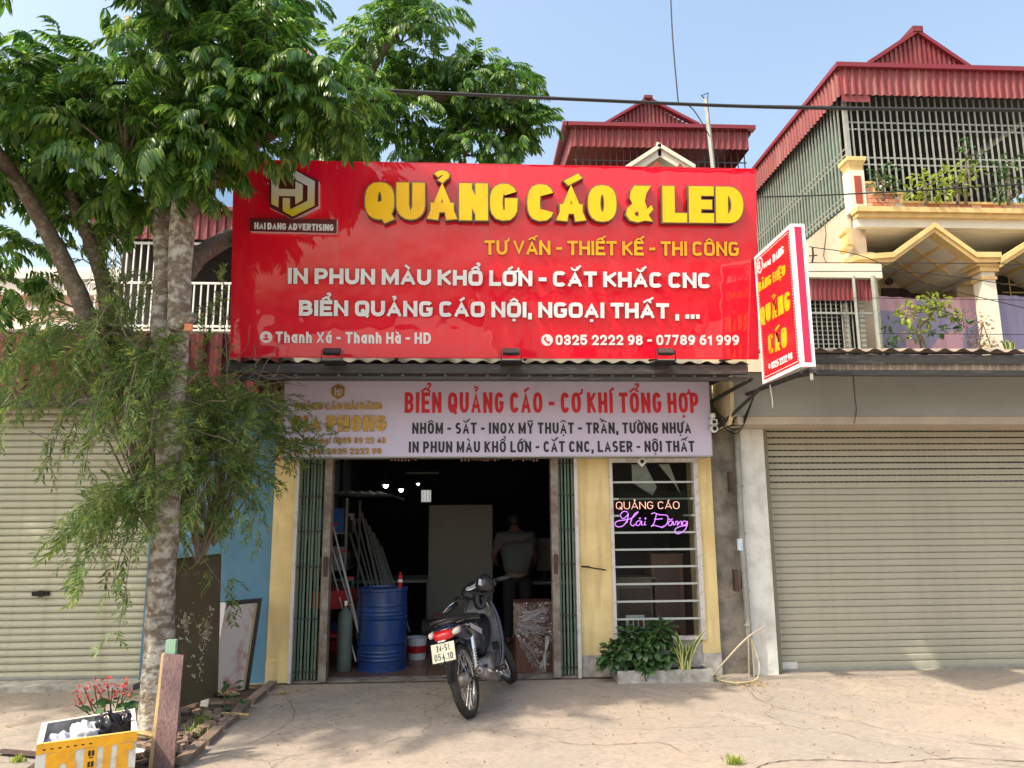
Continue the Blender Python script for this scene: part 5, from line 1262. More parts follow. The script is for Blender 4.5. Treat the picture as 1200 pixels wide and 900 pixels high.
def snake(name, label, c, n, h, seed, parent_cat='plant', spread=.35):
    t = thing(name, label, parent_cat, c); rd = random.Random(seed)
    for k in range(n):
        a = 2*pi*k/n+rd.random(); tilt = rd.uniform(.1,1)*spread; hh = h*rd.uniform(.6,1); b = MB(); w_ = .027*rd.uniform(.8,1.3)
        s = Vector((-sin(a),cos(a),0)) if rd.random()<.5 else X3; s = (s+X3*.8).normalized(); o = Vector(c)+Vector((cos(a),sin(a),0))*.03
        prev = None; 
        for j in range(7):
            u = j/6; ww = w_*(sin(pi*(.25+.75*u))**.6 if u < 1 else 0)+.001; p = o+Vector((cos(a)*tilt*hh*u*u*1.2, sin(a)*tilt*hh*u*u*.8, hh*u))
            cur = (p-s*ww, p-s*ww*.6, p+s*ww*.6, p+s*ww)
            if prev:
                b.quad(prev[0],prev[1],cur[1],cur[0],m=1).quad(prev[1],prev[2],cur[2],cur[1],m=0).quad(prev[2],prev[3],cur[3],cur[2],m=1)
            prev = cur
        b.build('leaf',['leafsucc','snakeedge'],t)
snake('snake_plant','yellow edged snake plant at the right end of the window trough',(2.16,7.90,.10),16,.40,4,spread=.55)
snake('snake_plant','snake plant growing behind the red flowers at the foot of the tree',(-2.62,6.75,.05),6,.42,8)
# red flowering plant
rfp = thing('red_flower_plant','low red flowering plant beside the foam box in front of the left shutter','plant',(-2.95,6.6,0))
random.seed(12); stm = MB(); fl = []; lf = []
fme = leaf_shape('leafred',.034,.026,.5,.2); gme = leaf_shape('leafsucc',.13,.085,.3,.2)
for px_, py_ in ((90,815),(98,805),(110,802),(118,812),(125,798),(104,820),(132,806),(146,800),(150,812),(88,826),(140,815),(122,822)):
    c = at(px_, py_, Y=6.5); base = Vector((-2.85+random.gauss(0,.05),6.6,.02)); stm.tube([base,(base+c)/2+Vector((0,0,-.03)),c],.005,4)
    for _ in range(13): 
        d = Vector((random.gauss(0,1),random.gauss(0,1),random.gauss(.3,.8))).normalized(); fl.append((c+d*.025,d,random.uniform(.5,1.0),random.random()))
for px_, py_ in ((110,835),(125,842),(135,833),(150,838),(118,848),(140,845),(145,825),(132,822),(155,830)):
    c = at(px_, py_, Y=6.45)
    for _ in range(4):
        d = Vector((random.gauss(0,1),random.gauss(-.3,.8),random.gauss(.2,.4))).normalized(); lf.append((c+d*.02,d,random.uniform(.6,1.1),random.random()))
leaf_pieces(rfp,fme,fl,'petal'); leaf_pieces(rfp,gme,lf); stm.build('stem','barkdark',rfp)
# little weeds
def weed(label, c, n, L, seed, me=None, nm='weed', cat='weed', zt_=1):
    t = thing(nm, label, cat, c); rd = random.Random(seed); b = MB(); s_ = []
    for _ in range(n):
        a = rd.uniform(0,2*pi); d = Vector((cos(a)*.6,sin(a)*.6,rd.uniform(.6,1.6))).normalized(); o = Vector(c)+Vector((rd.gauss(0,L*.35),rd.gauss(0,L*.35),0))
        if me is None:
            tip = o+d*L*rd.uniform(.5,1); mid = (o+tip)/2+Vector((0,0,L*.08)); sd = Vector((-sin(a),cos(a),0))*.004
            b.quad(o-sd,o+sd,mid+sd,mid-sd).quad(mid-sd,mid+sd,tip,tip)
        else: 
            p = o+Vector((0,0,zt_*L*rd.random())); s_.append((p,Vector((d.x,d.y,rd.uniform(-.2,.5))),rd.uniform(.6,1.1),rd.uniform(-.5,.5)))
    if me is None: b.build('blade','leafyel',t,kind='stuff')
    else:
        leaf_pieces(t,me,s_); MB().tube([c,Vector(c)+Vector((.01,0,zt_*L))],.005,4).build('stem','twig',t)
    return t
wl = leaf_shape('leafsucc',.085,.055,.3,.2)
weed('green weed growing against the foot of the pink marble boards',at(262,835,Z=.02),26,.24,1,wl)
weed('grass tuft in the soil beside the purple brown plank',at(235,850,Z=.03),40,.12,2)
weed('small weed behind the plank near the crossed timber',at(228,862,Z=.03),30,.12,3)
weed('low grass tuft at the cracked concrete in the foreground',at(860,895,Z=0),70,.07,4)
t = weed('flattened grass tuft left of the foam box',at(20,893,Z=0),40,.06,5)
# plants of the balconies
def bush(name, label, cat, base, blobs, me, trunk_pts, rs, per=26, r_=.16, nm='leaf', seed=1, mt='barkdark'):
    t = thing(name, label, cat, base); rd = random.Random(seed); s_ = []
    if trunk_pts: MB().tube(catmull(trunk_pts,5), [rs[0]+(rs[1]-rs[0])*i/((len(trunk_pts)-1)*5) for i in range((len(trunk_pts)-1)*5+1)], 7).build('trunk',mt,t,smooth=True)
    stm = MB()
    for c in blobs:
        if trunk_pts: stm.tube([trunk_pts[-1],c],.006,4)
        for _ in range(per):
            d = Vector((rd.gauss(0,1),rd.gauss(0,1),rd.gauss(.2,.9))).normalized(); s_.append((c+Vector((d.x*r_,d.y*r_*.7,d.z*r_*.6))*rd.uniform(.3,1),(d+Vector((0,0,-.2))).normalized(),rd.uniform(.6,1.1),rd.uniform(-.8,.8)))
    leaf_pieces(t, me, s_, nm)
    if trunk_pts: stm.build('stem',mt,t)
    return t
yl = leaf_shape('leafyel',.085,.045,.3,.25); dl = leaf_shape('leafsucc',.085,.045,.3,.25); pl_ = leaf_shape('leafpale',.04,.03,.4,.2)
Yb = 8.45; A = lambda x, y, Y=Yb: at(x, y, Y=Y)
bush('bonsai_tree','small bright green bonsai tree in front of the lilac balcony cloth','tree',A(1085,420),[A(1060,362),A(1075,357),A(1092,352),A(1105,358),A(1070,392),A(1118,368),A(1062,370),A(1083,372),A(1100,352)],yl,[A(1084,420),A(1080,400),A(1076,385),A(1088,372),A(1095,362)],(.035,.015),per=22,r_=.13,seed=2)
bush('drooping_plant','drooping dark green shoot at the right of the bonsai tree','plant',A(1130,420),[A(1128,372),A(1130,385),A(1100,388)],dl,[A(1100,372),A(1115,368),A(1128,372)],(.01,.006),per=20,r_=.10,seed=3)
bush('withered_creeper','withered pinkish creeper at the foot of the villa column','plant',A(1150,420),[A(1140,400),A(1150,390),A(1160,402),A(1145,410),A(1150,375)],pl_,[A(1150,420),A(1148,400),A(1152,380)],(.012,.006),per=30,r_=.14,seed=4)
bush('low_plant','low olive plant beside the barred balcony enclosure','plant',A(1045,420),[A(1043,408),A(1040,380),A(1052,395)],dl,None,None,per=14,r_=.10,seed=5)
snake('aloe','yellowish aloe behind the awning edge at far right',tuple(A(1184,416)),9,.2,7)
Yb = 9.0
bush('cage_plant','yellow green shrub with small flowers inside the roof cage nearest the middle','plant',A(1125,240),[A(1110,205),A(1125,198),A(1140,203),A(1118,220),A(1132,218),A(1105,228)],yl,[A(1122,240),A(1122,215)],(.02,.01),per=22,r_=.17,seed=6)
bush('cage_plant','yellow green shrub left of centre inside the roof cage','plant',A(1085,240),[A(1080,208),A(1088,215),A(1072,225),A(1090,228),A(1100,212)],yl,[A(1085,240),A(1085,218)],(.02,.01),per=20,r_=.15,seed=7)
bush('cage_plant','dark leaved shrub nearest the corner post inside the roof cage','plant',A(1030,235),[A(1028,200),A(1040,205),A(1045,222),A(1030,215)],dl,[A(1035,235),A(1034,212)],(.02,.01),per=20,r_=.14,seed=8)
bush('cage_plant','dark shrub at far right inside the roof cage','plant',A(1180,240),[A(1170,195),A(1185,190),A(1180,215),A(1195,225),A(1172,228)],dl,[A(1182,240),A(1182,205)],(.02,.01),per=22,r_=.17,seed=9)
bush('cage_plant','tall thin shrub behind the others inside the roof cage','plant',A(1130,200),[A(1135,175),A(1128,168),A(1142,182)],dl,[A(1132,240),A(1132,185)],(.02,.01),per=12,r_=.12,seed=10)
# cracks, joints and litter of the forecourt
def strip(pts, w_, nm):
    b = MB(); P = catmull([Vector(p) for p in pts], 8); rd = random.Random(len(pts)); Q = []
    for i, p in enumerate(P):
        d = (P[min(i+1,len(P)-1)]-P[max(i-1,0)]).normalized(); n_ = Vector((-d.y,d.x,0)); ww = w_*rd.uniform(.3,1.2); o_ = n_*rd.uniform(-.012,.012)
        Q.append((p+o_+n_*ww, p+o_-n_*ww))
    for (a, c_), (e, f) in zip(Q[:-1], Q[1:]): b.quad(a, c_, f, e)
    o = b.build(nm, 'soil'); o['kind'] = 'structure'
G_ = lambda x, y: tuple(at(x, y, Z=.005))
strip([G_(880,905),G_(905,893),(G_(960,890)),G_(1040,893),G_(1120,888),G_(1215,893)], .005, 'ground_crack')
strip([G_(868,800),G_(900,825),G_(980,842),G_(1080,862),G_(1215,880)], .003, 'ground_crack')
strip([G_(640,868),G_(700,873),G_(770,870),G_(800,880)], .003, 'ground_crack')
strip([G_(222,893),G_(300,868),G_(345,838),G_(330,812)], .0025, 'ground_crack')
random.seed(19); b = MB()
for _ in range(520):
    x, y = random.uniform(-4.5,6), random.uniform(5.2,8.1); s = random.uniform(.002,.0065)
    if -3 < x < -1.95 and y > 5: continue
    b.box(-s,s,-s*.8,s*.8,0,s,T=Matrix.Translation((x,y,.001))@Matrix.Rotation(random.random()*3,4,'Z'))
b.build('grit','rubble')['kind'] = 'stuff'
# fallen leaves
random.seed(77); b = MB()
def fall(x, y, s):
    a = random.uniform(0,2*pi); t = random.uniform(-.3,.3); d = Vector((cos(a),sin(a),0)); n_ = Vector((-sin(a),cos(a),t)); o = Vector((x,y,.008))
    b.quad(o-d*s,o-n_*s*.38+Z3*.006,o+d*s+Z3*random.uniform(0,.012),o+n_*s*.38+Z3*.006)
for _ in range(150): fall(random.uniform(-1.9,.2),random.uniform(7.0,8.1),random.uniform(.008,.022))
for _ in range(90): fall(random.gauss(2.72,.14),random.gauss(7.72,.07),random.uniform(.012,.028))
for _ in range(110): fall(random.uniform(2.6,5.6),random.uniform(6.3,8.1),random.uniform(.008,.026))
for _ in range(50): fall(random.uniform(-1.9,3),random.uniform(5.4,7.2),random.uniform(.008,.022))
for _ in range(26): fall(random.gauss(-1.75,.1),random.gauss(7.85,.1),random.uniform(.015,.035))
for _ in range(20): fall(random.uniform(-4.5,-3),random.uniform(5.6,7.8),random.uniform(.01,.03))
b.build('fallen_leaves','leafdead')['kind'] = 'stuff'
# greenery and houses across the street, behind the camera: what the glossy board mirrors
fh = thing('far_house','plain two storey house across the street','house',(6,-24,0))
MB().box(1,12,-30,-24,0,5.2).build('wall','cream',fh); MB().box(.6,12.4,-30.4,-23.6,5.2,5.4).build('roof','maroond',fh)
for k in range(3): MB().box(2+k*3.4,3.6+k*3.4,-24.04,-23.99,.9,2.3).build('window','dark',fh)
# ================= things on the ground at left =================
fb = thing('foam_box','white foam box wrapped in orange printed tape and full of plastic bags','box',(-2.3,5.4,0))
zt0 = .37
A0 = at(43,873,Z=zt0); B0 = at(161,857,Z=zt0); D0 = at(49,847,Z=zt0+.0); C0 = at(158,830,Z=zt0)
for q in (A0,B0,C0,D0): q.z = 0
def ring(pts, ins):
    c = sum(pts, Vector((0,0,0)))/4; return [p+(c-p).normalized()*ins for p in pts]
outer = [A0,B0,C0,D0]; inner = ring(outer,.045)
b = MB(); H = zt0
def up(p, z): return Vector((p.x,p.y,z))
for i in range(4):
    j = (i+1)%4
    b.quad(outer[i],outer[j],up(outer[j],H),up(outer[i],H)); b.quad(up(outer[i],H),up(outer[j],H),up(inner[j],H),up(inner[i],H))
    b.quad(up(inner[i],.04),up(inner[j],.04),up(inner[j],H),up(inner[i],H),m=1)
b.quad(*[up(p,.04) for p in inner],m=1)
b.build('box_shell',['foam','foamin'],fb)
# orange tape: strip along the front top edge and printed bars below it
U = (B0-A0); L_ = U.length; Un = U.normalized(); Nn = Vector((Un.y,-Un.x,0))
def face(u0,u1,z0,z1,z0b=None,z1b=None,d=.003):
    z0b = z0 if z0b is None else z0b; z1b = z1 if z1b is None else z1b
    return [A0+Un*u0*L_+Nn*d+Z3*z0, A0+Un*u1*L_+Nn*d+Z3*z0b, A0+Un*u1*L_+Nn*d+Z3*z1b, A0+Un*u0*L_+Nn*d+Z3*z1]
tp = MB()
for k in range(12):
    w0, w1 = .012*sin(k*1.3), .012*sin((k+1)*1.3)
    tp.quad(*face(k/12,(k+1)/12,H-.055+w0*.4,H-.002,H-.055+w1*.4,H-.002,.004))
tp.quad(up(A0,H)+Nn*.004+Z3*.001,up(B0,H)+Nn*.004+Z3*.001,up(inner[1],H)*.6+up(B0,H)*.4+Z3*.002,up(inner[0],H)*.6+up(A0,H)*.4+Z3*.002)
tp.build('orange_tape','foamy',fb)
tp = MB()
for (a0,a1,b0,b1) in ((.0,.07,H-.05,H-.055),(.10,.24,.0,H-.055),(.24,.38,H-.12,H-.055),(.30,.40,.0,H-.12),(.47,.60,.0,H-.055),(.66,.74,.0,H-.055),(.80,.92,.0,H-.055),(.92,.97,H-.10,H-.055),(.78,.99,H-.25,H-.20)):
    tp.quad(*face(a0,a1,b0,b1,d=.003))
tp.build('printed_bars','foamy',fb)
tp = MB()
for k in range(3):
    tp.quad(*face(.51,.535,H-.10-k*.06,H-.07-k*.06,d=.0055)).quad(*face(.545,.57,H-.10-k*.06,H-.07-k*.06,d=.0055)).quad(*face(.52,.56,H-.112-k*.06,H-.106-k*.06,d=.0055))
for k in range(7): tp.quad(*face(.06+k*.075,.09+k*.075,H-.035,H-.028,d=.0055))
tp.build('black_marks','cable',fb)
def crumple(name, mats, label, cat, c, rx, ry, rz, seed, n=18, amp=.24, parent=None):
    rd = random.Random(seed); import mathutils
    b = MB(); V = []
    for i in range(n+1):
        th = pi*i/n
        for j in range(2*n):
            ph = pi*j/n; d = Vector((sin(th)*cos(ph),sin(th)*sin(ph),cos(th)))
            f = 1+amp*(mathutils.noise.noise(d*2.3+Vector((seed,0,0)))*1.6+mathutils.noise.noise(d*5.5+Vector((0,seed,0))))
            V.append(Vector(c)+Vector((d.x*rx,d.y*ry,d.z*rz))*f)
    b.v = [tuple(v) for v in V]
    for i in range(n):
        for j in range(2*n):
            j2 = (j+1)%(2*n); b.f.append((i*2*n+j,i*2*n+j2,(i+1)*2*n+j2,(i+1)*2*n+j)); b.m.append(0)
    o = b.build(name, mats, parent, smooth=True)
    if label: tag(o, label, cat)
    return o
cc = (A0+B0+C0+D0)/4; bu = Un
crumple('plastic_bag','bagblack','crumpled black plastic bag at the right inside the foam box','bag',tuple(cc+bu*.10+Z3*.33),.09,.07,.10,3)
crumple('plastic_bag','bagwhite','crumpled white plastic bag in the middle of the foam box','bag',tuple(cc-bu*.02+Z3*.31),.10,.07,.08,5)
crumple('plastic_bag','bagblue','lilac plastic bag at the left inside the foam box','bag',tuple(cc-bu*.16+Z3*.28),.10,.08,.07,8)
crumple('plastic_bag','bagblack','small black bag scrap standing at the right rim of the foam box','bag',tuple(cc+bu*.20+Z3*.34),.035,.03,.09,11)
# planks
pk = thing('wood_plank','upright purple brown veneer plank leaning in front of the tree','plank',(-1.97,5.5,0))
a = at(182,905,Y=5.45); c_ = at(207,905,Y=5.45); e = at(215,768,Y=5.62); f = at(192,766,Y=5.62)
b = MB(); pts = [Vector((-2.06,5.42,-.01)),Vector((-1.925,5.42,-.01)),e,f]; n_ = Vector((0,1,0))*.018
b.quad(*pts).quad(*[p+n_ for p in pts][::-1])
for i in range(4): j=(i+1)%4; b.quad(pts[i],pts[i]+n_,pts[j]+n_,pts[j])
b.build('board','purplewood',pk)
b = MB(); pts = [Vector((-2.085,5.42,-.01)),Vector((-2.06,5.42,-.01)),f+Vector((.0,0,.0)),f+Vector((-.016,0,.0))]; n_ = Vector((0,1,0))*.03
b.quad(*pts).quad(*[p+n_ for p in pts][::-1])
for i in range(4): j=(i+1)%4; b.quad(pts[i],pts[i]+n_,pts[j]+n_,pts[j])
b.build('edge_batten','wood',pk)
gp = MB(); q = at(194,767,Y=5.66); q2 = at(206,750,Y=5.66); gp.box(q.x-.005,q2.x+.0,5.66,5.70,.0,q2.z); tag(gp.build('green_post','greenpaint'),'pale green painted post end behind the purple brown plank','post')
for (p0,p1,w_,lb,m_) in ((at(160,858,Z=.10),at(208,867,Z=.06),.02,'pale timber batten lying across behind the purple brown plank','wood'),(at(240,835,Z=.04),at(292,838,Z=.04),.014,'thin stick lying by the foot of the carved dark panel','wood'),(at(150,880,Z=.05),at(200,890,Z=.05),.03,'white plastic pipe offcut lying beside the foam box','bagwhite'),(at(2,880,Z=.02),at(48,884,Z=.02),.05,'flat brown board scrap left of the foam box','rusty')):
    o = MB().tube([p0,p1],w_,6 if m_!='rusty' else 4,flat=1 if m_!='rusty' else .3).build('stick' if m_=='wood' else 'offcut',m_); tag(o,lb,'stick' if m_=='wood' else 'offcut')
random.seed(8)
rb = MB()
for k in range(60):
    x = random.uniform(-2.45,-1.95); y = random.uniform(5.5,6.9); s = random.uniform(.015,.05)
    rb.box(-s,s,-s*.7,s*.7,-s*.4,s*.4,T=Matrix.Translation((x,y,.05))@Matrix.Rotation(random.random()*3,4,'Z')@Matrix.Rotation(random.uniform(-.4,.4),4,'X'))
o = rb.build('rubble','rubble'); o['kind']='stuff'; o['label']='broken brick and tile rubble around the foot of the tree'
for k,(px_,py_,s) in enumerate(((208,833,.10),(222,828,.08),(188,880,.11))):
    c = at(px_,py_,Z=.08); o = crumple('stone_lump','rubble',['flat grey stone lying right of the plank','small stone beside the grass tuft','brown stone between foam box and plank'][k],'stone',tuple(c),s,s*.8,s*.4,20+k,8,.25)
o = MB().box(-.12,.12,-.08,.08,-.01,.01,T=Matrix.Translation(at(262,812,Z=.06))@Matrix.Rotation(.9,4,'Z')@Matrix.Rotation(.15,4,'Y')).box(-.12,.10,-.04,.04,.012,.03,T=Matrix.Translation(at(275,806,Z=.05))@Matrix.Rotation(1.0,4,'Z')).build('plank_scrap','wood'); tag(o,'weathered plank scraps at the foot of the marble boards','plank')
# dark carved panel leaning by the tree
TL,BR_,BL_ = at(205,656,Y=6.78),at(254,814,Y=7.02),at(197,832,Y=6.6); TR = TL+BR_-BL_
def slab(name, c4, th, m, parent, back=Vector((0,1,0))):
    b = MB(); n_ = back*th; b.quad(*c4).quad(*[p+n_ for p in c4][::-1])
    for i in range(4): j=(i+1)%4; b.quad(c4[i],c4[i]+n_,c4[j]+n_,c4[j])
    return b.build(name,m,parent)
cp = thing('carved_panel','dark olive lacquer panel with mother of pearl inlay leaning beside the tree','panel',tuple((BL_+BR_)/2))
slab('panel_board',[BL_,BR_,TR,TL],.03,'panelolive',cp)
slab('side_batten',[BL_+Vector((-.05,0,-.05)),BL_+Vector((-.002,0,-.05)),TL+Vector((-.002,0,0)),TL+Vector((-.04,0,0))],.03,'wood',cp)
MB().tube([TL,TR],.012,6).tube([BL_,BR_],.01,6).tube([TR,BR_],.008,6).build('edge_bead','panelolive',cp)
def pq(u,v,d=.004): 
    p = BL_*(1-u)*(1-v)+BR_*u*(1-v)+TL*(1-u)*v+TR*u*v; nn = (BR_-BL_).cross(TL-BL_).normalized(); return p+nn*d
random.seed(10); b = MB(); b2 = MB()
def fleck(u, v, s, a, bb, asp=.35):
    d = Vector((cos(a),sin(a))); e_ = Vector((-sin(a),cos(a)))*asp
    P_ = [(u+(d.x*cos(t)+e_.x*sin(t))*s, v+(d.y*cos(t)+e_.y*sin(t))*s*.42) for t in [k*pi/3 for k in range(6)]]
    bb.quad(*[pq(x,y) for x,y in P_])
for (cu,cv,n) in ((.22,.52,16),(.30,.44,10),(.62,.50,20),(.70,.42,16),(.66,.34,10),(.60,.25,9),(.58,.18,8),(.82,.60,8),(.15,.60,6),(.35,.62,5),(.45,.30,4)):
    for _ in range(n):
        a = random.uniform(0,pi); fleck(cu+random.gauss(0,.07),cv+random.gauss(0,.035),random.uniform(.012,.045),a,b if random.random()<.8 else b2,random.uniform(.2,.5))
for k in range(5):
    fleck(.70+.05*cos(k*.5-.8),.44+.035*sin(k*.5-.8)+.01*k,.085,.5+k*.18,b2 if k%2 else b,.12)
    fleck(.24+.04*cos(k*.5),.50+.02*k,.07,.9+k*.2,b,.12)
for (u0,v0,u1,v1) in ((.72,.62,.70,.35),(.60,.40,.62,.15),(.25,.42,.38,.55),(.3,.3,.2,.4),(.5,.5,.42,.6),(.78,.5,.86,.58)):
    for k in range(9): t=k/8; fleck(u0+(u1-u0)*t+.015*sin(k),v0+(v1-v0)*t,.012,1.3,b if k%3 else b2,.3)
b.build('pearl_inlay','pearl',cp,kind='stuff'); b2.build('gold_inlay','goldinlay',cp,kind='stuff')
b = MB()
for k in range(14):
    if k in (4,8): continue
    u = .14+k*.055; fleck(u,.885,.014,1.5,b,.35); fleck(u+.012,.895,.010,.4,b,.3); fleck(u+.004,.875,.010,2.4,b,.3)
b.build('carved_caption','pearl',cp)
# framed marble boards
fm_ = thing('framed_marble_board','pink marble print board in a dark frame leaning on the blue wall','board',(-2.3,7.8,0))
P_ = [at(222,846,Y=7.42),at(284,812,Y=7.78),None,at(243,712,Y=7.66)]; P_[0].z = P_[1].z = .03; P_[2] = P_[1]+P_[3]-P_[0]
slab('marble_face',P_,.02,'marble',fm_)
nm_ = (P_[1]-P_[0]).cross(P_[3]-P_[0]).normalized()      # towards the street
ux_ = (P_[1]-P_[0]).normalized(); uz_ = (P_[3]-P_[0]).normalized()
def off(p, a, c, d): return p+ux_*a+uz_*c+nm_*d
slab('dark_frame',[off(P_[0],-.02,0,-.026),off(P_[1],.06,0,-.026),off(P_[2],.06,.045,-.026),off(P_[3],-.02,.045,-.026)],.02,'bikeblack',fm_)
slab('frame_rail',[off(P_[3],-.02,.012,.004),off(P_[2],.06,.012,.004),off(P_[2],.06,.045,.004),off(P_[3],-.02,.045,.004)],.02,'flood',fm_)
slab('frame_rail',[off(P_[1],.022,0,.004),off(P_[1],.06,0,.004),off(P_[2],.06,.012,.004),off(P_[2],.022,.012,.004)],.02,'flood',fm_)
slab('pale_edge',[off(P_[1],-.004,0,.003),off(P_[1],.02,0,.003),off(P_[2],.02,0,.003),off(P_[2],-.004,0,.003)],.002,'wood',fm_)
b2_ = thing('second_board','thin dark backing board standing behind the framed marble board','board',(-2.05,7.95,0))
slab('backing_board',[off(P_[0],.2,0,-.09),off(P_[1],.085,0,-.09),off(P_[2],.085,.03,-.09),off(P_[3],.2,.03,-.09)],.02,'rustframe',b2_)
wb = slab('foam_sheet',[at(231,846,Y=7.02),at(240,846,Y=7.02),at(265,706,Y=7.32),at(256,706,Y=7.32)],.03,'signwhite',None); tag(wb,'narrow white foam sheet edge between the dark panel and the marble board','sheet')
# ================= hose and debris at the column =================
o = MB().tube(catmull([at(835,792,Y=7.85),at(852,772,Y=7.8),at(875,748,Y=7.8),at(895,735,Y=7.85)],5),.010,6).build('hose','hose'); tag(o,'stiff grey hose end sticking up in front of the white pillar','hose')
o = MB().tube(catmull([at(880,748,Y=7.9),at(886,765,Y=7.9),at(890,782,Y=7.85),at(886,796,Z=.02),at(868,800,Z=.02),at(848,798,Z=.02),at(840,795,Z=.02),at(850,792,Z=.02)],6),.006,6).build('hose','yhose'); tag(o,'yellowish hose curling on the ground by the pillar','hose')
o = MB().tube([at(877,748,Y=7.95),at(878,796,Y=7.95)],.006,5).tube([at(881,750,Y=7.95),at(884,796,Y=7.95)],.006,5).build('iron_rod','hose'); tag(o,'two thin rods standing against the drain pipe','rod')
# bamboo stick end left of window (small peg on yellow pillar)
o = MB().tube([at(682,664,Y=8.18),at(690,664,Y=8.05)],.010,6).tube([at(686,664,Y=8.19),at(710,668,Y=8.19)],.006,4).build('wall_peg','cable'); tag(o,'small black peg and wire on the middle yellow pillar','peg')
# ================= inside the workshop =================
dr = thing('oil_drum','blue steel oil drum standing inside the doorway','drum',(-.97,8.85,0))
R0 = .268
prof = [(0,.0),(R0,.0),(R0+.008,.008),(R0+.008,.02),(R0,.03)]
z = .03
for zz in (.13,.17,.21,.30,.56,.60,.64,.70):
    big = zz in (.30,.56); h_ = .014 if big else .006
    prof += [(R0,zz-.018),(R0+h_,zz),(R0,zz+.018)]
prof += [(R0,.84),(R0+.009,.85),(R0+.009,.875),(R0-.01,.88),(R0-.015,.862),(0,.862)]
MB().lathe(prof,(-.97,8.85,.0),48).build('drum_shell','drum',dr,smooth=False)
MB().lathe([(0,.862),(.03,.862),(.03,.885),(0,.885)],(-1.1,8.78,0),12).build('bung_cap','drum',dr)
rc = thing('spray_bottle','small red and white bottle standing on the blue drum','bottle',(-.78,8.85,.865))
MB().lathe([(0,.865),(.026,.865),(.026,.93),(.026,.93)],(-.78,8.85,0),14).lathe([(.0261,.96),(.0261,1.0),(.012,1.02),(.012,1.04),(0,1.04)],(-.78,8.85,0),14).build('bottle','redp',rc)
MB().lathe([(.0262,.93),(.0262,.96)],(-.78,8.85,0),14).build('label_band','barw',rc)
gc = thing('gas_cylinder','grey green gas cylinder beside the blue drum','cylinder',(-1.36,8.72,0))
MB().lathe([(0,0),(.078,0),(.08,.02),(.08,.56),(.07,.61),(.04,.65),(.02,.66),(.02,.69),(0,.69)],(-1.36,8.72,.01),20).build('cylinder_body','cyl',gc,smooth=True)
MB().lathe([(0,.69),(.028,.69),(.028,.74),(0,.75)],(-1.36,8.72,.01),10).tube([(-1.36,8.72,.73),(-1.30,8.7,.73)],.01,6).build('valve','chrome',gc)
for k,(x0,y0_,x1,y1_) in enumerate(((388,600,426,758),(389,605,421,745),(390,640,422,748),(388,655,417,775))):
    p0, p1 = at(x0-3,y0_-6,Y=9.35), at(x1,y1_,Y=8.75)
    o = MB().tube([p0,p1],.0075,6).build('steel_tube','steelbar'); tag(o,['bright steel tube leaning rightmost of the tied bundle','second bright steel tube of the tied bundle','third bright steel tube of the tied bundle','leftmost bright steel tube leaning by the gate'][k],'tube','bright steel tubes leaning behind the left gate')
for k,(x0,y0_) in enumerate(((392,615),(403,646),(411,677))):
    c = at(x0,y0_,Y=9.1); o = MB().box(c.x-.035,c.x+.035,c.y-.02,c.y+.01,c.z-.012,c.z+.012).build('red_tie','redp'); tag(o,['upper','middle','lower'][k]+' red tie round the leaning steel tubes','tie')
random.seed(2)
for k in range(9):
    x0 = 410+k*4.6; x1 = x0+33+random.uniform(-2,2); y0_ = 600+abs(k-3)*8
    p0, p1 = at(x0,y0_,Y=10.3), at(x1,740,Y=9.5)
    o = MB().tube([p0,p1],.014+.006*(k%3==0),4).build('metal_profile','dullbar'); tag(o,['first','second','third','fourth','fifth','sixth','seventh','eighth','ninth'][k]+' dull metal profile from the left behind the blue drum','profile','dull metal profiles leaning behind the drum')
bp_ = thing('leaning_board','tall plain olive grey board standing upright in the doorway','board',(-.05,10.6,0))
a, c_ = at(503,592,Y=10.5), at(577,592,Y=10.5)
MB().box(a.x,c_.x,10.5,10.55,.02,a.z).build('board_sheet','panelgrey',bp_)
MB().box(a.x,a.x+.03,10.488,10.5,.02,a.z).box(c_.x-.03,c_.x,10.488,10.5,.02,c_.z).build('board_edge','panelgrey',bp_)
q = at(508,742,Y=10.48); o = MB().box(q.x-.04,q.x+.04,10.47,10.48,q.z-.06,q.z+.06).build('paper_label','pipe',bp_)
cbx = thing('wrapped_cabinet','reddish brown wooden cabinet wrapped in clear plastic film right of the motorbike','cabinet',(.72,8.75,0))
x0,x1,y0_,y1_,zh = .50,.885,8.52,8.95,.70
MB().box(x0,x1,y0_,y1_,.0,zh).build('cabinet_body','cardwood',cbx)
MB().box(x1,x1+.10,y0_+.05,y1_,.0,zh-.01).build('cabinet_side','cardside',cbx)
MB().box(x0-.01,x1+.02,y0_-.02,y1_,zh,zh+.02).build('cabinet_top','cardwood',cbx)
import mathutils
b = MB(); nx, nz = 26, 34; G_ = {}
for i in range(nx+1):
    for j in range(nz+1):
        u, v = i/nx, j/nz
        x = x0-.03+(x1-x0+.06)*u; z_ = .01+(zh+.02)*v
        nn = abs(mathutils.noise.noise(Vector((x*12+z_*9,z_*9,3.1))))*.03+abs(mathutils.noise.noise(Vector((x*26,z_*16+x*22,7))))*.006
        G_[i,j] = (x,y0_-.026-nn,z_)
for i in range(nx):
    for j in range(nz):
        u, v = (i+.5)/nx, (j+.5)/nz
        if v < .55 and (u < .5-(v)*.9 or u > .80+.30*(v)): continue
        b.quad(G_[i,j],G_[i+1,j],G_[i+1,j+1],G_[i,j+1])
b.build('plastic_film','film',cbx)
b = MB(); random.seed(31)          # creases of the film, their glints put into the white colour
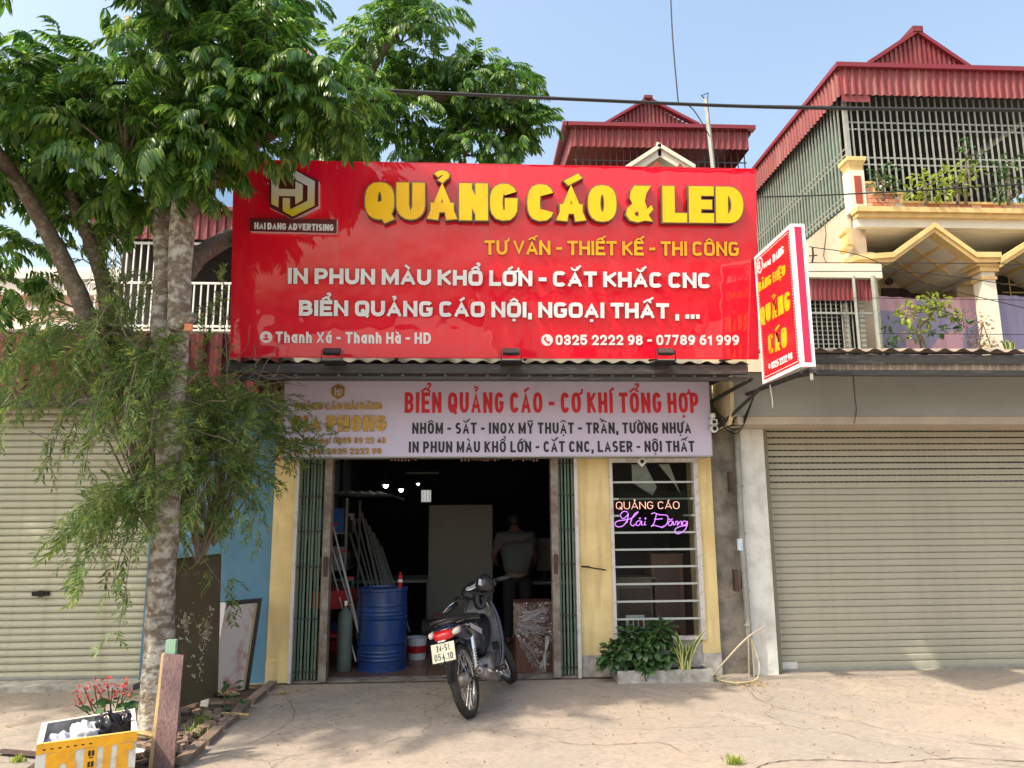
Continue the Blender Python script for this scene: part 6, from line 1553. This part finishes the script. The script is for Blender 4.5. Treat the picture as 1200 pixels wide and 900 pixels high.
def wr(u0,v0,u1,v1,r):
    P=[]
    for k in range(7):
        t=k/6; P.append((x0+(x1-x0)*(u0+(u1-u0)*t)+random.gauss(0,.004),y0_-.07-.01*random.random(),zh*(v0+(v1-v0)*t)+.006*sin(k*2)))
    b.tube(P,[r*.3,r,r*1.2,r*.6,r,r*.8,r*.2],4,flat=.5)
for k in range(34): wr(random.uniform(0,.3),random.uniform(.72,.98),random.uniform(.5,1.0),random.uniform(.72,.98),random.uniform(.0015,.004))
for k in range(16): wr(-.05+random.uniform(0,.1),random.uniform(.62,.75),random.uniform(.7,1),random.uniform(.45,.68),random.uniform(.0015,.004))
for k in range(7): wr(-.06+.05*k,.64-.03*k,.45+.03*k,.10+.02*k,random.uniform(.0015,.004))
for k in range(9): wr(.98-.02*k,.55,.55+.03*k,.02,random.uniform(.002,.005))
b.build('film_crease_glints','bagwhite',cbx)
# rest of the dim interior
def ibox(nm, m, x0,x1,y0,y1,z0,z1,lb,cat):
    o = MB().box(x0,x1,y0,y1,z0,z1).box(x0+.02,x1-.02,y0-.01,y0,z0+.03,z1-.03).build(nm,m); tag(o,lb,cat); return o
ibox('tool_chest','redp',-1.82,-1.35,9.1,9.5,.62,.82,'red tool case on the dim rack behind the left gate','case')
st_ = thing('plastic_stool','red plastic stool in the shadow behind the gas cylinder','stool',(-1.55,9.0,0))
MB().box(-1.72,-1.42,8.9,9.2,.34,.37).build('seat','redp',st_)
for sx in (-1.71,-1.45):
    for sy in (8.91,9.17): pbox('leg',st_,'redp',sx,sx+.025,sy,sy+.025,0,.34)
o = MB().lathe([(0,0),(.10,0),(.12,.24),(.125,.25),(.115,.25)],(-.62,9.4,.01),20).build('paint_bucket','bagwhite'); tag(o,'white paint bucket behind the right side of the drum','bucket')
MB().lathe([(.1161,.08),(.1195,.16)],(-.62,9.4,.01),20).build('label_band','redp',o)
mt = thing('machine','dark motor machine on the floor between drum and motorbike','machine',(-.45,9.9,0))
MB().lathe([(0,-.15),(.12,-.14),(.12,.14),(0,.15)],(-.45,9.9,.28),16,axis='X').build('motor','alloy' if 0 else 'darksteel',mt)
MB().box(-.62,-.28,9.75,10.1,.0,.16).build('base','bikeblack',mt)
MB().lathe([(.06,-.02),(.07,0),(.06,.02)],(-.40,9.7,.42),14,axis='Y').build('wheel','redp',mt)
wbn = thing('work_bench','long dim work bench at the left rear of the workshop','bench',(-1.0,11.5,0))
MB().box(-1.9,-.55,11.2,12.2,.74,.78).build('bench_top','dullbar',wbn)
for x in (-1.85,-.62):
    for y in (11.25,12.1): pbox('leg',wbn,'dullbar',x,x+.05,y,y+.05,0,.74)
sh_ = MB().box(-1.95,-1.1,10.8,13,1.95,1.98).build('wall_shelf','intceil'); tag(sh_,'dim shelf of offcuts high on the left wall','shelf')
for k in range(6): pbox('profile',sh_,'dullbar',-1.9+k*.12,-1.86+k*.12,10.6+.1*(k%2),13,1.98,2.02)
for k in range(3):
    o = MB().box(-1.94,-1.925,9.6+k*1.1,10.3+k*1.1,.9,2.7).build('wall_panel','cyl'); tag(o,'tall pale sheet stood against the left interior wall','sheet','sheets against the left interior wall')
dk = thing('desk','dim office desk with grey monitor at the right rear','desk',(1.2,11,0))
MB().box(.55,1.9,10.9,11.6,.72,.76).build('desk_top','dullbar',dk)
for x in (.57,1.84): pbox('leg',dk,'dullbar',x,x+.04,10.95,11.5,0,.72)
q = at(640,660,Y=11.0)
mo = thing('monitor','grey computer monitor on the dim desk behind the person','monitor',(q.x,11,.76))
MB().box(q.x-.13,q.x+.09,11.0,11.04,.9,1.35).build('screen_back','panelgrey',mo); MB().box(q.x-.04,q.x,11.04,11.08,.76,.95).build('stand','darksteel',mo)
tr_ = thing('tool_rack','dim steel rack crowded with tools and boxes along the left wall of the workshop','rack',(-1.7,10.2,0))
random.seed(63)
for z in (.55,1.0,1.45): pbox('shelf',tr_,'dullbar',-1.94,-1.55,9.9,11.1,z,z+.02)
for y in (9.9,11.07):
    for x in (-1.94,-1.58): pbox('upright',tr_,'dullbar',x,x+.03,y,y+.03,0,1.9)
for z in (.02,.57,1.02,1.47):
    y = 9.95
    while y < 11:
        w_ = random.uniform(.06,.2); h_ = random.uniform(.06,.3)
        pbox(random.choice(['carton','tool_case','tin']),tr_,random.choice(['cardwood','dullbar','bluep','redp','cardside','darksteel','bagwhite']),-1.9,-1.6,y,y+w_,z,z+h_); y += w_+random.uniform(.01,.08)
for k in range(7):
    y = 9.0+k*.13; MB().tube([(-1.93,y,1.75),(-1.92,y+.02,1.45-.03*(k%3))],.012,5).tube([(-1.93,y-.03,1.78),(-1.93,y+.04,1.78)],.014,5).build('hanging_tool','dullbar',tr_)
# lamps
for k,(px_,py_,Y_,lb) in enumerate(((452,569,11.2,'largest lit bulb on the left inside the workshop'),(470,574,12.4,'second lit bulb inside the workshop'),(490,567,14,'farthest lit bulb on a hanger inside the workshop'))):
    c = at(px_,py_,Y=Y_); t = thing('ceiling_bulb',lb,'lamp',c,'lit bulbs in the workshop')
    r = .038 if k < 2 else .028
    MB().lathe([(0,-r),(r*.6,-r*.8),(r,0),(r*.8,r*.6),(r*.4,r)],c,14).build('bulb','bulb',t,smooth=True)
    MB().lathe([(r*1.9,r*.25),(r*1.7,r*.9),(r*.6,r*1.5),(r*.42,r*2.4),(0,r*2.4)],c,14).tube([c+Z3*r*1.7,(c.x,c.y,3.2)],.006,4).build('socket','darksteel',t)
q = at(500,580,Y=14.5); o = MB().box(q.x-.10,q.x+.08,14.5,14.53,q.z-.13,q.z+.09).build('lit_panel','screen'); tag(o,'small bright square panel deep inside the workshop','panel')
for k in range(3): pbox('panel_bar',o,'dullbar',q.x-.07+k*.06,q.x-.065+k*.06,14.48,14.5,q.z-.17,q.z+.12)
q = at(497,554,Y=13); o = MB().box(q.x-.3,q.x+.25,13,13.02,q.z-.02,q.z+.012).build('strip_light','dullbar'); tag(o,'thin ribbed strip fixture under the dark ceiling','fixture')
# person at the desk
def skin_body(name, verts, edges, radii, m, parent, sub=2):
    me = bpy.data.meshes.new(name); me.from_pydata(verts, edges, []); o = bpy.data.objects.new(name, me); COL.objects.link(o)
    sk = o.modifiers.new('s','SKIN'); sk.use_smooth_shade = True
    for v, r in zip(me.skin_vertices[0].data, radii): v.radius = r if isinstance(r, tuple) else (r, r)
    me.skin_vertices[0].data[0].use_root = True
    sb = o.modifiers.new('b','SUBSURF'); sb.levels = sub; sb.render_levels = sub
    dg = bpy.context.evaluated_depsgraph_get(); dg.update(); ev = o.evaluated_get(dg); m2 = bpy.data.meshes.new_from_object(ev)
    bpy.data.objects.remove(o); m2.materials.clear(); m2.materials.append(M[m]); m2.name = name
    for p in m2.polygons: p.use_smooth = True
    n = bpy.data.objects.new(name, m2); COL.objects.link(n); n.parent = parent; return n
pr = thing('person','person in a grey T-shirt and dark trousers leaning over the desk, seen from behind','person',(.62,10.2,0))
# whole body: pelvis root, bent forward and to the left
V_ = [(0,0,.92),(0,.04,1.10),(-.01,.10,1.30),(-.02,.15,1.42),(-.02,.20,1.50),(-.02,.25,1.60),
      (-.19,.13,1.38),(-.30,.22,1.16),(-.26,.42,1.02),(.17,.13,1.38),(.25,.16,1.12),(.22,.36,.98),
      (-.10,0,.86),(-.11,-.01,.48),(-.12,.03,.08),(.10,0,.86),(.12,.0,.48),(.13,.05,.08),(-.12,.17,.04),(.13,.18,.04)]
E_ = [(0,1),(1,2),(2,3),(3,4),(4,5),(3,6),(6,7),(7,8),(3,9),(9,10),(10,11),(0,12),(12,13),(13,14),(14,18),(0,15),(15,16),(16,17),(17,19)]
Rr = [(.12,.08),(.12,.08),(.13,.08),(.10,.07),.05,.095,.065,.045,.035,.065,.045,.035,.085,.06,.042,.085,.06,.042,.035,.035]
skin_body('body',V_,E_,Rr,'skin',pr)
skin_body('shirt',[(0,0,.86),(0,.04,1.08),(-.01,.10,1.30),(-.02,.15,1.42),(-.19,.13,1.38),(-.27,.19,1.22),(.17,.13,1.38),(.235,.15,1.20)],[(0,1),(1,2),(2,3),(3,4),(4,5),(3,6),(6,7)],[(.20,.15),(.20,.15),(.22,.15),(.17,.13),.11,.10,.11,.10],'shirt',pr)
skin_body('trousers',[(0,0.01,1.0),(-.10,0,.84),(-.11,-.01,.48),(-.12,.03,.10),(.10,0,.84),(.12,.0,.48),(.13,.05,.10)],[(0,1),(1,2),(2,3),(0,4),(4,5),(5,6)],[(.165,.13),.11,.08,.065,.11,.08,.065],'trouser',pr)
MB().lathe([(0,1.715),(.05,1.705),(.10,1.66),(.115,1.60),(.10,1.54),(.06,1.52)],(-.02,.25,0),14).build('hair','hair',pr,local=True,smooth=True)
for s in (-1,1):
    hx_, hy, hz = (-.26,.42,1.02) if s < 0 else (.22,.36,.98)
    vv = [(hx_,hy,hz),(hx_,hy+.07,hz-.02)]; ee = [(0,1)]; rr = [.03,(.036,.016)]
    for k in range(4):
        i = len(vv); vv += [(hx_-.028+.019*k,hy+.11,hz-.03),(hx_-.03+.020*k,hy+.145+.008*(k in (1,2)),hz-.05)]; ee += [(1,i),(i,i+1)]; rr += [.009,.008]
    i = len(vv); vv += [(hx_-s*.04,hy+.07,hz-.03),(hx_-s*.05,hy+.11,hz-.04)]; ee += [(1,i),(i,i+1)]; rr += [.011,.009]
    skin_body('hand',vv,ee,rr,'skin',pr,1)
# ================= motorbike =================
P0 = Vector((.02,6.70,0)); P1 = Vector((.34,7.86,0)); hd = atan2(P1.y-P0.y,P1.x-P0.x)
bk = thing('motorbike','black and navy underbone motorbike parked facing the workshop door','motorbike',P0)
bk.rotation_euler = (R_(-13),0,hd)        # lean is about the heading axis
LW = 1.19
def B(name, mb, m, smooth=False, parent=bk): return mb.build(name, m, parent, smooth=smooth, local=True)
def wheel(cx, steer=0):
    wp_ = B('wheel', MB().lathe([(.045,-.06),(.062,-.05),(.062,.05),(.045,.06)],(cx,0,.295),18,axis='Y').lathe([(.0,-.068),(.02,-.068),(.02,.068),(.0,.068)],(cx,0,.295),10,axis='Y'),'alloy',True)
    R1 = .295; t=.037; prof = [(R1-.052,-.020),(R1-.045,-.030),(R1-.022,-t),(R1-.006,-.026),(R1,-.010),(R1,.010),(R1-.006,.026),(R1-.022,t),(R1-.045,.030),(R1-.052,.020)]
    B('tyre', MB().lathe(prof,(cx,0,.295),40,axis='Y'),'tyre',True,wp_)
    b = MB()
    for k in range(56):
        a = 2*pi*k/56
        for s in (-1,1):
            T = Matrix.Translation((cx,0,.295))@Matrix.Rotation(a+(.05*s),4,'Y'); b.box(-.006,.006,s*.018-.008,s*.018+.008,R1-.003,R1+.0025,T=T)
    B('tread', b,'tyre',False,wp_)
    B('rim', MB().lathe([(R1-.046,-.024),(R1-.052,-.024),(R1-.060,-.012),(R1-.062,0),(R1-.060,.012),(R1-.052,.024),(R1-.046,.024)],(cx,0,.295),36,axis='Y'),'chrome',True,wp_)
    b = MB()
    for k in range(36):
        a = 2*pi*k/36; s = 1 if k%2 else -1; a2 = a+(.45 if (k//2)%2 else -.45)
        b.tube([(cx+.055*cos(a2),s*.045,.295+.055*sin(a2)),(cx+(R1-.058)*cos(a),s*.004,.295+(R1-.058)*sin(a))],.0018,3,cap=False)
    B('spokes', b,'chrome',False,wp_); return wp_
STP = Vector((.97,0,.80)); STA = Vector((-sin(R_(26)),0,cos(R_(26))))
STEER = Matrix.Translation(STP)@Matrix.Rotation(R_(36),4,STA)@Matrix.Translation(-STP)
wheel(0); wf_ = wheel(LW); wf_.matrix_local = STEER
B('swingarm', MB().tube([(0,.10,.295),(.42,.09,.32)],.020,6).tube([(0,-.10,.295),(.42,-.09,.32)],.020,6).tube([(0,-.12,.295),(0,.12,.295)],.012,8),'bikeblack')
B('chain_case', MB().box(-.06,.40,.085,.115,.25,.36),'bikeblack')
for s in (-1,1):
    sb = B('shock_absorber', MB().tube([(0.0,.118*s,.30),(.07,.118*s,.62)],.014,8).tube([(.045,.118*s,.52),(.075,.118*s,.64)],.024,8),'chrome')
    P_=[]; 
    for k in range(80): t=k/79; a=t*2*pi*9; P_.append((.005+.055*t+.024*cos(a),.118*s+.024*sin(a),.33+.21*t))
    B('coil_spring', MB().tube(P_,.0048,4),'chrome',True,sb)
ex = B('exhaust', MB().tube([(.62,-.06,.27),(.58,-.12,.19),(.45,-.15,.19),(.30,-.155,.23),(.10,-.17,.285),(-.14,-.19,.36)],[.016,.018,.022,.040,.047,.042],14).tube([(-.14,-.19,.36),(-.155,-.191,.364)],[.042,.02],14),'alloy',True)
B('heat_shield', MB().tube([(.28,-.19,.26),(.0,-.205,.335)],[.026,.03],8,flat=.5),'chrome',True,ex)
B('outlet', MB().tube([(-.150,-.19,.362),(-.168,-.192,.367)],.014,10),'flood',False,ex)
B('engine', MB().box(.40,.72,-.10,.11,.22,.38).lathe([(0,-.13),(.085,-.12),(.085,.13),(0,.13)],(.52,0,.30),16,axis='Y').tube([(.68,0,.32),(.84,0,.34)],[.06,.055],10),'alloy',True)
for k in range(5): B('cooling_fin', MB().lathe([(0,-.004),(.075,-.004),(.075,.004),(0,.004)],(.72+.025*k,0,.33),12,axis='X'),'alloy')
B('foot_peg', MB().tube([(.46,-.25,.26),(.46,.25,.26)],.010,6),'flood')
B('foot_peg', MB().tube([(.30,-.20,.31),(.30,-.28,.32)],.014,6).tube([(.30,.20,.31),(.30,.28,.32)],.014,6),'flood')
B('side_stand', MB().tube([(.44,.10,.24),(.46,.20,.10),(.47,.245,-.035)],.011,6).box(.44,.50,.225,.265,-.045,-.035),'chrome')
B('brake_pedal', MB().tube([(.62,-.12,.22),(.52,-.17,.20),(.40,-.18,.26)],.009,6),'chrome')
# bodywork by lofted cross sections
def loft(secs, m, name, n=18, parent=bk, pw=2.6, cap=True):
    b = MB(); i0 = 0
    for x, zc_, hy, hz, yc in secs:
        for j in range(n):
            a = 2*pi*j/n; c, s = cos(a), sin(a)
            b.v.append((x, yc+hy*math.copysign(abs(c)**(2/pw),c), zc_+hz*math.copysign(abs(s)**(2/pw),s)))
    for k in range(len(secs)-1):
        for j in range(n): b.f.append((k*n+j,k*n+(j+1)%n,(k+1)*n+(j+1)%n,(k+1)*n+j)); b.m.append(0)
    if cap: b.f.append(tuple(range(n-1,-1,-1))); b.m.append(0); b.f.append(tuple((len(secs)-1)*n+j for j in range(n))); b.m.append(0)
    return B(name,b,m,True,parent)
tail = loft([(-.30,.735,.055,.022,0),(-.22,.725,.095,.055,0),(-.08,.70,.13,.085,0),(.10,.665,.145,.115,0),(.30,.62,.14,.13,0),(.46,.56,.12,.11,0),(.58,.50,.09,.06,0)],'bikenavy','tail_body')
B('side_decal', MB().quad((.0,-.146,.70),(.30,-.146,.60),(.34,-.146,.64),(.02,-.144,.74)).quad((-.1,-.139,.735),(.0,-.142,.715),(.0,-.142,.73),(-.1,-.139,.745)),'decal',False,tail)
loft([(-.20,.785,.075,.018,0),(-.08,.79,.115,.03,0),(.12,.785,.135,.038,0),(.30,.765,.13,.04,0),(.50,.745,.105,.04,0),(.62,.75,.07,.025,0)],'seat','seat')
B('grab_rail', MB().tube(catmull([(.0,.14,.765),(-.16,.13,.80),(-.28,.085,.815),(-.32,0,.82),(-.28,-.085,.815),(-.16,-.13,.80),(.0,-.14,.765)],5),.013,8),'bikeblack',True)
tl = loft([(-.36,.695,.04,.022,0),(-.345,.70,.068,.034,0),(-.30,.705,.09,.042,0),(-.26,.71,.095,.04,0)],'taillight','tail_light',pw=3)
for s in (-1,1): loft([(-.330,.712,.014,.018,s*.100),(-.29,.718,.026,.024,s*.108),(-.22,.725,.024,.026,s*.112)],'lens','indicator',12)
loft([(-.40,.50,.055,.006,0),(-.34,.56,.065,.008,0),(-.25,.63,.075,.02,0),(-.1,.64,.08,.03,0)],'bikeblack','rear_mudguard')
B('mud_flap', MB().tube([(-.30,0,.60),(-.345,0,.48),(-.36,0,.34)],[.075,.085,.07],10,flat=.12),'bikeblack')
npq = MB().box(-.0035,.0035,-.098,.098,-.072,.072,T=Matrix.Translation((-.385,.0,.585))@Matrix.Rotation(R_(14),4,'Y')); npl = B('number_plate',npq,'plate')
TPm = Matrix.Translation((-.385,.0,.585))@Matrix.Rotation(R_(14),4,'Y')
# plate lettering: local plane facing backwards (-x)
def plate_text(s, y0, z0, wdt, h):
    o = TPm @ Vector((-.0037, -y0, z0)); U_ = (TPm.to_3x3() @ Vector((0,-1,0))); V2 = TPm.to_3x3() @ Vector((0,0,1))
    t = text(s, o, U_, V2, wdt, h, .13, ['flood','flood'], None, depth=.0012, gap=.16, per_letter=False, name='plate_lettering'); t.parent = bk
plate_text('34-S1', -.055, .010, .11, .048)
plate_text('054.10', -.078, -.058, .156, .050)
B('plate_lamp', MB().box(-.385,-.35,-.03,.03,.665,.675),'barw')
# central tunnel, leg shield
loft([(.55,.47,.06,.07,0),(.66,.45,.055,.08,0),(.80,.52,.06,.10,0),(.90,.62,.075,.12,0)],'bikeblack','centre_tunnel')
ls_ = MB(); secs = [(.78,.22,.13),(.86,.34,.17),(.92,.50,.185),(.965,.66,.175),(.985,.80,.14),(.99,.88,.09)]
n = 10
def shield(off, secs, m, name, sc_=1.0, curve=.10):
    b = MB(); rows_ = []
    for x,z,hw in secs:
        rows_.append([(x+off-curve*(abs(2*j/n-1)**2),(2*j/n-1)*hw*sc_,z) for j in range(n+1)])
    for k in range(len(rows_)-1):
        for j in range(n): b.quad(rows_[k][j],rows_[k][j+1],rows_[k+1][j+1],rows_[k+1][j])
    o = B(name,b,m,True); return o
shield(0,secs,'bikegrey','leg_shield_inner',.92); shield(.035,secs,'bikenavy','leg_shield_outer',1.04,.12)
for s in (-1,1):
    B('shield_edge', MB().tube(catmull([(x-.10+.01,s*hw*.98,z) for x,z,hw in secs],4),.017,8),'bikenavy',True)
B('vent_hole', MB().box(.775,.80,-.145,-.085,.40,.47),'flood')
loft([(.93,.93,.05,.05,0),(.97,.86,.075,.09,0),(1.05,.84,.08,.10,0),(1.10,.80,.05,.08,0)],'bikenavy','head_cowl')
B('steering_fork', MB().tube([(.97,.055,.74),(LW-.01,.075,.30)],.017,8).tube([(.97,-.055,.74),(LW-.01,-.075,.30)],.017,8),'alloy',True).matrix_local = STEER
b = MB(); rr_ = .335; pr_ = []
for k in range(13):
    a = R_(150-k*11.5); pr_.append((LW+rr_*cos(a),rr_*sin(a)+.295))
for (xa_,za_),(xb_,zb_) in zip(pr_[:-1],pr_[1:]):
    for (ya,yb_,da,db) in ((-.055,-.03,-.02,0),(-.03,.03,0,0),(.03,.055,0,-.02)):
        b.quad((xa_,ya,za_+da),(xb_,ya,zb_+da),(xb_,yb_,zb_+db),(xa_,yb_,za_+db))
B('front_mudguard',b,'bikenavy',True).matrix_local = STEER
# handlebar, turned a little to the left
HM = STEER@Matrix.Translation((.91,0,.95))@Matrix.Rotation(R_(-20),4,'Y')
def hb(b): b.v = [tuple(HM@Vector(v)) for v in b.v]; return b
cow = MB()
secs = [(-.13,.0,.06,.03),(-.09,.0,.10,.045),(-.02,.01,.13,.06),(.06,.015,.12,.07),(.13,.0,.08,.06),(.16,-.01,.04,.035)]
nn_ = 18
for x,zc_,hy,hz in secs:
    for j in range(nn_): a=2*pi*j/nn_; cow.v.append((x,hy*cos(a),zc_+hz*sin(a)))
for k in range(len(secs)-1):
    for j in range(nn_): cow.f.append((k*nn_+j,k*nn_+(j+1)%nn_,(k+1)*nn_+(j+1)%nn_,(k+1)*nn_+j)); cow.m.append(0)
cow.f.append(tuple(range(nn_))); cow.m.append(0); cow.f.append(tuple((len(secs)-1)*nn_+j for j in range(nn_))); cow.m.append(0)
hc = B('handlebar_cover',hb(cow),'bikeblack',True)
B('instrument_panel',hb(MB().lathe([(0,.0),(.055,.0),(.06,-.01)],(-.02,0,.072),16,T=Matrix.Diagonal((1,1.4,1,1)))),'decal',False,hc)
B('handlebar',hb(MB().tube(catmull([(-.06,.34,-.01),(.0,.20,.0),(.02,.0,.0),(.0,-.20,.0),(-.06,-.34,-.01)],4),[.012]*17,8)),'bikeblack',True)
for s in (-1,1):
    B('grip',hb(MB().tube([(-.025,s*.22,-.004),(-.075,s*.37,-.012)],[.018,.019],10)),'flood',True)
    B('switch_pod',hb(MB().box(-.05,.02,s*.19-.025,s*.19+.025,-.03,.035)),'bikeblack')
    B('brake_lever',hb(MB().tube([(.04,s*.18,.0),(.035,s*.28,-.01),(-.01,s*.37,-.02)],.006,6)),'chrome' if s>0 else 'bikeblack')
B('key_ring',MB().tube([(.90,-.09,.83),(.895,-.10,.79),(.895,-.095,.75)],.006,5).box(.885,.895,-.115,-.085,.70,.75),'chrome')
for k_,(a_,c_) in enumerate((((.98,.05,.98),(1.04,.08,.70)),((.98,-.05,.98),(1.05,-.08,.72)),((.96,.1,.97),(1.0,.12,.60)))):
    B('control_cable',MB().tube(catmull([Vector(a_),(Vector(a_)+Vector(c_))/2+Vector((.06,.03*(1-k_),.02)),Vector(c_)],5),.0045,5),'flood')
B('rear_fender_strip',MB().tube([(-.27,.0,.665),(-.37,.0,.655)],.016,6),'bikeblack')
B('seat_seam',MB().tube(catmull([(-.18,.095,.775),(.1,.132,.765),(.3,.128,.745),(.5,.10,.725)],4),.004,4).tube(catmull([(-.18,-.095,.775),(.1,-.132,.765),(.3,-.128,.745),(.5,-.10,.725)],4),.004,4),'bikegrey')
B('basket_hook',MB().tube([(.90,-.03,.86),(.87,-.03,.84),(.88,-.03,.80)],.006,5),'flood')
# helmet hanging on the right mirror stem
hp = bk.matrix_basis if False else (Matrix.Translation(P0)@Matrix.Rotation(hd,4,'Z')@Matrix.Rotation(R_(-13),4,'X'))
bk.rotation_euler = (hp.to_euler())
hc_ = at(568,687,Y=7.5)
hl = thing('helmet','black open helmet with silver mark hanging on the right handlebar','helmet',hc_)
hm = MB(); nn_ = 18
for i in range(11):
    th = R_(105)*i/10
    for j in range(nn_):
        ph = 2*pi*j/nn_; hm.v.append((hc_.x+.090*sin(th)*cos(ph), hc_.y+.125*sin(th)*sin(ph), hc_.z+.115*cos(th)))
for i in range(10):
    for j in range(nn_): hm.f.append((i*nn_+j,i*nn_+(j+1)%nn_,(i+1)*nn_+(j+1)%nn_,(i+1)*nn_+j)); hm.m.append(0)
o = hm.build('shell','helmet',hl,smooth=True)
MB().tube([hc_+Vector((-.085,-.02,-.03)),hc_+Vector((-.085,-.08,-.05)),hc_+Vector((-.02,-.13,-.06)),hc_+Vector((.07,-.085,-.05)),hc_+Vector((.086,0,-.03))],.014,8,flat=.5).build('visor_rim','flood',hl)
MB().tube(catmull([hc_+Vector((-.06,-.03,-.04)),hc_+Vector((-.07,-.05,-.14)),hc_+Vector((-.03,-.06,-.19)),hc_+Vector((.0,-.04,-.13)),hc_+Vector((.03,-.03,-.04))],4),.016,6,flat=.5).build('chin_strap','flood',hl)
MB().box(-.022,.022,-.002,.002,-.03,.03,T=Matrix.Translation(hc_+Vector((-.040,-.105,.045)))@Matrix.Rotation(.5,4,'Z')@Matrix.Rotation(-.4,4,'X')@Matrix.Rotation(.3,4,'Y')).build('silver_mark','decal',hl)
for o in bpy.data.objects:
    if o.name.split('.')[0] in ('gold_lettering','plate_lettering','lettering') : o['kind'] = 'stuff'
